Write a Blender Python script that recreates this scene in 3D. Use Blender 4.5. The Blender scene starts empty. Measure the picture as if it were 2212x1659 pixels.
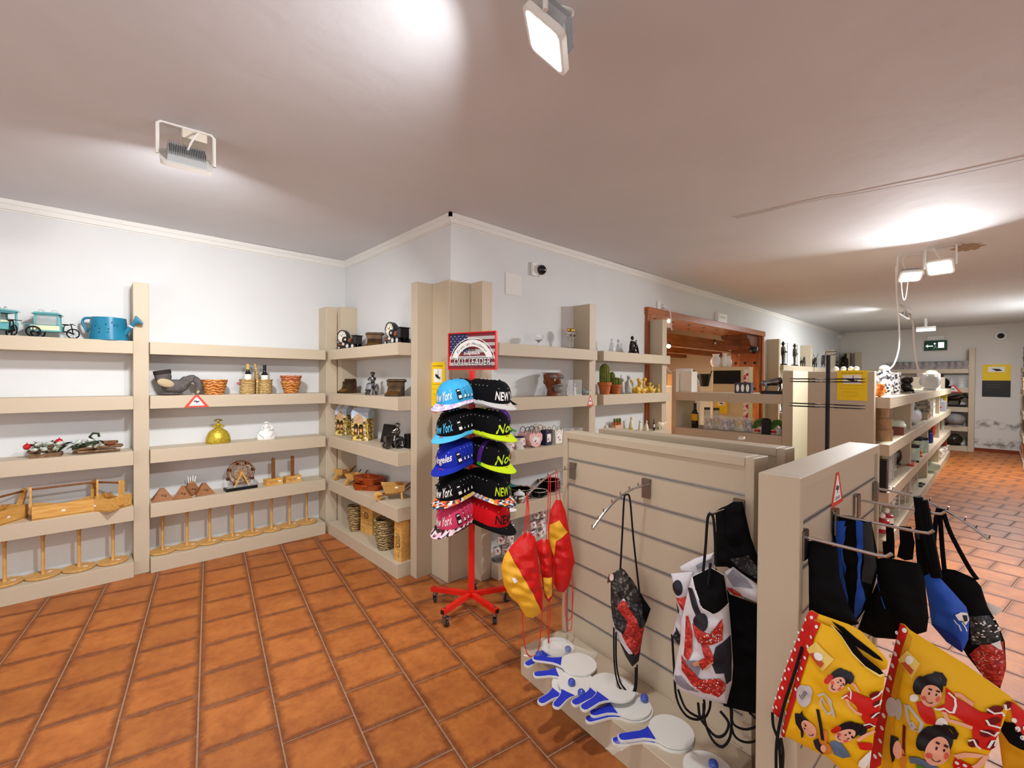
import bpy, bmesh, math, random
from mathutils import Vector as V, Matrix
R = random.Random(7)
sc = bpy.context.scene
COL = sc.collection
PI = math.pi
rad = math.radians

# ---------------------------------------------------------------- camera
FPX, W_, H_ = 974.83, 2212, 1659
EYE = V((0, 0, 1.6))
yaw, pit, rol = rad(47.0928), rad(-0.5978), rad(0.2805)
fw = V((math.cos(yaw)*math.cos(pit), math.sin(yaw)*math.cos(pit), math.sin(pit)))
r0 = V((math.sin(yaw), -math.cos(yaw), 0)); u0 = r0.cross(fw)
rt = math.cos(rol)*r0 + math.sin(rol)*u0
up = -math.sin(rol)*r0 + math.cos(rol)*u0
cd = bpy.data.cameras.new('camera'); cam = bpy.data.objects.new('camera', cd); COL.objects.link(cam)
cd.sensor_fit = 'HORIZONTAL'; cd.sensor_width = 36; cd.lens = FPX/W_*36; cd.clip_start = .02; cd.clip_end = 100
cam.matrix_world = Matrix(((rt.x, up.x, -fw.x, EYE.x), (rt.y, up.y, -fw.y, EYE.y), (rt.z, up.z, -fw.z, EYE.z), (0, 0, 0, 1)))
sc.camera = cam

# ---------------------------------------------------------------- world, exposure, unseen fill lights added to brighten the shop
wd = bpy.data.worlds.new('world'); sc.world = wd; wd.use_nodes = True
wd.node_tree.nodes['Background'].inputs[0].default_value = (1, .97, .93, 1)
wd.node_tree.nodes['Background'].inputs[1].default_value = .3
vs = sc.view_settings
vs.view_transform = 'Standard'; vs.look = 'None'; vs.gamma = 1; vs.use_curve_mapping = False
vs.exposure = 0.0
FLOOD = 36.0          # watts of light per floodlight
def area(name, loc, size, power, rot=(0, 0, 0), col=(1, .96, .91)):
    l = bpy.data.lights.new(name, 'AREA'); l.shape = 'RECTANGLE'; l.size, l.size_y = size; l.energy = power; l.color = col
    o = bpy.data.objects.new(name, l); o.location = loc; o.rotation_euler = rot; COL.objects.link(o); return o
# unseen area lights added as fill: behind and beside the camera, storeroom, far aisle
area('rear_fill_light', (-3.52, .3, 1.5), (6.0, 2.0), 85, rot=(PI/2, 0, -PI/2), col=(.97, .98, 1))
area('side_fill_light', (2.4, -4.12, 1.5), (9.0, 2.0), 85, rot=(PI/2, 0, 0), col=(.97, .98, 1))
area('back_room_fill_light', (7.0, 5.2, 2.15), (2.0, 1.2), 260, col=(1, .92, .8))  # fill added to brighten the back room
area('far_fill_light', (11.4, -.2, 2.86), (1.2, .3), 110, col=(.95, .97, 1))  # fill added to lift the dark far end

# ---------------------------------------------------------------- pixel -> point on a real plane (2212 x 1659 frame)
def ray(x, y): return fw + (x-W_/2)/FPX*rt + (H_/2-y)/FPX*up
def fz(x, y, z): d = ray(x, y); return EYE + d*((z-EYE.z)/d.z)
def fy(x, y, Y): d = ray(x, y); return EYE + d*(Y/d.y)
def fx(x, y, X): d = ray(x, y); return EYE + d*(X/d.x)

# ---------------------------------------------------------------- materials
def C(h):
    h = h.lstrip('#'); o = []
    for i in (0, 2, 4):
        c = int(h[i:i+2], 16)/255
        o.append(c/12.92 if c <= .04045 else ((c+.055)/1.055)**2.4)
    return (*o, 1)
MATS = {}
def mat(name, col, rough=.55, metal=0, var=0., scale=20, bump=0., bscale=60, spec=.4, trans=0, emit=None, emits=0, col2=None, stretch=None, alpha=1, rand=0., ior=1.45, coat=0):
    if name in MATS: return MATS[name]
    m = bpy.data.materials.new(name); m.use_nodes = True; MATS[name] = m
    nt = m.node_tree; N = nt.nodes; L = nt.links; b = N['Principled BSDF']
    c = C(col) if isinstance(col, str) else (*col, 1)
    b.inputs['Base Color'].default_value = c; b.inputs['Roughness'].default_value = rough
    b.inputs['Metallic'].default_value = metal; b.inputs['Specular IOR Level'].default_value = spec
    b.inputs['Transmission Weight'].default_value = trans; b.inputs['Alpha'].default_value = alpha; b.inputs['IOR'].default_value = ior
    b.inputs['Coat Weight'].default_value = coat
    if emit: b.inputs['Emission Color'].default_value = C(emit); b.inputs['Emission Strength'].default_value = emits
    tc = None
    def coords(st=None):
        t = N.new('ShaderNodeTexCoord')
        if st:
            mp = N.new('ShaderNodeMapping'); mp.inputs['Scale'].default_value = st; L.new(t.outputs['Object'], mp.inputs[0]); return mp.outputs[0]
        return t.outputs['Object']
    src = None
    if var or col2:
        n = N.new('ShaderNodeTexNoise'); n.inputs['Scale'].default_value = scale; n.inputs['Detail'].default_value = 5
        L.new(coords(stretch), n.inputs['Vector'])
        rp = N.new('ShaderNodeValToRGB'); rp.color_ramp.elements[0].position = .3; rp.color_ramp.elements[1].position = .7
        if col2: rp.color_ramp.elements[0].color = C(col2); rp.color_ramp.elements[1].color = c
        else:
            rp.color_ramp.elements[0].color = (*[x*(1-var) for x in c[:3]], 1); rp.color_ramp.elements[1].color = (*[min(1, x*(1+var)) for x in c[:3]], 1)
        L.new(n.outputs['Fac'], rp.inputs[0]); src = rp.outputs[0]
    if rand:
        oi = N.new('ShaderNodeObjectInfo'); hs = N.new('ShaderNodeHueSaturation')
        mr = N.new('ShaderNodeMapRange'); mr.inputs[3].default_value = 1-rand; mr.inputs[4].default_value = 1+rand
        L.new(oi.outputs['Random'], mr.inputs[0]); L.new(mr.outputs[0], hs.inputs['Value'])
        if src: L.new(src, hs.inputs['Color'])
        else: hs.inputs['Color'].default_value = c
        src = hs.outputs[0]
    if src: L.new(src, b.inputs['Base Color'])
    if bump:
        n2 = N.new('ShaderNodeTexNoise'); n2.inputs['Scale'].default_value = bscale; n2.inputs['Detail'].default_value = 6
        L.new(coords(stretch), n2.inputs['Vector'])
        bp = N.new('ShaderNodeBump'); bp.inputs['Strength'].default_value = bump; bp.inputs['Distance'].default_value = .01
        L.new(n2.outputs['Fac'], bp.inputs['Height']); L.new(bp.outputs[0], b.inputs['Normal'])
    return m
def glow(name, col, s):
    m = bpy.data.materials.new(name); m.use_nodes = True; nt = m.node_tree; nt.nodes.clear()
    e = nt.nodes.new('ShaderNodeEmission'); e.inputs[0].default_value = C(col); e.inputs[1].default_value = s
    o = nt.nodes.new('ShaderNodeOutputMaterial'); nt.links.new(e.outputs[0], o.inputs[0]); MATS[name] = m; return m
def wavy(name, c1, c2, scale=60, rough=.6, dist=4, axis='Z', detail=3, bump=.6):
    # woven / basket / carved look: distorted bands with relief
    m = bpy.data.materials.new(name); m.use_nodes = True; MATS[name] = m
    N = m.node_tree.nodes; L = m.node_tree.links; b = N['Principled BSDF']; b.inputs['Roughness'].default_value = rough
    t = N.new('ShaderNodeTexCoord'); w = N.new('ShaderNodeTexWave'); w.bands_direction = axis
    w.inputs['Scale'].default_value = scale; w.inputs['Distortion'].default_value = dist; w.inputs['Detail'].default_value = detail; w.inputs['Detail Scale'].default_value = 2
    L.new(t.outputs['Object'], w.inputs[0]); r = N.new('ShaderNodeValToRGB'); r.color_ramp.elements[0].color = C(c1); r.color_ramp.elements[1].color = C(c2)
    L.new(w.outputs['Fac'], r.inputs[0]); L.new(r.outputs[0], b.inputs['Base Color'])
    bp = N.new('ShaderNodeBump'); bp.inputs['Strength'].default_value = bump; bp.inputs['Distance'].default_value = .004
    L.new(w.outputs['Fac'], bp.inputs['Height']); L.new(bp.outputs[0], b.inputs['Normal']); return m
def cells(name, cols, scale=30, rough=.6, stretch=None, spots=None):
    # printed patchwork: voronoi cells through a constant ramp
    m = bpy.data.materials.new(name); m.use_nodes = True; MATS[name] = m
    N = m.node_tree.nodes; L = m.node_tree.links; b = N['Principled BSDF']; b.inputs['Roughness'].default_value = rough
    t = N.new('ShaderNodeTexCoord'); mp = N.new('ShaderNodeMapping'); mp.inputs['Scale'].default_value = stretch or (1, 1, 1)
    L.new(t.outputs['Object'], mp.inputs[0]); v = N.new('ShaderNodeTexVoronoi'); v.inputs['Scale'].default_value = scale; L.new(mp.outputs[0], v.inputs[0])
    sp = N.new('ShaderNodeSeparateColor'); L.new(v.outputs['Color'], sp.inputs[0])
    r = N.new('ShaderNodeValToRGB'); r.color_ramp.interpolation = 'CONSTANT'; e = r.color_ramp.elements
    while len(e) < len(cols): e.new(.5)
    for i, c in enumerate(cols): e[i].position = i/len(cols); e[i].color = C(c)
    L.new(sp.outputs[0], r.inputs[0]); L.new(r.outputs[0], b.inputs['Base Color']); return m

SHELF = mat('beige_laminate', 'c2b39b', .5, var=.045, scale=260, spec=.35)
WHITE = mat('white_plastic', 'e6e4df', .4)
BLACK = mat('black_plastic', '0c0c0d', .45)
CHROME = mat('chrome', 'cfd2d6', .18, metal=1)
STEEL = mat('steel', '9a9c9e', .35, metal=1)
BRONZE = mat('bronze', '3a2d20', .35, metal=.7, col2='15110d', scale=25, bump=.3, bscale=50)
PEWTER = mat('pewter', '8e8e90', .28, metal=.9, col2='2a2a2c', scale=22)
DKMET = mat('dark_metal', '17171a', .35, metal=.4)
PINE = mat('pine', 'dcae62', .55, col2='c48d42', scale=9, stretch=(1, 6, 6))
BEECH = mat('beech', 'd3a45e', .45, col2='bf8c47', scale=12, stretch=(4, 4, 1))
DKWOOD = mat('dark_wood', '8b5a2b', .5, col2='6b411d', scale=14, stretch=(4, 4, 1))
RED = mat('red_paint', 'd81f12', .35)
PAPER = mat('white_paper', 'f2f1ec', .6)
INK = mat('black_ink', '121212', .6)
YELLOW = mat('yellow_print', 'f5cf08', .5)
BLKFAB = mat('black_fabric', '08080a', .85, spec=.15)
GLASS = mat('clear_glass', 'ffffff', .02, trans=1, spec=.5, ior=1.45)
ACRYL = mat('clear_acrylic', 'f4f8f8', .05, spec=.6, alpha=.22)

# ---------------------------------------------------------------- mesh builder
class M:
    def __init__(s): s.v = []; s.f = []; s.m = []
    def add(s, vs, fs, mi=0, T=None):
        o = len(s.v)
        s.v += [tuple(T @ V(p)) for p in vs] if T is not None else [tuple(p) for p in vs]
        s.f += [tuple(i+o for i in f) for f in fs]; s.m += [mi]*len(fs) if isinstance(mi, int) else list(mi); return s
    def box(s, x0, x1, y0, y1, z0, z1, mi=0, T=None):
        vs = [(x, y, z) for z in (z0, z1) for y in (y0, y1) for x in (x0, x1)]
        return s.add(vs, [(0, 2, 3, 1), (4, 5, 7, 6), (0, 1, 5, 4), (2, 6, 7, 3), (0, 4, 6, 2), (1, 3, 7, 5)], mi, T)
    def cbox(s, c, d, mi=0, T=None):
        return s.box(c[0]-d[0]/2, c[0]+d[0]/2, c[1]-d[1]/2, c[1]+d[1]/2, c[2]-d[2]/2, c[2]+d[2]/2, mi, T)
    def chbox(s, x0, x1, y0, y1, z0, z1, b=.003, mi=0, T=None):
        # box with chamfered vertical + top edges
        def ring(i, z): return [(x0+i, y0+b, z), (x0+b, y0+i, z), (x1-b, y0+i, z), (x1-i, y0+b, z), (x1-i, y1-b, z), (x1-b, y1-i, z), (x0+b, y1-i, z), (x0+i, y1-b, z)]
        vs = ring(0, z0)+ring(0, z1-b)+ring(b, z1)
        fs = [tuple(range(7, -1, -1)), tuple(range(16, 24))]
        for k in (0, 8):
            for i in range(8): j = (i+1) % 8; fs.append((k+i, k+j, k+8+j, k+8+i))
        return s.add(vs, fs, mi, T)
    def beam(s, a, b, w, h, mi=0, up=(0, 0, 1)):
        a, b = V(a), V(b); d = (b-a).normalized(); u = V(up)
        if abs(d.dot(u)) > .98: u = V((1, 0, 0))
        r = d.cross(u).normalized(); u = r.cross(d); r = r*w/2; u = u*h/2
        vs = [p+i*r+j*u for p in (a, b) for j in (-1, 1) for i in (-1, 1)]
        return s.add(vs, [(0, 2, 3, 1), (4, 5, 7, 6), (0, 1, 5, 4), (2, 6, 7, 3), (0, 4, 6, 2), (1, 3, 7, 5)], mi)
    def tube(s, pts, r, n=6, closed=False, mi=0, cap=True):
        P = [V(p) for p in pts]; k = len(P); rs = r if isinstance(r, (list, tuple)) else [r]*k
        vs = []; nrm = None
        for i in range(k):
            a = P[(i-1) % k] if (i or closed) else P[0]; b = P[(i+1) % k] if (i < k-1 or closed) else P[-1]
            t = (b-a); t = t.normalized() if t.length > 1e-9 else V((0, 0, 1))
            if nrm is None: nrm = t.orthogonal().normalized()
            nrm = (nrm-t*nrm.dot(t)); nrm = nrm.normalized() if nrm.length > 1e-6 else t.orthogonal().normalized()
            bn = t.cross(nrm)
            vs += [P[i]+rs[i]*(math.cos(q)*nrm+math.sin(q)*bn) for q in [2*PI*j/n for j in range(n)]]
        fs = []
        for i in range(k if closed else k-1):
            i2 = (i+1) % k
            for j in range(n): j2 = (j+1) % n; fs.append((i*n+j, i*n+j2, i2*n+j2, i2*n+j))
        if cap and not closed: fs += [tuple(range(n-1, -1, -1)), tuple(range((k-1)*n, k*n))]
        return s.add(vs, fs, mi)
    def cyl(s, a, b, r, r2=None, n=14, mi=0): return s.tube([a, b], [r, r if r2 is None else r2], n, mi=mi)
    def lathe(s, prof, n=20, c=(0, 0, 0), T=None, mi=0, closed=False, sx=1, sy=1):
        k = len(prof); vs = []; fs = []
        for r, z in prof: vs += [(c[0]+sx*r*math.cos(2*PI*j/n), c[1]+sy*r*math.sin(2*PI*j/n), c[2]+z) for j in range(n)]
        for i in range(k if closed else k-1):
            i2 = (i+1) % k
            for j in range(n): j2 = (j+1) % n; fs.append((i*n+j, i*n+j2, i2*n+j2, i2*n+j))
        if not closed:
            if prof[0][0] > 1e-5: fs.append(tuple(range(n-1, -1, -1)))
            if prof[-1][0] > 1e-5: fs.append(tuple(range((k-1)*n, k*n)))
        return s.add(vs, fs, mi, T)
    def sph(s, c, r, nu=12, nv=8, T=None, mi=0):
        rx, ry, rz = r if isinstance(r, (list, tuple)) else (r, r, r)
        vs = []; fs = []
        for i in range(nv+1):
            t = PI*i/nv
            vs += [(rx*math.sin(t)*math.cos(2*PI*j/nu), ry*math.sin(t)*math.sin(2*PI*j/nu), -rz*math.cos(t)) for j in range(nu)]
        for i in range(nv):
            for j in range(nu): j2 = (j+1) % nu; fs.append((i*nu+j, i*nu+j2, (i+1)*nu+j2, (i+1)*nu+j))
        vs = [V(p) for p in vs]
        if T is not None: vs = [T @ p for p in vs]
        return s.add([p+V(c) for p in vs], fs, mi)
    def prism(s, poly, w0, w1, F=lambda u, v, w: (u, w, v), mi=0):
        # polygon in (u,v) extruded along w;  F maps (u,v,w) to xyz
        n = len(poly); vs = [F(u, v, w0) for u, v in poly]+[F(u, v, w1) for u, v in poly]
        fs = [tuple(range(n)), tuple(range(2*n-1, n-1, -1))]+[(i, i+n, (i+1) % n+n, (i+1) % n) for i in range(n)]
        return s.add(vs, fs, mi)
    def grid(s, fn, nu, nv, th=0, mi=0, mf=None, wrap=False):
        cu = nu if wrap else nu+1
        P = [[V(fn(i/nu, j/nv)) for i in range(cu)] for j in range(nv+1)]
        vs = [p for row in P for p in row]; fs = []; ms = []
        def q(i, j): return j*cu+(i % cu)
        for j in range(nv):
            for i in range(nu):
                fs.append((q(i, j), q(i+1, j), q(i+1, j+1), q(i, j+1))); ms.append(mf((i+.5)/nu, (j+.5)/nv) if mf else mi)
        if th:
            n0 = len(vs); Nn = []
            for j in range(nv+1):
                for i in range(cu):
                    a = P[j][(i+1) % cu] if (wrap or i < nu) else P[j][i]; b = P[j][(i-1) % cu] if (wrap or i) else P[j][i]
                    c = P[min(j+1, nv)][i]; d = P[max(j-1, 0)][i]
                    nn = (a-b).cross(c-d); Nn.append(nn.normalized() if nn.length > 1e-9 else V((0, 0, 1)))
            vs += [vs[k]-Nn[k]*th for k in range(n0)]
            for k in range(len(ms)): f = fs[k]; fs.append(tuple(x+n0 for x in reversed(f))); ms.append(ms[k])
            rim = [(q(i, 0), q(i+1, 0)) for i in range(nu)]+[(q(i+1, nv), q(i, nv)) for i in range(nu)]
            if not wrap: rim += [(q(nu, j), q(nu, j+1)) for j in range(nv)]+[(q(0, j+1), q(0, j)) for j in range(nv)]
            for a, b in rim: fs.append((b, a, a+n0, b+n0)); ms.append(mi if not mf else ms[0])
        return s.add(vs, fs, ms)
    def decal(s, fn, pts, lay=1, mi=0, rings=3, c=None):
        # flat print: star-shaped polygon in (u,v) laid on surface fn, a hair above it
        if c is None: c = (sum(p[0] for p in pts)/len(pts), sum(p[1] for p in pts)/len(pts))
        def put(u, v):
            e = .004; p = V(fn(u, v)); a = V(fn(u+e, v))-V(fn(u-e, v)); b = V(fn(u, v+e))-V(fn(u, v-e)); n = a.cross(b)
            return p+(n.normalized() if n.length > 1e-12 else V((0, 0, 0)))*(.0007*lay+.0006)
        n = len(pts); vs = [put(*c)]
        for k in range(1, rings+1):
            t = k/rings; vs += [put(c[0]+(u-c[0])*t, c[1]+(v-c[1])*t) for u, v in pts]
        fs = [(0, 1+i, 1+(i+1) % n) for i in range(n)]
        for k in range(rings-1):
            for i in range(n): j = (i+1) % n; a = 1+k*n; fs.append((a+i, a+n+i, a+n+j, a+j))
        return s.add(vs, fs, mi)
    def stroke(s, fn, path, w, lay=2, mi=0, closed=False):
        P = [V((*p, 0)) for p in path]; k = len(P); ws = w if isinstance(w, (list, tuple)) else [w]*k
        L_ = []; R_ = []
        for i in range(k):
            a = P[i-1] if (i or closed) else P[0]; b = P[(i+1) % k] if (i < k-1 or closed) else P[-1]
            t = (b-a).normalized(); nn = V((-t.y, t.x, 0))*ws[i]/2; L_.append(P[i]+nn); R_.append(P[i]-nn)
        def put(p):
            u, v = p.x, p.y; e = .004; q = V(fn(u, v)); a = V(fn(u+e, v))-V(fn(u-e, v)); b = V(fn(u, v+e))-V(fn(u, v-e)); n = a.cross(b)
            return q+(n.normalized() if n.length > 1e-12 else V((0, 0, 0)))*(.0007*lay+.0006)
        vs = [put(p) for p in L_]+[put(p) for p in R_]
        fs = [(i, k+i, k+(i+1) % k, (i+1) % k) for i in range(k if closed else k-1)]
        return s.add(vs, fs, mi)
    def xf(s, T, i0=0):
        s.v[i0:] = [tuple(T @ V(p)) for p in s.v[i0:]]; return s
    def build(s, name, mats, parent=None, ang=35, loc=None, rz=0, flat=False, bev=0):
        me = bpy.data.meshes.new(name); me.from_pydata(s.v, [], s.f)
        for m in (mats if isinstance(mats, (list, tuple)) else [mats]): me.materials.append(m)
        if any(s.m): me.polygons.foreach_set('material_index', s.m)
        if not flat:
            me.polygons.foreach_set('use_smooth', [True]*len(me.polygons)); me.set_sharp_from_angle(angle=rad(ang))
        me.validate(); me.update()
        o = bpy.data.objects.new(name, me); COL.objects.link(o)
        if parent: o.parent = parent
        if loc is not None: o.location = loc
        o.rotation_euler.z = rz
        if bev:
            b = o.modifiers.new('bevel', 'BEVEL'); b.width = bev; b.segments = 2; b.limit_method = 'ANGLE'; b.angle_limit = rad(40)
        return o
def ell(cx, cy, rx, ry, n=20, rot=0, a0=0, a1=2*PI):
    o = []
    for i in range(n):
        t = a0+(a1-a0)*i/(n if abs(a1-a0-2*PI) < 1e-6 else n-1); x, y = rx*math.cos(t), ry*math.sin(t)
        o.append((cx+x*math.cos(rot)-y*math.sin(rot), cy+x*math.sin(rot)+y*math.cos(rot)))
    return o
def rrect(w, h, r, n=4):
    o = []
    for cx, cy, a in ((w/2-r, h/2-r, 0), (-w/2+r, h/2-r, 90), (-w/2+r, -h/2+r, 180), (w/2-r, -h/2+r, 270)):
        o += [(cx+r*math.cos(rad(a+90*i/n)), cy+r*math.sin(rad(a+90*i/n))) for i in range(n+1)]
    return o
def Rz(a): return Matrix.Rotation(a, 4, 'Z')
def Ry(a): return Matrix.Rotation(a, 4, 'Y')
def Rx(a): return Matrix.Rotation(a, 4, 'X')
def Tr(x, y, z): return Matrix.Translation((x, y, z))
def bez(p0, p1, p2, p3, n=10):
    p0, p1, p2, p3 = V(p0), V(p1), V(p2), V(p3)
    return [(1-t)**3*p0+3*(1-t)**2*t*p1+3*(1-t)*t*t*p2+t**3*p3 for t in [i/n for i in range(n+1)]]
def spline(pts, n=5):
    P = [V(p) for p in pts]; o = []
    for i in range(len(P)-1):
        a = P[max(i-1, 0)]; b = P[i]; c = P[i+1]; d = P[min(i+2, len(P)-1)]
        for k in range(n):
            t = k/n; o.append(.5*((2*b)+(c-a)*t+(2*a-5*b+4*c-d)*t*t+(3*b-a-3*c+d)*t**3))
    return o+[P[-1]]

# ---------------------------------------------------------------- things
def tag(o, label, cat, group=None, kind=None):
    o['label'] = label; o['category'] = cat
    if group: o['group'] = group
    if kind: o['kind'] = kind
    return o
def thing(name, label, cat, loc, rz=0, group=None):
    o = bpy.data.objects.new(name, None); COL.objects.link(o); o.empty_display_size = .05
    o.location = loc; o.rotation_euler.z = rz; return tag(o, label, cat, group)
def kids(o): return [c for c in bpy.data.objects if c.parent == o]
KID = {}
def copy_tree(o, label=None, loc=None, rz=None, group=None, swap=None, parent=None, scale=None):
    ch = KID.get(o.name)
    if ch is None: ch = KID[o.name] = [c for c in bpy.data.objects if c.parent == o]
    c = o.copy(); COL.objects.link(c)
    if parent: c.parent = parent
    if swap and c.type == 'MESH':
        me = c.data
        if any(m and m.name in swap for m in me.materials):
            key = (me.name, tuple(sorted(swap.items())))
            if key not in SWAP:
                n = me.copy()
                for i, m in enumerate(n.materials):
                    if m and m.name in swap: n.materials[i] = MATS[swap[m.name]]
                SWAP[key] = n
            c.data = SWAP[key]
    if label: c['label'] = label
    if group: c['group'] = group
    if loc is not None: c.location = loc
    if rz is not None: c.rotation_euler.z = rz
    if scale: c.scale = (scale,)*3
    for k in ch: copy_tree(k, parent=c, swap=swap)
    return c
SWAP = {}
def struct(name, m, mats, **k):
    o = m.build(name, mats, **k); o['kind'] = 'structure'; return o

# ---------------------------------------------------------------- lettering (built-in font turned into mesh, in the XZ plane facing -Y)
TXT = {}
def letters(text, h, w=None, bold=0., shear=0., ext=0.0, sp=1.0):
    key = (text, bold, shear, sp)
    if key not in TXT:
        cu = bpy.data.curves.new('t', 'FONT'); cu.body = text; cu.size = 1; cu.offset = bold; cu.shear = shear; cu.resolution_u = 2; cu.space_character = sp; cu.fill_mode = 'FRONT'
        ob = bpy.data.objects.new('t', cu); COL.objects.link(ob)
        me = bpy.data.meshes.new_from_object(ob.evaluated_get(bpy.context.evaluated_depsgraph_get()))
        vs = [(v.co.x, v.co.y) for v in me.vertices]; fs = [tuple(p.vertices) for p in me.polygons]
        bpy.data.objects.remove(ob); bpy.data.curves.remove(cu); bpy.data.meshes.remove(me); TXT[key] = (vs, fs)
    vs, fs = TXT[key]
    if not vs: return [], []
    x0, x1 = min(v[0] for v in vs), max(v[0] for v in vs); y0, y1 = min(v[1] for v in vs), max(v[1] for v in vs)
    k = h/max(y1-y0, 1e-6); kx = k if w is None else w/max(x1-x0, 1e-6)
    return [((x-(x0+x1)/2)*kx, (y-(y0+y1)/2)*k) for x, y in vs], fs
def put_text(m, text, cx, cz, h, w=None, y=0, mi=0, F=None, **k):
    vs, fs = letters(text, h, w, **k)
    m.add([(F(cx+x, cz+z) if F else (cx+x, y, cz+z)) for x, z in vs], fs, mi)
def text_on(m, fn, text, cu, cv, hu, wv=None, rot=0, lay=3, mi=0, asp=1., **k):
    # text laid on a bag surface: cu,cv centre, size in u units; asp = (metres per u)/(metres per v)
    vs, fs = letters(text, hu, wv, **k); out = []
    for x, z in vs:
        u = cu+x*math.cos(rot)-z*math.sin(rot); v = cv+(x*math.sin(rot)+z*math.cos(rot))*asp
        e = .004; p = V(fn(u, v)); a = V(fn(u+e, v))-V(fn(u-e, v)); b = V(fn(u, v+e))-V(fn(u, v-e)); n = a.cross(b).normalized()
        out.append(p+n*(.0007*lay+.0006))
    m.add(out, fs, mi)
# ================================================================ ROOM
YW, XS, YL, XB, ZC = 4.95, 2.06, 2.93, 14.95, 2.9
XR, YR, YR2, X0 = 8.5, -.66, -4.2, -3.6       # unseen outline of the rest of the shop
OX0, OX1, OZ, WT = 5.02, 8.86, 2.40, .5       # timber opening in the long wall, wall thickness
WALLM = mat('white_wall_paint', 'd6d7d6', .7, var=.015, scale=3, bump=.12, bscale=90, spec=.25)
CEILM = mat('ceiling_plaster', 'd6d8db', .8, var=.03, scale=1.6, bump=.25, bscale=7, spec=.2)
struct('wall_left', M().box(X0, XS, YW, YW+.12, 0, ZC), WALLM)
struct('wall_corner', M().box(XS, XS+.12, YL, YW+.12, 0, ZC), WALLM)
lw = M().box(XS+.12, OX0, YL, YL+.12, 0, ZC).box(OX1, XB, YL, YL+.12, 0, ZC).box(OX0, OX1, YL, YL+.12, OZ+.08, ZC)
struct('wall_back', lw, WALLM)
# far wall with rising damp near the floor
fm = mat('damp_white_wall', 'dcd7d0', .75, spec=.2)
def damp(m):
    N = m.node_tree.nodes; L = m.node_tree.links; b = N['Principled BSDF']
    g = N.new('ShaderNodeNewGeometry'); sx = N.new('ShaderNodeSeparateXYZ'); L.new(g.outputs['Position'], sx.inputs[0])
    def math_(op, a, bb):
        n = N.new('ShaderNodeMath'); n.operation = op
        for i, q in enumerate((a, bb)):
            if isinstance(q, (int, float)): n.inputs[i].default_value = q
            elif q is not None: L.new(q, n.inputs[i])
        return n.outputs[0]
    n1 = N.new('ShaderNodeTexNoise'); n1.inputs['Scale'].default_value = 4; n1.inputs['Detail'].default_value = 8; n1.inputs['Roughness'].default_value = .7
    L.new(g.outputs['Position'], n1.inputs['Vector'])
    tot = None
    for z, wd_ in ((.62, .10), (.2, .12)):
        d = math_('ABSOLUTE', math_('SUBTRACT', math_('ADD', sx.outputs['Z'], math_('MULTIPLY', n1.outputs['Fac'], .35)), z+.17), None)
        k = math_('SUBTRACT', 1, math_('DIVIDE', d, wd_)); k = math_('MAXIMUM', k, 0)
        tot = k if tot is None else math_('ADD', tot, k)
    n2 = N.new('ShaderNodeTexNoise'); n2.inputs['Scale'].default_value = 9; n2.inputs['Detail'].default_value = 8; L.new(g.outputs['Position'], n2.inputs['Vector'])
    r = N.new('ShaderNodeMapRange'); r.inputs[1].default_value = .42; r.inputs[2].default_value = .62; L.new(n2.outputs['Fac'], r.inputs[0])
    tot = math_('MINIMUM', math_('MULTIPLY', tot, r.outputs[0]), .8)
    mx = N.new('ShaderNodeMix'); mx.data_type = 'RGBA'; mx.inputs[6].default_value = C('dcd7d0'); mx.inputs[7].default_value = C('6f6a65')
    L.new(tot, mx.inputs[0]); L.new(mx.outputs[2], b.inputs['Base Color'])
damp(fm)
struct('wall_far', M().box(XB, XB+.12, YR-.12, YL+.12, 0, ZC), fm)
struct('wall_right', M().box(XR, XB, YR-.12, YR, 0, ZC).box(XR, XR+.12, YR2, YR-.12, 0, ZC).box(X0, XR+.12, YR2-.12, YR2, 0, ZC), WALLM)
struct('wall_rear', M().box(X0-.12, X0, YR2-.12, YW+.12, 0, ZC), WALLM)
cl = M().grid(lambda u, v: (X0+u*(XB+.12-X0), YR2+v*(YW+.12-YR2), ZC+.006*math.sin(u*40)*math.sin(v*23)), 40, 24)
cl.box(X0, XB, YR2, YW, ZC+.02, ZC+.1)
ce = struct('ceiling', cl, CEILM)
# the hairline crack that runs across the ceiling: a thin recess filled darker
cp = [fz(x, y, ZC) for x, y in [(1590, 470), (1660, 455), (1720, 440), (1790, 426), (1840, 419), (1930, 402), (2020, 385), (2110, 366), (2212, 343)]]
cr = M()
for k in range(len(cp)-1): cr.beam(cp[k]-V((0, 0, .004)), cp[k+1]-V((0, 0, .004)), .003, .003)
cr.build('crack', mat('ceiling_crack', 'b0a7a2', .9), ce)
TRIM = mat('cornice_paint', 'e2e0da', .5)
def cornice(name, a, b, nx, ny):
    # two-step moulding along a wall: a, b on the wall face, (nx,ny) into the room
    m = M(); prof = [(0, 0), (.022, 0), (.022, -.035), (.016, -.04), (.016, -.075), (.006, -.08), (.006, -.088), (0, -.088)]
    vs = [(p[0]+nx*u, p[1]+ny*u, ZC+v) for p in (a, b) for u, v in prof]; n = len(prof)
    fs = [(i, (i+1) % n, n+(i+1) % n, n+i) for i in range(n)]+[tuple(range(n)), tuple(range(2*n-1, n-1, -1))]
    return struct(name, m.add(vs, fs), TRIM, ang=20)
cornice('trim_1', (X0, YW), (XS, YW), 0, -1)
cornice('trim_2', (XS, YW-.02), (XS, YL-.022), -1, 0)
cornice('trim_3', (XS-.022, YL), (XB-.02, YL), 0, -1)
struct('trim_4', M().cbox((XB-.2, YL-.05, ZC-.13), (.4, .1, .09)), TRIM)
struct('baseboard_far', M().box(XB-.015, XB, YR, YL, 0, .075), mat('terracotta_skirting', '7d3317', .4))

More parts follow.
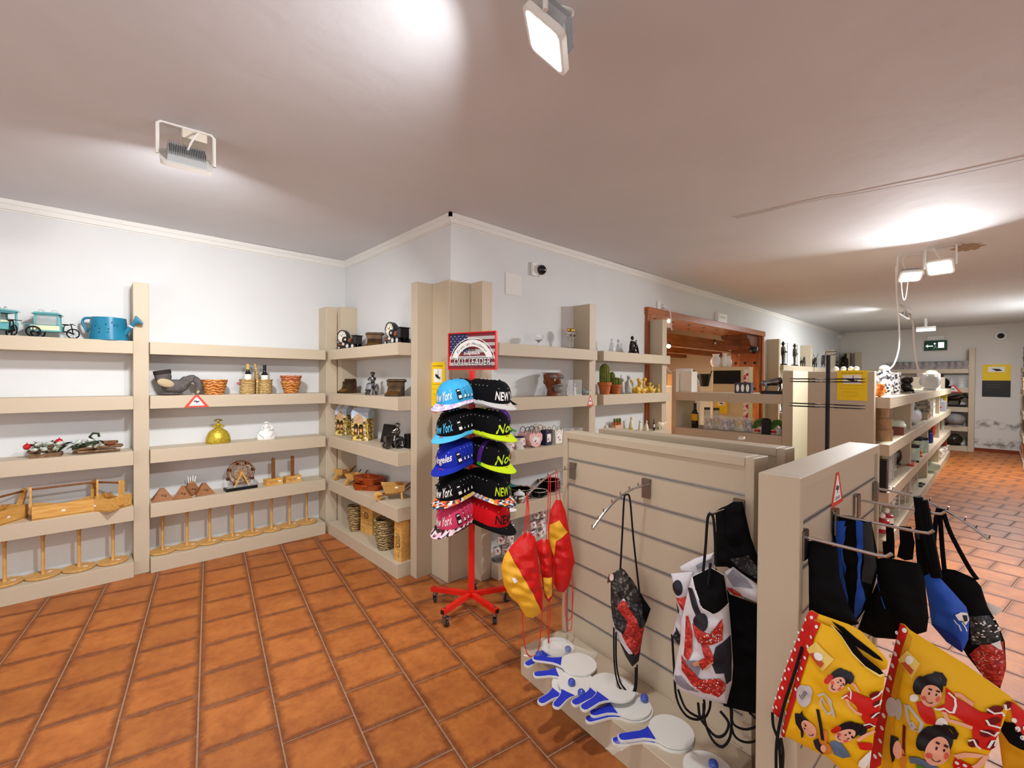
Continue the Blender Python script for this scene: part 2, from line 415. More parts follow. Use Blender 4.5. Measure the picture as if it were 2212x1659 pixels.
# ---------------------------------------------------------------- floor: grout bed + fired clay tiles in staggered columns
SP, TH = .1929*1.6, rad(-9.0702)
U0, V0, SH = -.02924*1.6, 2.6359*1.6, -.0808*1.6
TMAT = bpy.data.materials.new('terracotta_tile'); TMAT.use_nodes = True; MATS['terracotta_tile'] = TMAT
def tilemat(m):
    N = m.node_tree.nodes; L = m.node_tree.links; b = N['Principled BSDF']
    g = N.new('ShaderNodeNewGeometry'); uv = N.new('ShaderNodeUVMap')
    def noise(s, d=6, rg=.6):
        n = N.new('ShaderNodeTexNoise'); n.inputs['Scale'].default_value = s; n.inputs['Detail'].default_value = d; n.inputs['Roughness'].default_value = rg; L.new(g.outputs['Position'], n.inputs['Vector']); return n.outputs['Fac']
    def mth(op, a, bb=None):
        n = N.new('ShaderNodeMath'); n.operation = op
        for i, q in enumerate((a, bb)):
            if isinstance(q, (int, float)): n.inputs[i].default_value = q
            elif q is not None: L.new(q, n.inputs[i])
        return n.outputs[0]
    n1 = noise(5.5); n2 = noise(26, 8, .7); n3 = noise(1.3, 2)
    r = N.new('ShaderNodeValToRGB'); e = r.color_ramp.elements; e[0].position = .3; e[0].color = C('8a4820'); e[1].position = .72; e[1].color = C('c0793a'); q = e.new(.5); q.color = C('a9622c')
    L.new(mth('ADD', mth('MULTIPLY', n1, .55), mth('MULTIPLY', n2, .45)), r.inputs[0])
    sx = N.new('ShaderNodeSeparateXYZ'); L.new(uv.outputs[0], sx.inputs[0])
    du = mth('MINIMUM', sx.outputs[0], mth('SUBTRACT', 1, sx.outputs[0])); dv = mth('MINIMUM', sx.outputs[1], mth('SUBTRACT', 1, sx.outputs[1]))
    ed = mth('MINIMUM', du, dv)
    ed = mth('ADD', ed, mth('MULTIPLY', mth('SUBTRACT', n2, .5), .16))
    mr = N.new('ShaderNodeMapRange'); mr.interpolation_type = 'SMOOTHSTEP'; mr.inputs[1].default_value = -.02; mr.inputs[2].default_value = .12; mr.inputs[3].default_value = .75; mr.inputs[4].default_value = 0; L.new(ed, mr.inputs[0])
    mx = N.new('ShaderNodeMix'); mx.data_type = 'RGBA'; mx.inputs[7].default_value = C('5f2c10'); L.new(r.outputs[0], mx.inputs[6]); L.new(mr.outputs[0], mx.inputs[0])
    hs = N.new('ShaderNodeHueSaturation'); at = N.new('ShaderNodeUVMap'); at.uv_map = 'tone'; s2 = N.new('ShaderNodeSeparateXYZ'); L.new(at.outputs[0], s2.inputs[0])
    oi = N.new('ShaderNodeObjectInfo')
    L.new(mth('ADD', mth('ADD', .9, mth('MULTIPLY', oi.outputs['Random'], .16)), mth('MULTIPLY', s2.outputs[0], .14)), hs.inputs['Value']); L.new(mx.outputs[2], hs.inputs['Color'])
    L.new(hs.outputs[0], b.inputs['Base Color'])
    rr = N.new('ShaderNodeMapRange'); rr.inputs[3].default_value = .34; rr.inputs[4].default_value = .6; L.new(n2, rr.inputs[0]); L.new(rr.outputs[0], b.inputs['Roughness']); b.inputs['Specular IOR Level'].default_value = .4
    bp = N.new('ShaderNodeBump'); bp.inputs['Strength'].default_value = .25; bp.inputs['Distance'].default_value = .004; L.new(n2, bp.inputs['Height']); L.new(bp.outputs[0], b.inputs['Normal'])
tilemat(TMAT)
fl = struct('floor', M().box(X0-.12, XB+.12, YR2-.12, YW+.12, -.08, -.004), mat('tile_grout', 'a5836a', .85, var=.15, scale=40))
def tile_geo(m, x, y, tone, uvs):
    h = (SP-.0075)/2; b = .003; o = len(m.v)
    def ring(i, z): return [(-h+i, -h+i, z), (h-i, -h+i, z), (h-i, h-i, z), (-h+i, h-i, z)]
    T = Tr(x, y, 0) @ Rz(TH)
    m.add(ring(0, -.006)+ring(0, -.0015)+ring(b, 0), [(8, 9, 10, 11)]+[(k+i, k+(i+1) % 4, k+4+(i+1) % 4, k+4+i) for k in (0, 4) for i in range(4)], 0, T)
def add_uv(me, tones=None):
    uv = me.uv_layers.new(name='UVMap'); tn = me.uv_layers.new(name='tone'); h = (SP-.0075)/2
    crn = [(0, 0), (1, 0), (1, 1), (0, 1)]
    for p in me.polygons:
        for li in p.loop_indices:
            vi = me.loops[li].vertex_index; uv.data[li].uv = crn[vi % 4]; tn.data[li].uv = ((tones[vi//12] if tones else .0), 0)
ct, st_ = math.cos(TH), math.sin(TH)
cand = []
for i in range(-14, 60):
    for j in range(-62, 34):
        u = U0+(i+.5)*SP; v = V0+SH*(i-2)-(j+.5)*SP
        x, y = u*ct-v*st_, u*st_+v*ct
        if not (X0 < x < XB and YR2 < y < YW): continue
        if y > YL-.1 and x > XS+.0 and not (OX0 < x < OX1): continue
        if x > XR and y < YR: continue
        d = V((x, y, 0))-EYE; z = d.dot(fw); vis = False
        if z > .3:
            px = W_/2+FPX*d.dot(rt)/z; py = H_/2-FPX*d.dot(up)/z; vis = -150 < px < W_+150 and py < H_+230
        cand.append((not vis, d.length, x, y))
cand.sort()
proto = None; rest = M(); tones = []
for k, (nv, dd, x, y) in enumerate(cand):
    if k < 285 and not nv:
        if proto is None:
            m = M(); tile_geo(m, 0, 0, 0, None); me = bpy.data.meshes.new('tile'); me.from_pydata([(V(p)) for p in m.v], [], m.f); me.materials.append(TMAT); add_uv(me); proto = me
        o = bpy.data.objects.new('tile', proto); COL.objects.link(o); o.parent = fl; o.location = (x, y, R.uniform(-.0006, .0006))
    else: tile_geo(rest, x, y, 0, None); tones.append(R.random())
o = rest.build('distant_tiles', TMAT, fl, flat=True); o['kind'] = 'stuff'; add_uv(o.data, tones)

# ---------------------------------------------------------------- timber opening in the long wall and the room beyond it
TIMB = mat('varnished_pine', 'b5692a', .3, col2='8a4316', scale=5, stretch=(.6, 5, 5), coat=.3)
TIMBV = mat('varnished_pine_upright', 'ad5f26', .3, col2='7f3c14', scale=5, stretch=(5, 5, .6), coat=.3)
d1 = struct('door_1', M().box(OX0-.1, OX1+.1, YL-.05, YL+.01, OZ, OZ+.085), TIMB)
M().box(OX0, OX1, YL+.01, YL+WT, OZ, OZ+.08).build('soffit_board', TIMB, d1)
hd = M()
for i in range(8):
    for yy in (.12, .36): hd.lathe([(0, 0), (.022, 0), (.022, -.004), (0, -.006)], 12, (OX0+.35+i*.48, YL+yy, OZ))
hd.build('bolt_hole', INK, d1)
for k in range(3):
    y0 = YL+.0+k*WT/3; M().chbox(OX1-.03, OX1, y0+.002, y0+WT/3-.002, 0, OZ-.001, .004).build('jamb_plank', TIMBV, d1)
    M().box(OX0-.0, OX0+.03, y0+.002, y0+WT/3-.002, 0, OZ-.001).build('jamb_plank', TIMBV, d1)
M().box(OX1, OX1+.09, YL-.035, YL, 0, OZ).build('architrave', TIMBV, d1)
M().box(OX0-.09, OX0, YL-.035, YL, 0, OZ).build('architrave', TIMBV, d1)
for k in range(3):
    for z in (.75, 1.45, 1.92):
        M().lathe([(0, 0), (.025, 0), (.025, .004), (0, .006)], 12, T=Tr(OX1-.03, YL+.085+k*WT/3, z) @ Ry(-PI/2)).build('bolt_hole', INK, d1)
# carved corbel under the lintel at the right jamb
cpf = [(0, 0), (0, -.3), (.08, -.3), (.1, -.26), (.24, -.24), (.3, -.18), (.36, -.17), (.42, -.08), (.5, -.07), (.55, 0)]
M().prism(cpf, YL+.03, YL+WT-.03, F=lambda u, v, w: (OX1-.03-u, w, OZ-.002+v)).build('corbel', mat('dark_varnished_pine', '6d3617', .25, col2='4a220d', scale=5, coat=.4), d1)
RY1 = YL+3.6
BR = mat('cream_wall_paint', 'ded3ba', .7, var=.02, scale=3)
struct('wall_storeroom', M().box(OX0-2.2, OX1+3, RY1, RY1+.1, 0, 2.95).box(OX0-2.3, OX0-2.2, YL+.12, RY1, 0, 2.95).box(OX1+3, OX1+3.1, YL+.12, RY1, 0, 2.95), BR)
struct('ceiling_storeroom', M().box(OX0-2.3, OX1+3.1, YL+.12, RY1+.1, 2.95, 3.05), mat('pale_boards', 'd9cdbb', .6))
struct('floor_storeroom', M().box(OX0-2.3, OX1+3.1, YW+.12, RY1+.1, -.08, 0), mat('storeroom_floor', '8a4a22', .5))
for k, yy in enumerate((YL+.95, YL+1.9, YL+2.85)):
    tag(M().chbox(OX0-2.2, OX1+3, yy, yy+.16, 2.2, 2.42, .01).build('ceiling_beam', TIMB),
        ('varnished pine ceiling beam nearest the timber opening', 'middle varnished pine ceiling beam in the room behind the opening', 'farthest varnished pine ceiling beam at the cream wall')[k], 'beam')

# made-up window frames on unseen walls, set round the added fill lights
def added_window(name, x0, x1, y0, y1, nx, ny):
    m = M(); L_ = max(x1-x0, y1-y0)
    if nx:
        for y in (y0, (y0+y1)/2, y1): m.box(x0, x0+.05*nx if nx > 0 else x0, y-.03, y+.03, .45, 2.55)
        m.box(x0, x0+.05, y0, y1, .45, .5).box(x0, x0+.05, y0, y1, 2.5, 2.55)
    else:
        for x in (x0, (x0+x1)/2, x1): m.box(x-.03, x+.03, y0, y0+.05, .45, 2.55)
        m.box(x0, x1, y0, y0+.05, .45, .5).box(x0, x1, y0, y0+.05, 2.5, 2.55)
    struct(name, m, WHITE, flat=True)
added_window('added_window_1', X0, X0, -2.75, 3.35, 1, 0)
added_window('added_window_2', -2.2, 7.0, YR2, YR2, 0, 1)
# ================================================================ SHELVING
ZS = [(0, .117), (.455, .565), (.9, 1.01), (1.345, 1.45), (1.79, 1.89)]     # plinth and four boards, common to the whole shop
S0, S4, S3, S2, S1 = [z[1] for z in ZS]
def unit(label, boards, posts, name='shelf_unit', panels=()):
    t = thing(name, label, 'shelf unit', (0, 0, 0))
    for k, (x0, x1, y0, y1, z0, z1) in enumerate(boards):
        M().chbox(x0, x1, y0, y1, z0+.001, z1, .0025).build('plinth' if z0 < .01 else 'shelf_board', SHELF, t, flat=True)
    for x0, x1, y0, y1, z1 in posts: M().chbox(x0, x1, y0, y1, .0, z1, .0025).build('upright_post', SHELF, t, flat=True)
    for nm, m_, bx in panels: M().box(*bx).build(nm, m_, t, flat=True)
    return t
# left wall
unit('long beige laminate wall shelves at the left edge, ending at a tall post', [(-1.4, .238, 4.69, YW, *z) for z in ZS], [(.24, .34, 4.74, YW, 2.37)])
unit('beige laminate wall shelves between the tall post and the inner corner', [(.343, 1.752, 4.69, YW, *z) for z in ZS], [(1.775, 1.888, 4.74, YW, 2.345)])
# short return wall: faces -X
def sboard(z): return (1.775, XS, 3.245, 4.685, *z)
unit('deep beige shelves on the short wall right of the inner corner, holding clocks and wheelbarrows',
     [sboard(z) for z in ZS], [(1.89, XS, 4.64, 4.738, 2.345), (1.892, XS, 3.15, 3.242, 2.375)])
cc = thing('corner_cladding', 'beige laminate cladding wrapped round the projecting wall corner', 'panel', (0, 0, 0))
M().chbox(2.035, XS-.001, 2.915, 3.148, 0, 2.375, .002).build('side_board', SHELF, cc, flat=True)
M().chbox(2.0605, 2.243, 2.9155, YL-.001, 0, 2.375, .002).build('front_board', SHELF, cc, flat=True)
# long wall
WF, WP = 2.68, 2.73
px1 = fy(1274, 652, WP).x; px2 = fy(1431.4, 683, WP).x; xe1 = fy(1290.5, 800, WF).x; xs2 = fy(1304, 800, WF).x; xe2 = fy(1448, 800, WF).x
unit('beige wall shelves with gift mugs and plates behind the cap stand', [(2.352, xe1, WF, YL, *z) for z in ZS[1:]]+[(2.352, 3.4, WF, YL, *ZS[0])], [(2.245, 2.35, 2.765, YL, 2.375), (px1, px1+.103, WP, YL, 2.345)])
unit('beige wall shelves with cacti and duck figures beside the timber opening', [(xs2, xe2, WF, YL, *z) for z in ZS[1:]]+[(xs2, px2, WF, YL, *ZS[0])], [(px2, px2+.105, WP, YL, 2.325)])
W3 = [9.2, 11.28, 13.35]
for k, x in enumerate(W3):
    x1 = (W3+[14.6])[k+1]
    unit(('beige wall shelves of tall statuettes just past the timber opening', 'beige wall shelves of small dark figures, second past the opening', 'beige wall shelves in the far left corner of the shop')[k],
         [(x+.103, x1-.003, WF, YL, *z) for z in ZS], [(x, x+.1, WP, YL, 2.365)])
# far wall, right aisle wall
BXF = 14.62
unit('beige shelves on the far wall full of small boxed models', [(BXF, XB, .452, 2.45, *z) for z in ZS], [(BXF+.04, XB, .35, .45, 2.365), (BXF+.04, XB, 2.46, 2.56, 2.36), (BXF+.04, XB, 2.68, 2.78, 2.36)])
unit('beige wall shelves cut off by the right edge of the view', [(12.6, 14.55, -.335, YR, *z)[:2]+(YR, -.335)+z for z in ZS], [(14.56, 14.66, YR, -.37, 2.36)])

# low two-sided divider across the timber opening
DX0, DX1, DZ = 5.45, 6.02, 1.705
GREEN = mat('pale_green_panel', 'b9d07c', .6)
dv = unit('low open divider shelving standing across the timber opening', [(DX0, DX1, 1.582, 2.80, .9, 1.0), (DX0, DX1, 1.582, 2.80, 1.345, 1.45), (DX0, DX1, 1.582, 2.80, 0, .117), (DX0, DX1, 1.582, 2.80, .455, .565)], [(DX0, DX1, 1.478, 1.58, DZ), (DX0+.02, DX1, 2.802, 2.86, 1.72)], name='divider_shelf_unit')
# long island along the right-hand aisle: green back, shelves towards the aisle
IX0, IX1, IF = 5.3, 13.5, .675
il = thing('island_shelf_unit', 'long beige island shelving with pale green backs along the right aisle', 'shelf unit', (0, 0, 0))
M().chbox(IX0, IX0+.1, .776, 1.306, 0, 1.692, .0025).build('end_panel', SHELF, il, flat=True)
M().chbox(IX1, IX1+.1, .776, 1.306, 0, 1.692, .0025).build('end_panel', SHELF, il, flat=True)
mods = [5.4, 7.4, 9.4, 11.4, 13.5]
for k in range(4):
    a, b = mods[k]+.003, mods[k+1]-.003
    for z in ZS[:4]:
        M().chbox(a, b, IF, 1.03, z[0]+.001, z[1], .0025).build('plinth' if z[0] < .01 else 'shelf_board', SHELF, il, flat=True)
    M().box(a, b, 1.031, 1.05, 0, 1.46).build('back_panel', GREEN, il, flat=True)
    if k: M().chbox(mods[k]-.05, mods[k]+.05, .72, 1.03, 0, 1.46, .002).build('divider_post', SHELF, il, flat=True)
M().chbox(6.35, 6.9, .93, .98, 1.451, 1.66, .002).build('headboard', SHELF, il, flat=True)
M().chbox(6.95, 8.5, .86, .98, 1.451, 1.66, .002).build('headboard', SHELF, il, flat=True)

# ---------------------------------------------------------------- slatwall gondolas
ALU = mat('aluminium_rail', 'b3b0a8', .35, metal=.55)
def gondola(label, p, ang, L, face_sides, plinth=True, zt=1.3, D=.115, rails=True):
    # local: x along the length, y = depth, slatted face at y=0 looking to -y
    t = thing('slatwall_gondola', label, 'display panel', p, ang)
    for a_ in (0, L-.035): M().chbox(a_, a_+.035, 0, D, .0, zt, .002).build('side_frame', SHELF, t, flat=True)
    M().chbox(.036, L-.036, 0, D, zt-.035, zt, .002).build('top_rail', SHELF, t, flat=True)
    zs = [zt-.036-.122]+[1.145-.143*k for k in range(0)]
    z = zt-.037; z1 = 1.155; k = 0
    b0 = .149 if plinth else .02
    while z > b0+.02:
        zb = max(z1, b0)
        M().chbox(.037, L-.037, .012, D-.012, zb, z, .0015).build('slat', SHELF, t, flat=True)
        if zb > b0:
            m = M().box(.037, L-.037, .011, .03, zb-.0045, zb-.0003).box(.037, L-.037, .011, .03, zb-.0157, zb-.0105).box(.037, L-.037, .02, .03, zb-.0105, zb-.0045)
            m.build('slat_rail', ALU, t, flat=True)
        z = zb-.016; z1 = zb-.145
    if plinth: M().chbox(-.005, L+.005, -.295, -.001, .001, .148, .003).chbox(0, L, .0, D, 0.0, .148, .003).build('plinth', SHELF, t, flat=True)
    return t
G1A = math.atan2(.633-1.707, 1.86-1.99)
g1p = fz(1216, 932, 1.3); g1p.z = 0
g1e = fz(1629.4, 990.7, 1.3); g1L = (V((g1e.x, g1e.y, 0))-g1p).length
G1A = math.atan2(g1e.y-g1p.y, g1e.x-g1p.x)
G1 = gondola('front slatwall panel with flag bags on hooks and bats on its plinth', g1p, G1A, g1L, 1)
g2p = fz(1293, 926, 1.3); g2p.z = 0; g2e = fz(1696, 970.5, 1.3); g2L = (V((g2e.x, g2e.y, 0))-g2p).length
G2 = gondola('second slatwall panel standing close behind the flag bag panel', g2p, math.atan2(g2e.y-g2p.y, g2e.x-g2p.x), g2L, 1, plinth=False)
g3p = fz(1728.5, 1034, 1.3); g3p.z = 0; g3e = fz(1900.7, 960.3, 1.3); g3L = (V((g3e.x, g3e.y, 0))-g3p).length
G3A = math.atan2(g3e.y-g3p.y, g3e.x-g3p.x)
G3 = gondola('right slatwall panel hung with yellow dancer bags and blue bags', g3p, G3A, g3L, 1, plinth=False, D=.12)
def gl(p, A, x, y, z): return V((p.x+x*math.cos(A)-y*math.sin(A), p.y+x*math.sin(A)+y*math.cos(A), z))
# ================================================================ THINGS ON THE LEFT WALL
TEAL = mat('teal_metal', '5fa3a6', .4, var=.08, scale=15); TEAL2 = mat('blue_teal_metal', '1f7593', .3, var=.1, scale=12); TEAL3 = mat('blue_teal_light', '3f8fae', .35)
CREAM = mat('cream_print', 'e0d8b0', .6); PANE = mat('grey_pane', 'b9c3c4', .1, alpha=.45)
def LY(px, py, Y=4.81): return fy(px, py, Y).x
def wheel(m, c, r, w, ax='y', sp=8, rt=None):
    rt = rt or r*.14; f = (lambda a: (c[0]+r*math.cos(a), c[1], c[2]+r*math.sin(a))) if ax == 'y' else (lambda a: (c[0], c[1]+r*math.cos(a), c[2]+r*math.sin(a)))
    m.tube([f(2*PI*i/20) for i in range(20)], rt, 6, closed=True)
    for i in range(sp): m.tube([c, f(2*PI*i/sp)], rt*.35, 4, cap=False)
    d = V((0, w/2, 0)) if ax == 'y' else V((w/2, 0, 0)); m.cyl(V(c)-d, V(c)+d, r*.2, n=8)
def cart(label, loc, rz):
    t = thing('model_food_cart', label, 'model cart', loc, rz)
    M().chbox(-.1, .07, -.05, .05, .045, .095, .004).box(-.125, -.1, -.05, .05, .09, .096).build('cart_body', TEAL, t)
    M().box(-.09, .06, -.051, -.0505, .055, .088).build('cream_panel', CREAM, t)
    m = M()
    for x in (-.07, .05):
        for y in (-.044, .044): m.box(x-.005, x+.005, y-.005, y+.005, .095, .17)
    m.box(-.075, .055, -.049, -.039, .163, .172).box(-.075, .055, .039, .049, .163, .172).box(-.075, -.065, -.049, .049, .163, .172).box(.045, .055, -.049, .049, .163, .172)
    m.build('cabin_frame', TEAL, t)
    M().box(-.065, .045, -.043, -.041, .097, .163).box(-.066, -.064, -.04, .04, .097, .163).build('window_pane', PANE, t)
    M().box(-.06, .04, -.035, .035, .096, .11).build('counter', CREAM, t)
    m = M(); m.add([(-.088, -.062, .172), (.068, -.062, .172), (.068, .062, .172), (-.088, .062, .172), (-.07, -.045, .187), (.05, -.045, .187), (.05, .045, .187), (-.07, .045, .187)],
        [(3, 2, 1, 0), (0, 1, 5, 4), (1, 2, 6, 5), (2, 3, 7, 6), (3, 0, 4, 7), (4, 5, 6, 7)]); m.build('roof', TEAL, t, flat=True)
    m = M()
    for x in (-.045, .025): m.tube([(x-.014, 0, .187), (x-.016, 0, .2), (x-.006, 0, .208), (x+.008, 0, .206), (x+.014, 0, .197)], .0025, 5).sph((x+.012, 0, .2), .005, 8, 5)
    m.build('roof_ornament', mat('ornament_metal', 'c9c3bb', .4, metal=.5), t)
    for y in (-.06, .06): m = M(); wheel(m, (-.075, y, .041), .037, .012); m.build('wheel', DKMET, t)
    m = M(); wheel(m, (.125, 0, .039), .035, .012); m.build('front_wheel', DKMET, t)
    M().tube([(.06, 0, .055), (.1, 0, .05), (.125, 0, .039)], .005, 6).tube([(.125, 0, .039), (.115, 0, .1), (.11, 0, .112)], .004, 6).tube([(.13, -.04, .108), (.11, 0, .112), (.13, .04, .108)], .003, 5).tube([(.07, 0, .06), (.08, 0, .1)], .003, 5).build('fork', DKMET, t)
    M().sph((.085, 0, .104), (.024, .014, .006), 10, 6).build('saddle', DKMET, t)
    return t
cart('teal model food cart cut off by the left edge of the view', (LY(8, 720), 4.81, S1), rad(-62))
cart('teal model food cart with spoked wheels left of the watering can', (LY(108, 725), 4.81, S1), rad(-8))
t = thing('watering_can', 'blue-teal metal watering can on the top shelf at the tall post', 'watering can', (LY(235, 731), 4.80, S1), rad(-22))
M().lathe([(.122, 0), (.122, .006), (.108, .17), (.108, .178), (.102, .178), (.102, .165), (.114, .01), (0, .01)], 32).build('body', TEAL2, t)
M().tube(bez((-.105, 0, .172), (-.19, -.01, .19), (-.165, -.01, .1), (-.112, 0, .055), 12), .009, 8).build('handle', TEAL2, t)
M().cyl((.1, -.02, .045), (.185, -.035, .155), .02, .011, 12).build('spout', TEAL2, t)
m = M(); q = Tr(.19, -.036, .158) @ Ry(rad(55)); m.lathe([(.011, -.02), (.038, .02), (.04, .025), (0, .027)], 20, T=q); m.build('rose', TEAL3, t)
M().cyl((.152, -.029, .113), (.158, -.03, .121), .0172, .0165, 12).build('tape_band', PAPER, t)
m = M()
for k in range(11):
    a = rad(R.uniform(210, 335)); z = R.uniform(.03, .15); r = .1225-.082*z; m.sph((r*math.cos(a), r*math.sin(a), z), (.004, .004, .007), 6, 4)
m.build('paint_fleck', mat('dark_teal', '0f3d52', .5), t)

# festive arrangements
LEAF = mat('frosted_leaf', '7d8f78', .6, col2='d9dcd2', scale=40); DLEAF = mat('dark_leaf', '26361f', .6); BARK = mat('bark', '5a3d28', .8, col2='8a6a4a', scale=30, bump=.4); REDBALL = mat('red_bauble', 'b5101c', .15, coat=.5)
CONE = mat('pine_cone', '6a4a33', .8, col2='3e2919', scale=60, bump=.5)
def leaf(m, c, L_, w, d, tilt=0., mi=0):
    a = math.atan2(d[1], d[0]); T = Tr(*c) @ Rz(a) @ Ry(-tilt) @ Rx(R.uniform(-.5, .5))
    vs = []
    for i in range(6):
        s = i/5; ww = w*math.sin(PI*min(1, s*.92+.06)); z = L_*.16*math.sin(PI*s)
        vs += [(s*L_, -ww/2, z), (s*L_, 0, z-.15*ww), (s*L_, ww/2, z)]
    fs = [f for i in range(5) for f in ((i*3, i*3+3, i*3+4, i*3+1), (i*3+1, i*3+4, i*3+5, i*3+2))]
    return m.add(vs+[(x, y, z-.0015) for x, y, z in vs], fs+[tuple(18+q for q in reversed(f)) for f in fs], mi, T)
t = thing('festive_centrepiece', 'festive table arrangement with two red baubles and frosted leaves', 'decoration', (LY(102, 985), 4.80, S3), rad(-6))
M().chbox(-.085, .08, -.055, .055, 0, .03, .006).build('bark_base', BARK, t)
for k in range(48):
    a = R.uniform(0, 2*PI); rr = R.uniform(.0, .075); m = M(); leaf(m, (rr*math.cos(a), .55*rr*math.sin(a), R.uniform(.025, .07)), R.uniform(.05, .085), R.uniform(.022, .034), (math.cos(a), .7*math.sin(a)), R.uniform(-.1, .9)); m.build('leaf', LEAF if k % 3 else DLEAF, t)
for k in range(12): M().sph((-.075+.0136*k, -.03-.02*(k % 2), .045+.018*((k*5) % 4)), (.026, .02, .016), 8, 6, T=Ry(R.uniform(-.6, .6))).build('frosted_tuft', LEAF if k % 4 else BARK, t)
for p in ((-.095, -.045, .085), (.07, -.04, .11)): M().sph(p, .022, 16, 10).cyl((p[0], p[1], p[2]+.02), (p[0], p[1], p[2]+.03), .004, n=8).build('red_bauble', REDBALL, t)
for p in ((-.05, -.03, .06), (.03, -.055, .05), (.05, .02, .07)): M().lathe([(0, 0), (.018, .012), (.02, .024), (.013, .042), (.004, .052), (0, .053)], 10, p).build('pine_cone', CONE, t)
t = thing('twig_bundle', 'bundle of cut twigs and frosted greenery tied together on a shelf', 'decoration', (LY(212, 976), 4.80, S3), rad(4))
for k in range(9):
    y = -.05+.013*k; z = .014+.028*(k % 3); M().tube([(-.13+R.uniform(-.02, .03), y, z+R.uniform(-.004, .006)), (0, y+R.uniform(-.01, .01), z+.004), (.12+R.uniform(-.02, .03), y+R.uniform(-.02, .02), z)], R.uniform(.008, .012), 8).build('twig', BARK, t)
for k in range(16):
    m = M(); leaf(m, (R.uniform(-.14, .03), R.uniform(-.06, .03), R.uniform(.05, .08)), R.uniform(.05, .08), .026, (R.uniform(-1, .6), R.uniform(-.8, .4)), R.uniform(-.3, .7)); m.build('leaf', LEAF if k % 4 else DLEAF, t)
for k in range(9): M().sph((-.13+.018*k, -.045+.01*(k % 3), .06+.012*((k*3) % 4)), (.028, .018, .016), 8, 6, T=Ry(R.uniform(-.7, .7))).build('frosted_tuft', LEAF if k % 3 else DLEAF, t)
M().tube([(-.02, -.01, .09), (-.05, -.02, .13), (-.03, -.02, .155), (.0, -.02, .15), (.005, -.02, .125)], .009, 6).build('ribbon_loop', DLEAF, t)
M().sph((.07, -.05, .07), (.03, .014, .014), 8, 6).build('star_anise', mat('rust_brown', '7a3a24', .7), t)

# wooden carry caddies
def caddy(label, loc, rz, L_=.34, D=.16, h=.09, up=.22, lean=0.):
    t = thing('wooden_caddy', label, 'wooden box', loc, rz)
    M().box(-L_/2, L_/2, -D/2, D/2, .004, .012).build('bottom_board', PINE, t, flat=True)
    def side(u): return h*(1-.33*math.sin(PI*u)**2)
    for sgn, nm in ((-1, 'front_board'), (1, 'back_board')):
        prof = [(-L_/2, .0), (L_/2, .0)]+[(L_/2-L_*i/12, h if sgn < 0 else h*(1-.0)-.0+(.0 if sgn < 0 else -.028*math.sin(PI*i/12)**2)) for i in range(13)]
        y0 = sgn*D/2; M().prism(prof, y0, y0-sgn*.009, F=lambda u, v, w: (u, w, v)).build(nm, PINE, t, flat=True)
    for sx in (-1, 1):
        M().box(sx*L_/2-(.009 if sx > 0 else 0), sx*L_/2+(.009 if sx < 0 else 0), -D/2+.0092, D/2-.0092, 0, h).build('end_board', PINE, t, flat=True)
        m = M(); m.prism([(-.02, .03), (.02, .03), (.02, up-.012), (.012, up), (-.012, up), (-.02, up-.012)], 0, .012, F=lambda u, v, w: (w, u, v)); m.xf(Tr(sx*(L_/2+.0002)-(.0 if sx > 0 else .012), 0, 0) @ Rx(lean)); m.build('upright', PINE, t, flat=True)
    M().cyl((-L_/2, -math.sin(lean)*(up-.02), (up-.02)*math.cos(lean)), (L_/2, -math.sin(lean)*(up-.02), (up-.02)*math.cos(lean)), .0075, n=10).build('carrying_rod', DKWOOD, t)
    M().box(-.02, .0, -D/2-.0006, -D/2+.0002, .04, .052).build('price_sticker', PAPER, t)
    return t
caddy('wooden carry caddy cut off by the left edge of the view', (fz(22, 1118, S4).x-.05, 4.80, S4), rad(52), .26, .17, .1, .22, lean=.25)
caddy('long pine carry caddy with a full-length rod, middle of three', (fz(143, 1100, S4).x, 4.79, S4), rad(3), .345, .15, .1, .235)
caddy('square pine carry caddy turned cornerwise against the tall post', (.085, 4.775, S4), rad(-47), .22, .19, .1, .225)

# paper towel holders along both plinths
def holder(label, loc, lean=0):
    t = thing('paper_towel_holder', label, 'towel holder', loc, R.uniform(-1, 1), 'wooden paper towel holders on the left wall plinths')
    M().lathe([(.088, 0), (.096, .004), (.098, .011), (.092, .017), (.02, .018), (0, .018)], 28).build('base_disc', BEECH, t)
    M().lathe([(.014, .018), (.011, .024), (.0105, .29), (.014, .294), (.014, .318), (.009, .325), (0, .327)], 12).build('pole', BEECH, t)
    M().box(.03, .055, -.01, .004, .0172, .0188).build('price_sticker', PAPER, t)
    return t
hl = [(10, 1258, 'first wooden towel holder, partly cut off at the left edge'), (93, 1247, 'second wooden towel holder from the left edge'), (171, 1231, 'third wooden towel holder from the left edge'), (244, 1212, 'wooden towel holder nearest left of the tall post'),
      (351, 1195, 'wooden towel holder nearest right of the tall post'), (404, 1184, 'second wooden towel holder right of the tall post'), (453, 1172, 'third wooden towel holder right of the tall post'), (502, 1160, 'fourth wooden towel holder right of the tall post'),
      (545, 1151, 'fourth wooden towel holder from the inner corner'), (587, 1144, 'third wooden towel holder from the inner corner'), (626, 1136, 'second wooden towel holder from the inner corner'), (663, 1128, 'wooden towel holder nearest the inner corner')]
h0 = None
for px, py, lb in hl:
    p = fz(px, py, S0); p.y = 4.825; p.x = fy(px, py, 4.825).x
    if h0 is None: h0 = holder(lb, p)
    else: copy_tree(h0, lb, p, R.uniform(-1, 1))

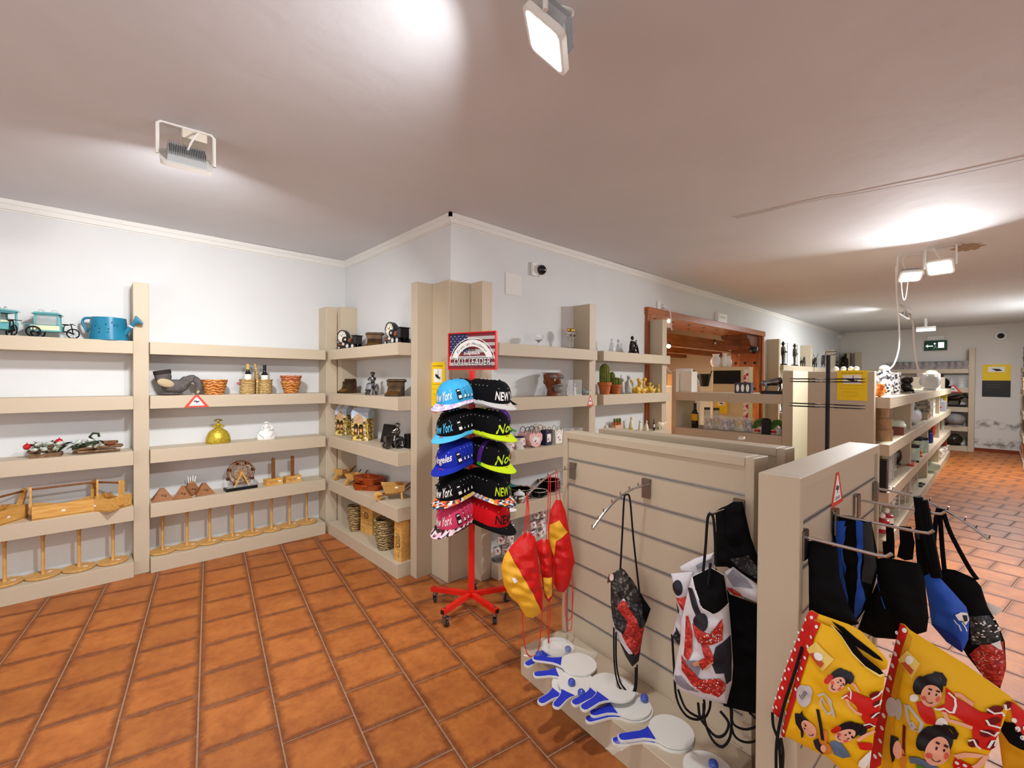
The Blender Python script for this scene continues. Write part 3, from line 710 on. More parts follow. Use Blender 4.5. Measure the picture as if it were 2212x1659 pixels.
# second shelf: goose, pots, bottle basket
GREY = mat('grey_stoneware', '6c6664', .85, col2='534e4c', scale=30, bump=.5); DGREY = mat('dark_stoneware', '2c2827', .85, bump=.4); TAN = mat('tan_stoneware', 'b7a584', .85, bump=.4)
t = thing('goose_planter', 'grey stoneware goose planter bending its neck to the shelf', 'planter', (LY(378, 851), 4.80, S2), rad(4))
M().sph((0, 0, .075), (.095, .07, .06), 20, 12).sph((-.03, 0, .012), (.07, .055, .014), 16, 6).build('body', GREY, t)
M().lathe([(.05, 0), (.058, .03), (.06, .085), (.055, .088), (.05, .05), (0, .04)], 18, T=Tr(-.075, 0, .12) @ Ry(rad(-10))).build('planter_opening', GREY, t)
m = M(); m.lathe([(.0615, .06), (.0625, .09), (.055, .093), (.053, .08)], 18, T=Tr(-.075, 0, .12) @ Ry(rad(-10))); m.build('dark_rim', DGREY, t)
M().tube(spline([(.05, 0, .09), (.085, -.005, .125), (.12, -.01, .14), (.15, -.014, .125), (.168, -.018, .085), (.178, -.02, .06)], 5), [.045]*6+[.036]*6+[.03]*6+[.026]*6+[.025, .022], 10).sph((.172, -.02, .055), (.028, .022, .024), 12, 8).build('neck', GREY, t)
M().tube([(.168, -.02, .042), (.155, -.022, .012)], [.015, .008], 10).build('beak', TAN, t)
m = M(); m.sph((-.075, -.066, .105), (.06, .012, .034), 14, 8, T=Ry(rad(18))); m.build('wing', TAN, t)
WOV = wavy('glazed_weave', '8a3d10', 'e3a050', 13, .25, 7, 'Z', 3); WOV2 = wavy('glazed_weave_red', '8f3f24', 'd88a5a', 13, .3, 7, 'Z', 3); WICK = wavy('pale_wicker', '7a5a2a', 'd9b878', 20, .6, 9, 'Z', 4); SEAG = wavy('dark_seagrass', '3a2c16', 'c0a670', 14, .7, 8, 'Z', 4)
def pot(r0_, r1_, h, mt, t, z=0, nm='pot_body'):
    prof = [(r0_, z)]
    for i in range(9): s = i/8; prof += [(r0_+(r1_-r0_)*s+.003*(i % 2), z+.004+h*.86*s)]
    prof += [(r1_+.004, z+h*.88), (r1_+.004, z+h), (r1_-.004, z+h), (r1_-.008, z+h*.85), (r0_-.006, z+.02), (0, z+.02)]
    return M().lathe(prof, 26).build(nm, mt, t)
t = thing('woven_pot', 'single wide orange woven-look pot between goose and bottle basket', 'pot', (LY(463, 851), 4.80, S2)); pot(.073, .098, .135, WOV, t)
t = thing('woven_pot', 'lower amber woven-look pot of the nested pair near the corner', 'pot', (LY(628, 850), 4.80, S2)); pot(.062, .092, .12, WOV, t)
t = thing('woven_pot', 'upper reddish woven-look pot nested in the amber one', 'pot', (LY(628, 850), 4.80, S2+.062)); pot(.064, .096, .115, WOV2, t)
t = thing('bottle_basket', 'double wicker basket with arched handle holding two wine bottles', 'basket', (LY(553, 851), 4.805, S2), rad(-3))
def bwall(cx):
    prof = [(.06, 0), (.064, .005)]+[(.064+.004*(i % 2), .012+.013*i) for i in range(9)]+[(.071, .128), (.071, .138), (.06, .138), (.058, .02), (0, .02)]
    return M().lathe(prof, 24, (cx, 0, 0)).build('basket_cup', WICK, t)
bwall(-.071); bwall(.071)
M().tube(spline([(0, -.05, .0), (0, -.06, .1), (0, -.03, .2), (-.01, 0, .285), (.005, .03, .24), (0, .055, .14), (0, .05, .02)], 5), .011, 8).build('arched_handle', WICK, t)
M().sph((-.15, -.03, .1), .014, 10, 7).tube([(-.14, -.03, .1), (-.13, -.03, .12)], .002, 4).build('red_bead', mat('pink_bead', 'b5636a', .3), t)
BOT = mat('dark_bottle_glass', '0a0d0a', .06, coat=.6)
def bottle(label, loc, h=.3, r=.036, rz=0, lab='ece8da', foil='0a0a0a', labz=(.09, .17)):
    t = thing('wine_bottle', label, 'bottle', loc, rz); k = h/.3
    M().lathe([(r*.9, 0), (r, .006), (r, .165*k), (r*.9, .19*k), (r*.5, .215*k), (r*.4, .235*k), (r*.38, .288*k), (r*.44, .289*k), (r*.44, .3*k), (0, .3*k)], 24).build('bottle_glass', BOT, t)
    m = M(); m.grid(lambda u, v: ((r+.0006)*math.cos(PI+.25+u*(PI-.5)), (r+.0006)*math.sin(PI+.25+u*(PI-.5)), (labz[0]+v*(labz[1]-labz[0]))*k), 12, 2); m.build('label', mat('label_'+lab, lab, .6), t)
    M().lathe([(r*.43, .24*k), (r*.41, .287*k), (r*.47, .289*k), (r*.47, .3*k), (0, .301*k)], 16).build('foil_capsule', mat('foil_'+foil, foil, .35), t)
    return t
bottle('left wine bottle in the wicker basket, with gold foil neck', (LY(553, 851)-.07, 4.80, S2+.0205), .262, .034, foil='c7a964', labz=(.12, .19))
bottle('right wine bottle in the wicker basket, with black neck', (LY(553, 851)+.072, 4.80, S2+.0205), .255, .034, labz=(.125, .185))

# triangular camera warning stickers
TRI = mat('red_sticker', 'd9452f', .5)
def tri_sticker(label, F, w, h):
    # F maps (x right, z up, out) to the world
    t = thing('warning_sticker', label, 'sticker', F(0, 0, 0))
    o = V(F(0, 0, 0)); G = lambda x, z, q: tuple(V(F(x, z, q))-o)
    m = M(); cut = .06
    m.prism([(-w/2, 0), (w/2, 0), (w*cut, h), (-w*cut, h)], .0003, .0009, F=lambda u, v, q: G(u, v, q)); m.build('red_border', TRI, t, flat=True)
    m = M(); m.prism([(-w*.31, h*.12), (w*.31, h*.12), (w*.03, h*.82), (-w*.03, h*.82)], .0009, .0012, F=lambda u, v, q: G(u, v, q)); m.build('white_field', PAPER, t, flat=True)
    m = M(); put_text(m, 'CAMARA', 0, h*.2, h*.1, w*.42, F=lambda x, z: G(x, z, .0015))
    m.add([G(x, z, .0015) for x, z in ((-w*.16, h*.44), (w*.1, h*.4), (w*.13, h*.5), (-w*.08, h*.56))], [(0, 1, 2, 3)]); m.add([G(x, z, .0015) for x, z in ((-w*.02, h*.33), (w*.03, h*.33), (w*.03, h*.42), (-w*.02, h*.43))], [(0, 1, 2, 3)])
    m.build('camera_symbol', mat('sticker_ink', '4a4a4a', .6), t, flat=True)
    return t
xx = fy(425, 880, 4.69).x
tri_sticker('red triangular camera sticker on the shelf edge under the goose', lambda x, z, q: (xx+x, 4.69-q, 1.347+z), .18, .105)

# third shelf: perfume figures
GOLD = mat('gold_glaze', 'c9b23a', .28, metal=.35, col2='a88f22', scale=60, bump=.35, bscale=70); PORC = mat('white_porcelain', 'eceae6', .3); WLINE = mat('grey_line', '8b8b8b', .6)
t = thing('lady_bottle', 'gold dimpled perfume bottle shaped like a lady in a wide skirt', 'figurine', (LY(471, 959), 4.80, S3))
M().lathe([(.09, 0), (.097, .01), (.098, .03), (.09, .07), (.07, .105), (.04, .128), (.018, .138), (0, .14)], 26, sy=.75).build('skirt', GOLD, t)
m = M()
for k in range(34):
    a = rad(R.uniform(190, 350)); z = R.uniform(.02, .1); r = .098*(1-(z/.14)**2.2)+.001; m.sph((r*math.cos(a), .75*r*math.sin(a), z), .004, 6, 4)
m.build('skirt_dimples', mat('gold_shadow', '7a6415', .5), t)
M().lathe([(.016, .135), (.022, .15), (.026, .165), (.014, .178), (.008, .184), (0, .19)], 14, sy=.7).tube([(-.024, 0, .166), (-.042, -.012, .15), (-.02, -.022, .14)], .007, 6).tube([(.024, 0, .166), (.044, -.012, .152), (.022, -.022, .14)], .007, 6).build('torso', GOLD, t)
M().sph((0, 0, .196), (.013, .013, .015), 12, 8).build('head', GOLD, t)
M().lathe([(.036, .2), (.034, .206), (.02, .216), (0, .219)], 20, sy=.8).build('hat', mat('old_gold_hat', '7d7030', .35, metal=.4), t)
t = thing('lady_bottle', 'white porcelain perfume bottle shaped like a seated lady', 'figurine', (LY(575, 951), 4.80, S3))
M().lathe([(.078, 0), (.084, .01), (.082, .045), (.06, .08), (.03, .098), (.016, .105), (0, .106)], 24, sy=.5).build('skirt', PORC, t)
M().lathe([(.016, .1), (.024, .115), (.026, .13), (.012, .145), (0, .15)], 12, sy=.7).tube([(-.026, 0, .132), (-.045, -.01, .112), (-.03, -.025, .095)], .007, 6).tube([(.026, 0, .132), (.05, -.01, .115), (.035, -.03, .09)], .007, 6).build('torso', PORC, t)
M().sph((0, 0, .155), (.012, .012, .014), 12, 8).lathe([(.024, .16), (.022, .166), (0, .173)], 14).build('head', PORC, t)
m = M()
for pth in ([(-.07, -.028, .05), (-.045, -.036, .03), (-.035, -.041, .012)], [(.0, -.035, .05), (.01, -.028, .08), (.035, -.026, .092), (.06, -.02, .085)], [(.02, -.04, .02), (.04, -.037, .04), (.055, -.03, .06)]): m.tube(spline(pth, 4), .0022, 5)
m.build('grey_fold_lines', WLINE, t)

# fourth shelf: wedge pen holders, ferris wheel, post blocks
def wedge(label, loc, rz, w=.155, h=.1, pens=False):
    t = thing('wooden_wedge', label, 'wooden holder', loc, rz)
    M().prism([(-w/2, 0), (w/2, 0), (w*.09, h), (-w*.09, h)], -.05, -.036, F=lambda u, v, q: (u, q+.36*v, v)).build('front_board', DKWOOD2, t, flat=True)
    M().prism([(-w/2, 0), (w/2, 0), (w*.09, h), (-w*.09, h)], .05, .036, F=lambda u, v, q: (u, q-.3*v, v)).build('back_board', DKWOOD2, t, flat=True)
    m = M(); m.sph((0, -.046+.36*h*.35, h*.35), (.013, .003, .014), 8, 5).sph((.018, -.046+.36*h*.28, h*.28), (.008, .003, .02), 8, 5); m.build('burnt_mark', mat('burnt_wood', '4a2d14', .7), t)
    if pens:
        for k in range(4): M().tube([(-.02+.013*k, -.008, .09), (-.03+.02*k, -.005, .165-.008*(k % 2))], .0035, 6).build('white_pen', PAPER, t)
    return t
DKWOOD2 = mat('walnut_stain', '9a6534', .5, col2='7c4a22', scale=10, stretch=(1, 5, 5))
wedge('brown wooden wedge holder nearest the tall post', (LY(350, 1078), 4.79, S4), 0)
wedge('dark-marked wooden wedge holder, second from the tall post', (LY(393, 1078), 4.765, S4), rad(-14), .14, .1)
wedge('wooden wedge holder with white pens, behind the other wedges', (LY(416, 1070), 4.865, S4), rad(8), .15, .12, True)
wedge('wooden wedge holder with two dark tree marks, nearest the ferris wheel', (LY(440, 1072), 4.785, S4), rad(4), .15, .1)
t = thing('ferris_wheel_model', 'wooden model ferris wheel on a black base', 'model', (LY(519, 1058), 4.79, S4), rad(3))
M().chbox(-.13, .13, -.05, .05, 0, .028, .005).build('black_base', BLACK, t)
M().box(-.12, .12, -.045, .045, .0285, .05).build('glass_tray', ACRYL, t)
for y in (-.028, .028):
    m = M(); m.tube([(0.105*math.cos(2*PI*i/32), y, .155+.105*math.sin(2*PI*i/32)) for i in range(32)], .004, 6, closed=True); m.tube([(0.07*math.cos(2*PI*i/28), y, .155+.07*math.sin(2*PI*i/28)) for i in range(28)], .003, 6, closed=True)
    m.build('wheel_rim', DKWOOD, t)
    m = M()
    for i in range(12): a = 2*PI*i/12; m.tube([(0, y, .155), (.105*math.cos(a), y, .155+.105*math.sin(a))], .0018, 4)
    m.build('spokes', BEECH, t)
    for sx in (-1, 1): M().beam((sx*.062, y*1.4, .03), (0, y*1.4, .16), .01, .012).build('support_leg', PINE, t)
M().cyl((0, -.045, .155), (0, .045, .155), .012, n=12).build('axle', PINE, t)
for i in range(8):
    a = 2*PI*i/8+.3; M().chbox(-.014, .014, -.018, .018, -.03, -.006, .003, T=Tr(.107*math.cos(a), 0, .158+.107*math.sin(a))).build('gondola_cabin', mat('cabin_red_brown', '4b2016', .5), t)
def postblock(label, loc, rz):
    t = thing('wooden_post_block', label, 'wooden stand', loc, rz)
    M().chbox(-.075, .075, -.045, .045, 0, .06, .002).build('block', PINE, t, flat=True)
    m = M(); m.prism([(-.014, .0602), (.014, .0602), (.014, .248), (.008, .257), (-.008, .257), (-.014, .248)], -.011, .011); m.build('post', DKWOOD, t, flat=True)
    m = M(); put_text(m, 'tabla de madera', -.01, .034, .009, .085, y=-.0456); put_text(m, 'hecho a mano', -.01, .02, .008, .07, y=-.0456); m.build('stamped_text', mat('brown_ink', '5a3512', .7), t)
    M().box(.03, .056, -.0458, -.0452, .03, .042).build('price_sticker', PAPER, t)
    return t
postblock('wooden block with an upright post, next to the ferris wheel', (LY(589, 1044), 4.79, S4), rad(5))
postblock('wooden block with an upright post, nearest the inner corner', (LY(631, 1034), 4.80, S4), rad(3))
# ================================================================ THINGS ON THE SHORT WALL (faces -X; rz -90 turns a front towards the shopper)
Q = rad(-90)
def SP_(px, py, z, X=1.9): p = fx(px, py, X); return V((X, p.y, z))
IVORY = mat('clock_face', 'e9e2d2', .4); COPPER = mat('copper', 'b0704a', .3, metal=.7); CHALF = mat('lamp_chrome', 'd5d2cb', .2, metal=.6)
def loco(label, loc, rz, s=1.):
    t = thing('locomotive_clock', label, 'clock', loc, rz); BK = mat('loco_black', '141213', .35, col2='231c1c', scale=18)
    M().box(-.13, .14, -.035, .035, .006, .014).box(-.12, .12, -.045, -.04, .018, .024).build('track_frame', BK, t)
    M().chbox(-.115, .09, -.04, .04, .035, .07, .006).build('running_board', BK, t)
    m = M(); m.cyl((-.05, 0, .105), (.08, 0, .085), .034, .03, 16); m.build('boiler', BK, t)
    for k in range(3): m = M(); m.cyl((.035+.016*k, 0, .09), (.043+.016*k, 0, .09), .034, n=16); m.build('copper_band', COPPER, t)
    M().chbox(.1, .15, -.045, .045, .055, .135, .004).box(.095, .155, -.05, .05, .135, .142).build('cab', BK, t)
    m = M(); T = Tr(-.075, 0, .135) @ Rz(rad(90)) @ Ry(rad(-90)); m.lathe([(.0, -.06), (.05, -.055), (.068, -.03), (.07, .012), (.064, .018), (.058, .012), (0, .01)], 26, T=T); m.build('clock_drum', BK, t)
    m = M(); m.lathe([(0, .0125), (.057, .0125), (.057, .0105), (0, .0105)], 26, T=T); m.build('dial', IVORY, t)
    m = M()
    for k in range(12): a = 2*PI*k/12; m.cbox((.046*math.cos(a), .046*math.sin(a), .0135), (.007, .007, .001), T=T)
    m.beam(T @ V((0, 0, .015)), T @ V((.03, -.015, .015)), .004, .001).beam(T @ V((0, 0, .015)), T @ V((.02, .02, .015)), .004, .001); m.build('numerals_and_hands', INK, t)
    m = M()
    for k in range(12): a = 2*PI*(k+.5)/12; m.sph(T @ V((.0665*math.cos(a), .0665*math.sin(a), .016)), .004, 6, 4)
    m.build('rim_studs', CHALF, t)
    for x, y, z, r in ((-.02, -.044, .055, .018), (.0, -.04, .1, .013)): M().sph((x, y, z), (r, r*.6, r), 12, 8).build('headlamp', CHALF, t)
    for x in (-.07, -.052, -.034): pass
    m = M()
    for x in (-.095, -.075, -.055): m.sph((x, -.042, .05), (.008, .005, .008), 8, 6)
    m.build('rivets', COPPER, t)
    for x, r in ((.045, .032), (.115, .03), (-.07, .018)):
        for y in (-.048, .048):
            m = M(); m.lathe([(r, -.006), (r, .006), (r*.7, .007), (r*.62, .003), (0, .004)], 18, T=Tr(x, y, r+.002) @ Rx(rad(90 if y < 0 else -90))); m.build('wheel', BK, t)
            if y < 0: m = M(); m.lathe([(0, .0075), (r*.6, .0075), (r*.6, .004), (0, .004)], 16, T=Tr(x, y, r+.002) @ Rx(rad(90))); m.build('wheel_hub', CHALF, t)
    return t
loco('black locomotive clock nearest the inner corner on the top shelf', SP_(752, 748, S1, 1.9), Q+rad(20))
loco('black locomotive clock against the corner post on the top shelf', SP_(856, 741, S1, 1.91)+V((0, .02, 0)), Q+rad(3))
BRASS = mat('antique_brass', '5c4426', .4, metal=.6, col2='33251a', scale=16)
BRASS2 = mat('worn_brass', '93692f', .35, metal=.6)
def typewriter(label, loc, rz, s=1.):
    t = thing('model_typewriter', label, 'model', loc, rz)
    M().prism([(-.075, .0), (.07, .0), (.07, .12), (.03, .125), (-.01, .08), (-.03, .04), (-.075, .018)], -.06, .06, F=lambda u, v, q: (q, u, v)).build('housing', BRASS, t)
    M().cyl((-.075, .035, .132), (.075, .035, .132), .016, n=14).cyl((-.088, .035, .132), (-.075, .035, .132), .011, n=10).cyl((.075, .035, .132), (.088, .035, .132), .011, n=10).build('roller', BRASS, t)
    M().box(-.07, .07, -.005, .0, .085, .12).build('paper_rest', BRASS, t)
    m = M()
    for r in range(4):
        for k in range(9): m.cyl((-.048+.012*k, -.07+.012*r, .02+.005*r), (-.048+.012*k, -.072+.012*r, .027+.006*r), .0042, n=7)
    m.build('keys', BRASS2, t)
    return t
typewriter('dark brass model typewriter between the two locomotive clocks', SP_(808, 742, S1, 1.94), Q+rad(50))
typewriter('brass model typewriter at the corner end of the second shelf', SP_(750, 851, S2, 1.9), Q+rad(12))
typewriter('brass model typewriter at the post end of the second shelf', SP_(853, 855, S2, 1.9), Q+rad(38))
def rider(t, mt, z=.1, x=0.03, s=1.):
    m = M(); m.sph((x, 0, z+.105*s), .018*s, 12, 8).lathe([(.026*s, 0), (.024*s, .004), (.016*s, .012*s), (0, .018*s)], 12, (x, 0, z+.113*s)); m.build('rider_head', mt, t)
    m = M(); m.sph((x, 0, z+.055*s), (.02*s, .024*s, .036*s), 12, 8)
    for y in (-.026, .026): m.tube([(x, y*s, z+.075*s), (x-.03*s, y*1.3*s, z+.055*s), (x-.055*s, y*.7*s, z+.05*s)], .006*s, 6).tube([(x, y*.6*s, z+.025*s), (x-.035*s, y*s, z+.02*s), (x-.04*s, y*s, z-.02*s)], .008*s, 6)
    m.build('rider_body', mt, t)
def tractor(label, loc, rz, mt, mt2, tex=False):
    t = thing('metal_tractor_figure', label, 'figurine', loc, rz)
    M().chbox(-.085, .0, -.024, .024, .055, .105, .006).chbox(-.01, .05, -.02, .02, .04, .07, .005).cyl((-.05, 0, .105), (-.05, 0, .135), .006, n=8).build('engine', mt, t)
    m = M()
    for k in range(6): m.box(-.0865, -.0855, -.02+.007*k, -.016+.007*k, .06, .1)
    m.build('grille', mt2, t)
    for y in (-.04, .04):
        m = M(); m.tube([(.03+.04*math.cos(2*PI*i/20), y, .045+.04*math.sin(2*PI*i/20)) for i in range(20)], .012, 8, closed=True); m.cyl((.03, y-.008, .045), (.03, y+.008, .045), .02, n=12); m.build('rear_wheel', mt, t)
        m = M(); m.tube([(-.07+.02*math.cos(2*PI*i/16), y*.8, .027+.02*math.sin(2*PI*i/16)) for i in range(16)], .0075, 8, closed=True); m.cyl((-.07, y*.8-.006, .027), (-.07, y*.8+.006, .027), .01, n=10); m.build('front_wheel', mt, t)
        M().tube([(.075*1, y, .05), (.06, y, .09), (.03, y, .1), (-.005, y, .085)], .006, 6).build('mudguard', mt, t)
    rider(t, mt2, .085, .03)
    return t
SILV = mat('polished_metal', 'b9b7b5', .15, metal=.95, col2='454446', scale=30)
tractor('silver metal figure riding a car, between the brass typewriters', SP_(803, 854, S2, 1.9), rad(48), SILV, PEWTER)
tractor('dark metal farmer figure on a tractor near the corner post', SP_(852, 964, S3, 1.88), rad(-8), mat('gunmetal', '2e2b2a', .3, metal=.8, col2='6a665f', scale=30), SILV)
m = M(); m.box(-.085, .085, -.006, .006, 0, .17); m.xf(Rx(rad(-14))); o = m.build('black_plaque', BLACK, None, loc=SP_(834, 950, S3+.003, 1.965), rz=Q+rad(8)); tag(o, 'black plaque leaning on the wall behind the tractor figure', 'plaque')
o = M().chbox(-.02, .05, -.04, .04, 0, .12, .004).box(-.021, .051, -.041, .041, .1, .106).build('black_box', BLACK, None, loc=SP_(884, 966, S3, 1.99), rz=Q); tag(o, 'small black gift box beside the corner post', 'box')
# printed bottle carriers
PRN = cells('oil_print', ['c89b2a', '6b5a1e', 'e0c25a', 'd8d2c2', '8a6a2c', 'b7862a', '4e4319', 'e6cf86'], 60); SKYP = mat('sky_blue_print', 'a9c0dc', .5, col2='dfe6ee', scale=14); HOUSE = mat('stone_print', 'd2b492', .6, col2='b78d68', scale=24)
def carrier(label, loc, rz, w=.17, d=.1, h=.31):
    t = thing('bottle_carrier', label, 'box', loc, rz)
    M().chbox(-w/2, w/2, -d/2, d/2, 0, h*.68, .002).build('printed_box', PRN, t, flat=True)
    M().prism([(-d/2, h*.6801), (d/2, h*.6801), (d/2, h*.86), (.012, h), (-.012, h), (-d/2, h*.86)], -w/2, w/2, F=lambda u, v, q: (q, u, v)).build('sky_top', SKYP, t, flat=True)
    y = -d/2
    M().prism([(-w*.36, h*.52), (w*.2, h*.52), (w*.2, h*.72), (-w*.05, h*.84), (-w*.36, h*.72)], y-.0012, y-.0002).build('house_print', HOUSE, t, flat=True)
    m = M()
    for k, x in enumerate((-w*.33, -w*.03)): m.prism([(x, h*.17), (x+w*.24, h*.17), (x+w*.24, h*.46), (x+w*.2, h*.5), (x+w*.04, h*.5), (x, h*.46)], y-.0022, y-.0013)
    m.build('cut_out_window', mat('dark_window', '22150c', .4), t, flat=True)
    for k, x in enumerate((-w*.21, w*.09)): M().lathe([(.018, h*.18), (.018, h*.36), (.008, h*.43), (.008, h*.49)], 12, (x, y-.001, 0), sy=.12).build('bottle_seen_inside', mat('amber_bottle', '6d4316', .2), t); M().box(x-.012, x+.012, y-.0052, y-.0035, h*.26, h*.35).build('bottle_label', mat('bottle_label', 'd9a06a', .6), t)
    m = M(); put_text(m, 'Toledo', 0, 0, .03, h*.36, F=lambda a, b: (w*.37-b*.9, y-.0016, h*.42+a)); m.build('brand_lettering', mat('olive_ink', '4c4a22', .6), t, flat=True)
    return t
carrier('printed bottle carrier box nearest the inner corner', SP_(744, 948, S3, 1.93)+V((0, .015, 0)), Q+rad(30), .135, .1)
carrier('printed bottle carrier box with two windows, right of its twin', SP_(783, 953, S3, 1.9), Q+rad(34), .18, .1)
# mini wheelbarrows
def barrow(label, loc, rz, s=1.):
    t = thing('toy_wheelbarrow', label, 'wheelbarrow', loc, rz)
    def P(x, y, z): return (x*s, y*s, z*s)
    m = M(); m.add([P(-.06, -.035, .045), P(.06, -.035, .045), P(.06, .035, .045), P(-.06, .035, .045), P(-.085, -.06, .11), P(.07, -.06, .1), P(.07, .06, .1), P(-.085, .06, .11)],
        [(3, 2, 1, 0), (0, 1, 5, 4), (1, 2, 6, 5), (2, 3, 7, 6), (3, 0, 4, 7)]); m.add([P(-.055, -.03, .052), P(.055, -.03, .052), P(.055, .03, .052), P(-.055, .03, .052), P(-.08, -.054, .11), P(.064, -.054, .1), P(.064, .054, .1), P(-.08, .054, .11)],
        [(0, 1, 2, 3), (4, 5, 1, 0), (5, 6, 2, 1), (6, 7, 3, 2), (7, 4, 0, 3)]); n = 8; m.f += [(4, 5, 13, 12), (5, 6, 14, 13), (6, 7, 15, 14), (7, 4, 12, 15)]; m.m += [0]*4
    m.build('tray', PINE, t, flat=True)
    for y in (-.04, .04):
        M().beam(P(-.11, y*.5, .03), P(.06, y, .05), .009*s, .009*s).beam(P(.06, y, .05), P(.15, y*1.15, .115), .009*s, .009*s).build('handle_rail', DKWOOD, t, flat=True)
        M().beam(P(.045, y, .05), P(.05, y, 0), .009*s, .012*s).build('leg', PINE, t, flat=True)
    m = M(); m.lathe([(.03*s, -.007*s), (.03*s, .007*s), (0, .008*s)], 18, T=Tr(-.105*s, 0, .03*s) @ Rx(rad(90))); m.build('wheel', PINE, t)
    M().box(-.001, .02*s, -.0615*s, -.06*s, .085*s, .095*s).build('price_sticker', PAPER, t)
    return t
barrow('small pale toy wheelbarrow nearest the inner corner, tray facing out', SP_(741, 1046, S4, 1.9), rad(28), .95)
barrow('small pale toy wheelbarrow, second from the inner corner', SP_(766, 1052, S4, 1.89), rad(25), .95)
barrow('large pale toy wheelbarrow at the corner post, seen from its side', SP_(851, 1078, S4, 1.9), rad(-22), 1.25)
TERR = mat('glazed_terracotta', '9a4316', .2, var=.12, scale=10)
def dish(label, loc, rz):
    t = thing('terracotta_dish', label, 'dish', loc, rz); m = M(); rings = [(.86, 0), (1, .05), (1.05, .052), (1.05, .058), (.95, .058), (.84, .012), (.01, .012)]; n = 20; vs = []
    base = rrect(.27, .18, .03)
    for k, z in rings: vs += [(x*k, y*k, z) for x, y in base]
    n = len(base); fs = [tuple(range(n-1, -1, -1))]+[(i*n+j, i*n+(j+1) % n, (i+1)*n+(j+1) % n, (i+1)*n+j) for i in range(len(rings)-1) for j in range(n)]+[tuple(range((len(rings)-1)*n, len(rings)*n))]
    m.add(vs, fs); m.build('glazed_dish', TERR, t)
    for sx in (-1, 1): M().chbox(-.03, .03, -.012, .0, .04, .052, .003, T=Tr(0, sx*.094+(.0 if sx < 0 else .012), 0)).build('grip', TERR, t)
    return t
dish('lower glazed terracotta baking dish of the stack of two', SP_(798, 1072, S4, 1.9), Q+rad(38))
dish('upper glazed terracotta baking dish of the stack of two', SP_(798, 1072, S4, 1.9)+V((0, 0, .0605)), Q+rad(14))
# plinth: wine crates and seagrass baskets
def crate(label, loc, rz, w, h, d=.09, word='TVRMI', vert=False):
    t = thing('wooden_wine_box', label, 'wooden box', loc, rz)
    M().chbox(-w/2, w/2, -d/2, d/2, 0, h, .002).build('box_body', PINE, t, flat=True)
    for x in (-w*.17, w*.17):
        if not vert: M().box(x-.0006, x+.0006, -d/2-.0006, -d/2+.001, 0.002, h-.002).build('plank_joint', DKWOOD, t)
    m = M(); y = -d/2-.0009
    if vert:
        for i, (s_, L_) in enumerate((('Tornillar', .13), ('& Tesoro', .12), ('MEDINA', .1))): put_text(m, s_, 0, 0, .016, L_, bold=.02, F=lambda a, b, i=i: (-.02+.022*i-b, y, h*.5+a))
        put_text(m, 'Vino', 0, 0, .012, .05, F=lambda a, b: (.015-b, y, h*.16+a))
    else:
        put_text(m, word, 0, h*.82, h*.09, w*.66, y=y, bold=.03); put_text(m, 'vinos de la tierra', 0, h*.3, h*.022, w*.6, y=y); put_text(m, 'tinto', 0, h*.24, h*.02, w*.22, y=y)
        a = ell(0, h*.55, h*.1, h*.1, 20); b = ell(0, h*.55, h*.075, h*.075, 20); m.add([(u, y, v) for u, v in a+b], [(i, (i+1) % 20, 20+(i+1) % 20, 20+i) for i in range(20)])
        m.add([(u, y, v) for u, v in ((-.02, h*.57), (0, h*.5), (.022, h*.6), (.0, h*.54))], [(0, 1, 2, 3)])
    m.build('stamped_lettering', INK, t, flat=True)
    M().box(-w*.3, -w*.2, y-.0002, y+.0006, h*.6, h*.63).build('price_sticker', PAPER, t)
    return t
crate('wooden wine box with stamped lettering nearest the inner corner', SP_(738, 1132, S0, 1.96)+V((0, .0, 0)), Q+rad(14), .2, .31)
crate('wooden wine box with stamped lettering between the seagrass baskets', SP_(800, 1160, S0, 1.96), Q+rad(8), .2, .31)
crate('narrow wooden wine box with sideways lettering at the corner post', SP_(869, 1196, S0, 1.86), Q+rad(6), .1, .33, .09, vert=True)
def gbasket(label, loc, n, r0_, r1_, h, st):
    for k in range(n):
        t = thing('seagrass_basket', label[k], 'basket', (loc[0], loc[1], loc[2]+k*st)); pot(r0_, r1_, h, SEAG, t, nm='woven_body')
        M().tube([((r1_+.003)*math.cos(2*PI*i/24), (r1_+.003)*math.sin(2*PI*i/24), h) for i in range(24)], .006, 6, closed=True).build('rim', SEAG, t)
gbasket(['seagrass basket at the bottom of the slim stack', 'seagrass basket in the middle of the slim stack', 'seagrass basket on top of the slim stack'], SP_(766, 1146, S0, 1.87), 3, .042, .062, .13, .055)
gbasket(['seagrass basket at the bottom of the wide stack', 'seagrass basket in the middle of the wide stack', 'seagrass basket on top of the wide stack'], SP_(832, 1178, S0, 1.87), 3, .062, .086, .14, .058)
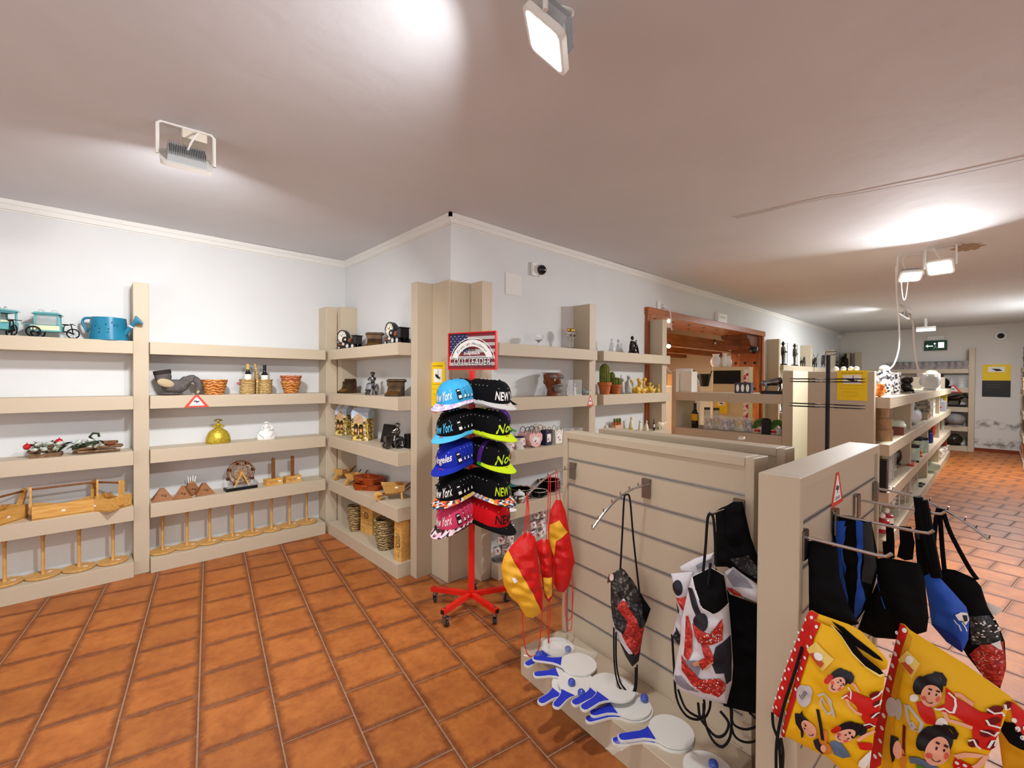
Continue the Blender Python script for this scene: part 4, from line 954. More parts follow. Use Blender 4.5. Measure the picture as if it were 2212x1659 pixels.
# ================================================================ CAP STAND
RC = V((1.932, 2.485, 0))
REDW = mat('red_wire', 'd8301a', .35)
cs = thing('cap_stand', 'red wire cap stand on castors in front of the wall corner', 'display stand', RC)
M().box(-.016, .016, -.016, .016, .1, 1.66, T=Rz(rad(20))).build('pole', RED, cs, flat=True)
ANG = [-166, -94, -22, 50, 122]
GREYR = mat('castor_rubber', '2a2a2b', .5)
for k, a in enumerate(ANG):
    A = Rz(rad(a)); am = M().box(.0, .3, -.016, .016, .085, .115, T=A).build('base_arm', RED, cs, flat=True)
    M().box(.3, .3015, -.014, .014, .087, .113, T=A).build('black_end_cap', BLACK, am)
    M().cyl(A @ V((.275, 0, .115)), A @ V((.275, 0, .122)), .008, n=6).build('nut', STEEL, am)
    m = M(); c = A @ V((.275, 0, 0)); B = Tr(c.x, c.y, 0) @ Rz(rad(a*1.7+20))
    m.cyl(B @ V((0, 0, .085)), B @ V((0, 0, .062)), .016, n=12); m.box(-.022, .012, -.016, -.012, .02, .064, T=B).box(-.022, .012, .012, .016, .02, .064, T=B).box(-.022, .012, -.016, .016, .06, .064, T=B)
    if k in (0, 3): m.box(-.05, -.015, -.012, .012, .058, .064, T=B)
    w = m.build('castor_fork', STEEL, cs)
    m = M(); m.lathe([(.02, -.010), (.024, -.006), (.024, .006), (.02, .010), (0, .0101)], 18, T=B @ Tr(-.012, 0, .0245) @ Rx(PI/2)); m.build('castor_wheel', GREYR, cs)
TZ = [1.515, 1.315, 1.115, .905, .725]
# wire arms at each tier
def wire_arm(z, d):
    m = M(); A = Rz(d); L_ = .335
    def P(x, y, zz): return A @ V((x, y, z+zz))
    for s in (-1, 1): m.tube([P(.016, s*.008, -.035), P(.016, s*.045, -.035), P(.19, s*.05, -.05), P(.2, s*.05, -.045), P(.2, s*.046, -.02), P(.03, s*.042, -.008), P(.016, s*.008, -.008)], .0022, 5)
    m.tube([P(.016, 0, -.05), P(L_-.03, -.0, -.085)], .0024, 5)
    m.tube([P(L_-.06, -.035, -.075), P(L_+.0, -.038, -.092), P(L_+.025, -.02, -.085), P(L_+.028, 0, -.075), P(L_+.025, .02, -.085), P(L_, .038, -.092), P(L_-.06, .035, -.075)], .0022, 5)
    m.build('wire_arm', REDW, cs)
for z in TZ:
    for d in (PI+rad(20), -PI/2, 0, PI/2): wire_arm(z, d)
# header sign
SW, SHh = .40, .262
sg = thing('header_sign', 'framed flag sign with cap lettering on top of the red cap stand', 'sign', (RC.x, RC.y, 1.66+SHh/2+.004), rad(-72))
for nm, b in (('frame_top', (-SW/2, SW/2, SHh/2-.008, SHh/2)), ('frame_bottom', (-SW/2, SW/2, -SHh/2, -SHh/2+.008)), ('frame_side', (-SW/2, -SW/2+.008, -SHh/2+.0085, SHh/2-.0085)), ('frame_side', (SW/2-.008, SW/2, -SHh/2+.0085, SHh/2-.0085))):
    M().box(b[0], b[1], -.014, .01, b[2], b[3]).build(nm, RED, sg, flat=True)
NAVY = mat('navy_print', '2a2a55', .5); MAROON = mat('maroon_print', '7c2630', .5); GRAYW = mat('grey_white_print', 'b9b4b0', .5)
x0, x1, z0, z1 = -SW/2+.008, SW/2-.008, -SHh/2+.008, SHh/2-.008
M().box(x0, x1, -.003, .003, z0, z1).build('board', GRAYW, sg, flat=True)
m = M(); nS = 11; hS = (z1-z0)/nS
for k in range(0, nS, 2):
    xs = x0 if k < 5 else x0+.4*(x1-x0); m.box(xs, x1, -.0036, -.003, z0+k*hS, z0+(k+1)*hS)
m.build('red_stripes', MAROON, sg, flat=True)
M().box(x0, x0+.4*(x1-x0), -.0036, -.003, z0+5*hS, z1).build('blue_canton', NAVY, sg, flat=True)
m = M()
for i in range(9):
    for j in range(7):
        if (i+j) % 2 == 0:
            cx, cz = x0+.012+i*.0168, z0+5*hS+.012+j*.0175; m.add([(cx+(.0045 if q % 2 == 0 else .002)*math.sin(q*PI/5), -.0041, cz+(.0045 if q % 2 == 0 else .002)*math.cos(q*PI/5)) for q in range(10)], [tuple(range(9, -1, -1))])
m.build('stars', PAPER, sg, flat=True)
m = M()
def arch(r0_, r1_, y, a0=0, a1=PI, cz=-.10, ex=1.0):
    n = 40; vs = [(ex*r*math.cos(a0+(a1-a0)*i/n), y, cz+r*math.sin(a0+(a1-a0)*i/n)) for r in (r0_, r1_) for i in range(n+1)]
    m.add(vs, [(i, n+1+i, n+2+i, i+1) for i in range(n)])
arch(.188, .193, -.0044); arch(.132, .178, -.0044, rad(20), rad(160))
m.build('white_arch', PAPER, sg, flat=True)
m = M(); s_ = 'Premium Headwear'
for i, ch in enumerate(s_):
    if ch == ' ': continue
    a = rad(141-102*i/(len(s_)-1)); vs, fs = letters(ch, .001)
    cu_h = .021 if ch in 'PH' else (.021 if ch in 'd' else .014)
    vs, fs = letters(ch, cu_h); c, s2 = math.cos(a-PI/2), math.sin(a-PI/2); rr = .152 if ch in 'PHd' else .1495
    m.add([(rr*math.cos(a)+x*c-z*s2, -.005, -.10+rr*math.sin(a)+x*s2+z*c) for x, z in vs], fs)
put_text(m, 'KIDS', -.005, .012, .024, .066, y=-.005, bold=.03); m.build('dark_lettering', INK, sg, flat=True)
m = M(); put_text(m, 'Snapback', 0, -.018, .026, .14, y=-.0052, bold=.02, shear=.15)
m.build('snapback_lettering', PAPER, sg, flat=True)
m = M(); put_text(m, 'OUT LEADER', 0, -.074, .056, .318, y=-.0046, bold=.06, shear=.1); m.build('dark_outline_lettering', INK, sg, flat=True)
m = M(); put_text(m, 'OUT LEADER', 0, -.074, .05, .306, y=-.0053, bold=.0, shear=.1); m.build('white_lettering', PAPER, sg, flat=True)

# caps: one prototype per design, then copies
def capm(name, c): return mat('cap_'+name, c, .85, spec=.15)
CAPC = dict(black='0b0b0d', lightblue='3fa9dc', royal='1e2fa8', pink='d6436a', red='d0141c', purple='4a2178', lime='c6e021', cyan='55bbe6', grey='c9c6c2', green='1f8a35', teal='0f5f5c', white='eceae6')
for k, c in CAPC.items(): capm(k, c)
cells('cap_multi', ['e8762b', 'f1e6d6', '2b2b3c', 'd94b2f', 'c9d7e8', 'f0c23c', '7a86b8', '1a1a1a'], 55)
cells('cap_lilac', ['d8d4f2', 'b9aee0', 'f1eef9', 'e9bcd8', 'c7c9ee'], 60)
cells('cap_zebra', ['f0b9c6', '151215', 'f5d6dc', '1d181b', 'f3c8d2'], 70, stretch=(1, .4, 1))
HT, RX, RY = .138, .098, .113
def dome(phi, s):
    z = HT*s; k = max(0, 1-s**2.7)**.5; f = 1.0
    return V((RX*k*math.sin(phi), -RY*k*math.cos(phi)*(1 if math.cos(phi) > 0 else .96), z))
capprotos = {}
def cap_proto(crown, brim, word, ink, label, loc, rz, script=False):
    t = thing('baseball_cap', label, 'cap', loc, rz)
    m = M(); m.grid(lambda u, v: dome(2*PI*u, min(v, .9995)), 30, 12, wrap=True); crw = m.build('crown', MATS['cap_'+crown], t, ang=60)
    def brimf(u, v):
        a = (u-.5)*PI*1.02; r = 1+v*.78*(math.cos(a)**.6 if math.cos(a) > 0 else 0); p = V((RX*1.0*math.sin(a)*(1+.06*v), -RY*math.cos(a)*r, .004)); p.z += -.013*v*math.cos(a)-.016*(p.x/RX)**2*v; return p
    m = M(); m.grid(brimf, 18, 6, th=.003); brm = m.build('brim', MATS['cap_'+brim], t, ang=60)
    M().sph((0, 0, HT), (.008, .008, .004), 10, 6).build('button', MATS['cap_'+(brim if brim in CAPC else crown)], crw)
    m = M()
    for k in range(6):
        ph = 2*PI*k/6+PI/6; p = dome(ph, .72); m.sph(p, .0032, 6, 4)
    m.build('eyelets', mat('eyelet', 'd8d8dc', .3, metal=.4), crw)
    if word:
        vs, fs = letters(word, .054 if not script else .058, .15, bold=.02, shear=.25 if script else 0.)
        m = M(); out = []
        for x, z in vs:
            zz = .055+z+(x*.18 if script else 0); ph = x/.104; p = dome(ph, max(.02, zz/HT)); out.append(V((p.x*1.02, p.y*1.012-.0012, p.z)))
        m.add(out, fs); m.build('front_lettering', mat('thread_'+ink, CAPC.get(ink, ink), .7), crw, flat=True)
    m = M(); m.decal(lambda u, v: brimf(.5+u, v), ell(.09, .72, .055, .16, 18), 1, 0, 1); m.build('brim_sticker', mat('gold_sticker', 'c8b071', .3, metal=.5), brm)
    m = M(); m.decal(lambda u, v: brimf(.5+u, v), ell(.09, .72, .04, .12, 18), 2, 0, 1); m.build('sticker_centre', mat('sticker_dark', '3a352c', .4), brm)
    # hang tag by the side of the crown
    T = Tr(.0, 0, 0); m = M(); P = [dome(1.0, .62)*1.05, dome(1.3, .62)*1.05, dome(1.34, .18)*1.08, dome(1.04, .18)*1.08]; n = (P[1]-P[0]).cross(P[2]-P[0]).normalized()*.0015
    m.add(P+[p+n for p in P], [(0, 1, 2, 3), (7, 6, 5, 4), (0, 4, 5, 1), (1, 5, 6, 2), (2, 6, 7, 3), (3, 7, 4, 0)]); htg = m.build('hang_tag', mat('tag_black', '16161a', .4), t, flat=True)
    m = M(); c = sum(P, V())/4; nn = n.normalized(); ou = nn if nn.dot(c) > 0 else -nn
    for a, b in ((.1, .22), (.62, .9)):
        q = lambda u, v: P[0].lerp(P[1], u).lerp(P[3].lerp(P[2], u), v)+ou*.0022
        m.add([q(.15, a), q(.85, a), q(.85, b), q(.15, b)], [(0, 1, 2, 3)])
    m.build('tag_print', PAPER, htg, flat=True)
    return t
TN = ['top', 'second', 'third', 'fourth', 'lowest']; ON = ['front', 'second', 'third', 'fourth', 'fifth']
LEFT = [('lightblue', 'lilac', 'New York', 'white', 1), ('black', 'cyan', 'New York', 'cyan', 1), ('royal', 'royal', 'Angeles', 'white', 1), ('black', 'multi', 'New York', 'white', 1), ('pink', 'zebra', 'New York', 'white', 1)]
RIGHT = [('black', 'grey', 'NEW Y', 'white', 0), ('black', 'lime', 'Nod', 'lime', 1), ('black', 'lime', 'Nod', 'lime', 1), ('black', 'multi', 'NEW Y', 'lime', 0), ('red', 'black', 'NEW', 'black', 0)]
BACKX = [('black', 'black'), ('purple', 'green'), None, ('black', 'teal'), ('black', 'white')]
BACKY = [('red', 'black'), ('black', 'black'), ('black', 'red'), ('black', 'black'), ('black', 'pink')]
def put_cap(spec, label, loc, rz, tilt, roll=0.):
    key = spec[:2]+((spec[2], spec[3]) if len(spec) > 2 else ('', ''))
    if key not in capprotos:
        o = cap_proto(spec[0], spec[1], spec[2] if len(spec) > 2 else '', spec[3] if len(spec) > 2 else '', label, loc, rz, bool(spec[4]) if len(spec) > 2 else False); capprotos[key] = o
    else: o = copy_tree(capprotos[key], label, loc, rz)
    o.rotation_euler = (tilt, roll, rz); o['group'] = 'caps on the red wire stand'; return o
bn = dict(multi='multicolour', lilac='lilac patterned', zebra='zebra print', lightblue='light blue', royal='royal blue')
for lv in range(5):
    z = TZ[lv]-.055
    for arm, spec, nn, d in (('left', LEFT[lv], 4, (-.94, -.342)), ('right', RIGHT[lv], 5, (0, -1))):
        for k in range(nn):
            r_ = .235-.042*k; sp = spec
            if lv == 2 and arm == 'right' and k >= 1: sp = ('purple', 'green') if k == 1 else ('black', 'black')
            if lv == 0 and arm == 'left' and k == 3: sp = ('black', 'black')
            rz = math.atan2(d[0], -d[1])
            put_cap(sp, f'{bn.get(sp[0], sp[0])} cap with {bn.get(sp[1], sp[1])} brim, {ON[k]} on the {arm} arm of the {TN[lv]} tier', (RC.x+d[0]*r_, RC.y+d[1]*r_, z-.012*(nn-k)/nn+.012), rz+R.uniform(-.04, .04), rad(13)+R.uniform(-.03, .03))
    for arm, spec, d, nn in (('far right', BACKX[lv], (1, 0), 2), ('far left', BACKY[lv], (0, 1), 1)):
        if spec is None: continue
        for k in range(nn):
            r_ = .22-.05*k
            put_cap(spec, f'{spec[0]} cap with {spec[1]} brim, {ON[k]} on the {arm} arm of the {TN[lv]} tier', (RC.x+d[0]*r_, RC.y+d[1]*r_, z), math.atan2(d[0], -d[1]), rad(13))

# yellow surveillance notices and the stickers around the stand
def notice(label, F, w, h, small=False):
    t = thing('surveillance_notice', label, 'sign', F(0, 0, 0)); o = V(F(0, 0, 0)); G = lambda x, z, q: tuple(V(F(x, z, q))-o)
    def bx(nm, x0, x1, z0, z1, q0, q1, mt):
        m = M(); m.prism([(x0, z0), (x1, z0), (x1, z1), (x0, z1)], q0, q1, F=lambda u, v, q: G(u, v, q)); m.build(nm, mt, t, flat=True)
    bx('yellow_sheet', -w/2, w/2, 0, h, .0005, .003, YELLOW)
    bx('picture_field', -w*.3, w*.3, h*.55, h*.85, .0031, .0036, PAPER)
    m = M(); put_text(m, 'ZONA VIDEOVIGILADA', 0, h*.915, h*.033, w*.74, F=lambda x, z: G(x, z, .0036), bold=.02)
    for i, (zz, ww) in enumerate(((.33, .62), (.28, .5), (.23, .56), (.17, .7), (.12, .5))):
        if i: put_text(m, ['', 'LEY ORGANICA 15/1999', 'de proteccion de datos', 'puede ejercitar sus derechos ante', 'el responsable'][i], -w*.06, h*zz, h*.018, w*ww, F=lambda x, z: G(x, z, .0036))
    for zz in (.5, .39): m.add([G(x, z, .0036) for x, z in ((-w*.42, h*zz), (w*.42, h*zz), (w*.42, h*(zz+.005)), (-w*.42, h*(zz+.005)))], [(0, 1, 2, 3)])
    m.build('printed_text', mat('brown_print', '6b5310', .6), t, flat=True)
    m = M(); c = lambda u, v: (w*.3*u, h*(.70+.15*v)); q = .004
    for poly in ([(-.5, .3), (.1, .05), (.35, -.2), (.3, -.55), (-.3, -.3), (-.6, -.05)], [(.05, .05), (.1, .9), (.16, .9), (.16, 0)], [(.35, -.3), (.6, -.15), (.6, -.5), (.38, -.6)]):
        m.add([G(*c(u, v), q) for u, v in poly], [tuple(range(len(poly)))])
    m.build('camera_picture', INK, t, flat=True); return t
pn = fx(946, 870, 2.035)
notice('yellow surveillance notice on the corner cladding behind the caps', lambda x, z, q: (2.035-q, pn.y-x, 1.375+z), .2, .36)
ps = fx(939, 890, 2.035)
tri_sticker('red triangular sticker on the corner cladding, half behind the caps', lambda x, z, q: (2.035-q, ps.y-x, 1.325+z), .06, .06)
# ================================================================ GOODS ON THE SLATWALL PANELS
def waterfall(label, p, A, x, straight=None):
    t = thing('display_hook', label, 'hook', gl(p, A, x, 0, 1.09), A)
    M().box(-.022, .022, -.006, -.001, -.05, .042).box(-.022, .022, -.004, .018, .034, .042).build('mounting_plate', mat('plate_metal', '8d8680', .25, metal=.9), t, flat=True)
    if straight:
        M().tube([(0, -.006, .02), (0, -straight+.02, .016), (0, -straight, .018), (0, -straight-.012, .03)], .005, 8).build('straight_rod', CHROME, t)
    else:
        P = spline([(0, -.006, .012), (0, -.1, .006), (0, -.2, -.022), (0, -.29, -.072), (0, -.36, -.128)], 5)
        M().tube(P, .0055, 8).build('curved_rod', CHROME, t)
        m = M()
        for k in (3, 6, 9, 12, 15, 17, 20): q = P[min(k, len(P)-1)]; m.cyl(q, q+V((0, -.004, .02)), .0035, n=7)
        m.build('pegs', CHROME, t)
    return t
waterfall('chrome hook arm with the red and yellow flag bags', g1p, G1A, .082)
waterfall('chrome hook arm with the single black lace bag', g1p, G1A, .583)
waterfall('chrome rod under the black cords at the right end of the front panel', g1p, G1A, 1.026, .21)
waterfall('chrome rod nearest the camera on the right panel', g3p, G3A, .048, .20)
waterfall('second chrome rod on the right panel, carrying black straps', g3p, G3A, .403, .25)
waterfall('third chrome rod on the right panel', g3p, G3A, .726, .25)
waterfall('curved chrome hook arm at the far end of the right panel', g3p, G3A, 1.075)

class Puff:
    # cushion of cloth standing in a vertical plane through P with normal n; outline given where it crosses that plane
    def __init__(s, px, P, yaw_off=0., D=.03, wr=.004, seed=1, lean=0.):
        s.P = V(P); to = EYE-s.P; a = math.atan2(to.y, to.x)+yaw_off
        s.n = V((math.cos(a)*math.cos(lean), math.sin(a)*math.cos(lean), math.sin(lean))); s.ex = V((-math.sin(a), math.cos(a), 0)); s.ez = s.n.cross(s.ex)
        s.o = [s.p2(q) for q in px]; s.D = D; s.wr = wr; s.sd = seed; s.ob = None
        A_ = cx = cy = 0
        for i in range(len(s.o)):
            (x0, y0), (x1, y1) = s.o[i], s.o[(i+1) % len(s.o)]; k = x0*y1-x1*y0; A_ += k; cx += (x0+x1)*k; cy += (y0+y1)*k
        s.c = (cx/(3*A_), cy/(3*A_))
    def hit(s, q):
        d = ray(*q); return EYE+d*((s.P-EYE).dot(s.n)/d.dot(s.n))
    def p2(s, q): w = s.hit(q)-s.P; return (w.dot(s.ex), w.dot(s.ez))
    def rim(s, a, b):
        dx, dy = a-s.c[0], b-s.c[1]; L_ = math.hypot(dx, dy)
        if L_ < 1e-6: return 0
        best = 1e9
        for i in range(len(s.o)):
            (x0, y0), (x1, y1) = s.o[i], s.o[(i+1) % len(s.o)]; ex, ey = x1-x0, y1-y0; den = dx*ey-dy*ex
            if abs(den) < 1e-12: continue
            t = ((x0-s.c[0])*ey-(y0-s.c[1])*ex)/den; u = ((x0-s.c[0])*dy-(y0-s.c[1])*dx)/den
            if t > 0 and -1e-6 <= u <= 1+1e-6: best = min(best, t)
        return min(1, 1/best)
    def pt(s, a, b, t=None):
        t = s.rim(a, b) if t is None else t; h = s.D*(max(0, 1-t**2.6))**.75
        k = s.sd; w = s.wr*(1-t**4)*(math.sin(a*71+b*23+k)+.8*math.sin(a*37-b*64+2*k)+.6*math.sin(b*120+a*30+k*3))
        return s.P+s.ex*a+s.ez*b+s.n*(h+w)
    def fn(s, a, b): return s.pt(a, b)
    def body(s, name, mt, parent, rings=0):
        rings = max(8, int(max(math.hypot(x-s.c[0], y-s.c[1]) for x, y in s.o)/.014))
        n0 = s.o; O = []
        for i in range(len(n0)):
            a, b = n0[i], n0[(i+1) % len(n0)]; L_ = math.hypot(b[0]-a[0], b[1]-a[1]); k = max(1, int(L_/.014))
            O += [(a[0]+(b[0]-a[0])*j/k, a[1]+(b[1]-a[1])*j/k) for j in range(k)]
        n = len(O); off = parent.location; vs = [s.pt(*s.c, 0)-off]
        for r in range(1, rings+1):
            t = r/rings; vs += [s.pt(s.c[0]+(x-s.c[0])*t, s.c[1]+(y-s.c[1])*t, t)-off for x, y in O]
        fs = [(0, 1+i, 1+(i+1) % n) for i in range(n)]
        for r in range(rings-1):
            for i in range(n): j = (i+1) % n; A_ = 1+r*n; fs.append((A_+i, A_+n+i, A_+n+j, A_+j))
        b0 = len(vs); vs.append(s.P+s.ex*s.c[0]+s.ez*s.c[1]-s.n*s.D*.6-off)
        inner = [s.P+s.ex*(s.c[0]+(x-s.c[0])*.6)+s.ez*(s.c[1]+(y-s.c[1])*.6)-s.n*s.D*.5-off for x, y in O]; vs += inner; ro = 1+(rings-1)*n
        for i in range(n): j = (i+1) % n; fs.append((b0, b0+1+j, b0+1+i)); fs.append((b0+1+i, b0+1+j, ro+j, ro+i))
        s.ob = M().add(vs, fs).build(name, mt, parent, ang=60); return s.ob
    def print_(s, name, mt, parent, polys, lay=1, rings=0):
        m = M()
        for poly in polys:
            P = [s.p2(q) for q in poly]; O = []
            for i in range(len(P)):
                a, b = P[i], P[(i+1) % len(P)]; k = max(1, int(math.hypot(b[0]-a[0], b[1]-a[1])/.008)); O += [(a[0]+(b[0]-a[0])*j/k, a[1]+(b[1]-a[1])*j/k) for j in range(k)]
            cx, cy = sum(p[0] for p in O)/len(O), sum(p[1] for p in O)/len(O)
            k = max(2, int(max(math.hypot(x-cx, y-cy) for x, y in O)/.01))
            m.decal(lambda a, b: s.fn(a, b)-parent.location+s.n*(.0012+.0004*lay), O, lay, 0, k)
        o = m.build(name, mt, s.ob or parent, ang=60)
        if len(polys) > 1: o['kind'] = 'stuff'
        return o
    def line(s, name, mt, parent, paths, w, lay=2, closed=False):
        m = M()
        for pth in paths: m.stroke(lambda a, b: s.fn(a, b)-parent.location+s.n*(.0012+.0004*lay), [s.p2(q) for q in pth], w, lay, 0, closed)
        o = m.build(name, mt, s.ob or parent)
        if len(paths) > 1: o['kind'] = 'stuff'
        return o
    def cord(s, name, mt, parent, paths, r, off=.0, sm=4):
        for pth in paths:
            pts = [s.hit(q)+s.n*off-parent.location for q in pth]; M().tube(spline(pts, sm) if len(pts) > 2 else pts, r, 6).build(name, mt, parent)
def bag(name, label, px, P, mt, yaw_off=0., D=.03, wr=.004, seed=1, cat='bag', group=None, nm='bag_body', lean=0.):
    f = Puff(px, P, yaw_off, D, wr, seed, lean); t = thing(name, label, cat, P, 0, group); f.body(nm, mt, t); return f, t
FR = mat('red_nylon', 'd3130f', .38, spec=.5); FY = mat('yellow_nylon', 'eeb22a', .42, spec=.5); RCORD = mat('red_cord', 'd8221a', .6); BCORD = mat('black_cord', '0a0a0b', .85)
FG = 'drawstring flag bags on the left hook arm'
# right-hand flag bag first (farthest out of the three is the left one)
f, t = bag('drawstring_bag', 'red and yellow flag bag nearest the slatwall, folded', [(1200, 1080), (1212, 1080), (1222, 1105), (1232, 1160), (1242, 1215), (1238, 1225), (1230, 1265), (1218, 1280), (1206, 1278), (1196, 1262), (1195, 1230), (1186, 1190), (1183, 1140), (1190, 1100)], gl(g1p, G1A, .082, -.13, .85), FR, D=.03, seed=2, group=FG)
f.print_('yellow_stripe', FY, t, [[(1187, 1132), (1208, 1121), (1226, 1148), (1201, 1166), (1197, 1200), (1186, 1165)]])
f.cord('red_cord', RCORD, t, [[(1200, 1018), (1200, 1050), (1203, 1084)], [(1203, 1016), (1208, 1060), (1216, 1120), (1218, 1170)], [(1222, 1275), (1221, 1320), (1226, 1335), (1235, 1325), (1237, 1270), (1233, 1225)], [(1224, 1278), (1223, 1345), (1230, 1358), (1235, 1345), (1236, 1275)]], .0022, .02)
f2, t2 = bag('drawstring_bag', 'gathered red sleeve bag with small yellow patch, middle of the flag bags', [(1156, 1172), (1172, 1163), (1186, 1166), (1192, 1190), (1195, 1245), (1194, 1288), (1186, 1302), (1177, 1290), (1170, 1250), (1164, 1210)], gl(g1p, G1A, .082, -.21, .85), FR, D=.035, wr=.007, seed=5, group=FG)
f2.print_('yellow_stripe', FY, t2, [[(1174, 1244), (1192, 1243), (1192, 1284), (1184, 1291), (1176, 1275)]])
f2.cord('red_cord', RCORD, t2, [[(1185, 1024), (1184, 1080), (1180, 1168)], [(1189, 1022), (1188, 1090), (1184, 1168)], [(1183, 1300), (1184, 1375), (1186, 1378), (1189, 1300)]], .0024, .02)
f3, t3 = bag('drawstring_bag', 'large red and yellow flag bag hanging at the hook tip', [(1140, 1148), (1156, 1160), (1166, 1230), (1172, 1290), (1170, 1322), (1150, 1335), (1135, 1331), (1118, 1302), (1100, 1287), (1088, 1262), (1082, 1225), (1088, 1202), (1105, 1178), (1124, 1158)], gl(g1p, G1A, .082, -.32, .85), FR, D=.045, wr=.005, seed=9, group=FG)
f3.print_('yellow_stripe', FY, t3, [[(1098, 1187), (1110, 1205), (1124, 1226), (1150, 1272), (1163, 1303), (1170, 1322), (1150, 1334), (1136, 1330), (1119, 1301), (1101, 1286), (1089, 1262), (1083, 1225), (1089, 1202)]], rings=6)
f3.print_('white_label', PAPER, t3, [[(1106, 1242), (1113, 1239), (1119, 1248), (1112, 1252)]], 3, 1)
f3.cord('red_cord', RCORD, t3, [[(1139, 1068), (1136, 1110), (1131, 1160)], [(1140, 1068), (1143, 1110), (1146, 1160)], [(1138, 1068), (1140, 1100), (1135, 1156)], [(1128, 1318), (1131, 1370), (1139, 1408), (1153, 1413), (1164, 1395), (1170, 1330), (1172, 1270)]], .0026, .015)
f3.cord('white_toggle', PAPER, t3, [[(1131, 1411), (1140, 1414)]], .004, .015)
# black lace bag with a red dancer
LACE = cells('floral_lace_print', ['171412', '2b2722', '0d0b0c', '4e4a45', '221d1a', '171412', '7a7468', '3b2420'], 95); LACE2 = cells('dotted_lace_print', ['101012', '2a2a30', '17171a', '55555c', '1c1c20'], 130)
DRESS = cells('red_polka_print', ['b5211a', 'c93325', '8f1512', 'd9503c', 'a31b18', 'c42b20'], 120); LWHT = mat('bag_white_satin', 'd9d5da', .45); DARKB = mat('print_dark', '22202a', .6); GREYP = mat('print_grey', '8f8c98', .6); SKIN = mat('print_skin', 'd9a283', .6)
BG = lambda a, b: (1280+a*.2894, 1040+b*.2894)
f, t = bag('drawstring_bag', 'black floral drawstring bag with a red dancer, alone on the middle hook', [BG(*q) for q in [(205, 640), (240, 662), (300, 740), (350, 820), (435, 950), (397, 1060), (385, 1085), (345, 1338), (296, 1378), (245, 1300), (165, 1080), (135, 900), (135, 720), (165, 680)]], gl(g1p, G1A, .583, -.15, .8), LACE, D=.03, seed=3)
f.print_('black_side_panel', BLKFAB, t, [[BG(*q) for q in [(345, 822), (430, 948), (398, 1050), (372, 985), (370, 900)]]])
f.print_('dotted_panel', LACE2, t, [[BG(*q) for q in [(300, 880), (365, 900), (372, 985), (395, 1050), (350, 1075), (325, 1000), (300, 950)]], [BG(*q) for q in [(140, 925), (230, 935), (250, 1000), (215, 1100), (165, 1070), (145, 1000)]]])
f.print_('white_triangle', LWHT, t, [[BG(*q) for q in [(165, 1085), (215, 1105), (250, 1170), (300, 1262), (270, 1262), (205, 1185)]], [BG(*q) for q in [(205, 880), (235, 852), (250, 875)]]], 2)
f.print_('red_dress_print', DRESS, t, [[BG(*q) for q in [(215, 870), (250, 875), (300, 960), (326, 1000), (352, 1078), (385, 1078), (362, 1180), (342, 1262), (318, 1276), (262, 1200), (222, 1130), (258, 1040), (250, 945), (185, 915)]]], 3, 6)
f.print_('dark_hem', mat('dark_brown_satin', '1d1512', .5), t, [[BG(*q) for q in [(195, 1180), (260, 1262), (350, 1280), (340, 1335), (297, 1374), (250, 1300)]]], 2)
f.print_('swing_tag', mat('kraft_tag', '4a3524', .6), t, [[BG(*q) for q in [(122, 690), (170, 672), (162, 740), (108, 755)]]], 4, 1); f.print_('tag_picture', mat('tag_pink', 'e7cfc6', .6), t, [[BG(*q) for q in ell(143, 708, 18, 26, 12)]], 6, 1)
f.cord('black_cord', BCORD, t, [[BG(252, 92), BG(236, 120), BG(222, 380), BG(208, 640)], [BG(252, 92), BG(278, 120), BG(305, 420), BG(350, 825)], [BG(160, 1075), BG(163, 1330), BG(190, 1490), BG(245, 1560), BG(300, 1550), BG(318, 1480), BG(320, 1370)], [BG(176, 1110), BG(178, 1330), BG(205, 1470), BG(255, 1545), BG(290, 1590), BG(325, 1520), BG(332, 1350)]], .0042, .02)
# cluster of dancer totes on the right-hand rod
BE = lambda a, b: (1430+a*.3495, 1060+b*.3495)
BK_ = mat('bag_black', '09090b', .85, spec=.15)
f, t = bag('tote_bag', 'large plain black drawstring bag behind the white dancer bag', [BE(*q) for q in [(330, 470), (400, 600), (420, 640), (640, 720), (680, 900), (690, 1370), (560, 1375), (380, 1330), (360, 1000), (330, 700)]], gl(g1p, G1A, 1.026, -.07, .75), BK_, D=.03, seed=4)
f.cord('black_cord', BCORD, t, [[BE(540, 1370), BE(600, 1440), BE(520, 1475), BE(440, 1440), BE(430, 1340)], [BE(640, 1370), BE(610, 1520), BE(520, 1555), BE(440, 1500), BE(425, 1340)]], .0045, .0)
f, t = bag('tote_bag', 'black hank of cords and dark lace bag tops at the end of the front panel', [BE(*q) for q in [(330, 130), (360, 108), (400, 92), (440, 68), (498, 68), (520, 160), (550, 290), (600, 420), (640, 520), (640, 600), (500, 520), (400, 470), (330, 470), (318, 390), (335, 250)]], gl(g1p, G1A, 1.026, -.1, .95), BK_, D=.03, wr=.006, seed=6)
f.print_('lace_print', LACE2, t, [[BE(*q) for q in [(420, 400), (530, 380), (600, 480), (600, 540), (500, 490)]]])
f, t = bag('tote_bag', 'grey-white lace-topped dancer bag right of the cord hank', [BE(*q) for q in [(390, 500), (440, 470), (560, 560), (660, 640), (660, 720), (560, 680), (400, 610)]], gl(g1p, G1A, 1.026, -.12, .85), LWHT, D=.02, seed=7)
f.print_('red_print', DRESS, t, [[BE(*q) for q in [(402, 600), (430, 590), (480, 625), (500, 655), (470, 650), (440, 640)]]])
f.print_('grey_print', GREYP, t, [[BE(*q) for q in [(440, 480), (520, 540), (560, 590), (440, 580), (400, 520)]]])
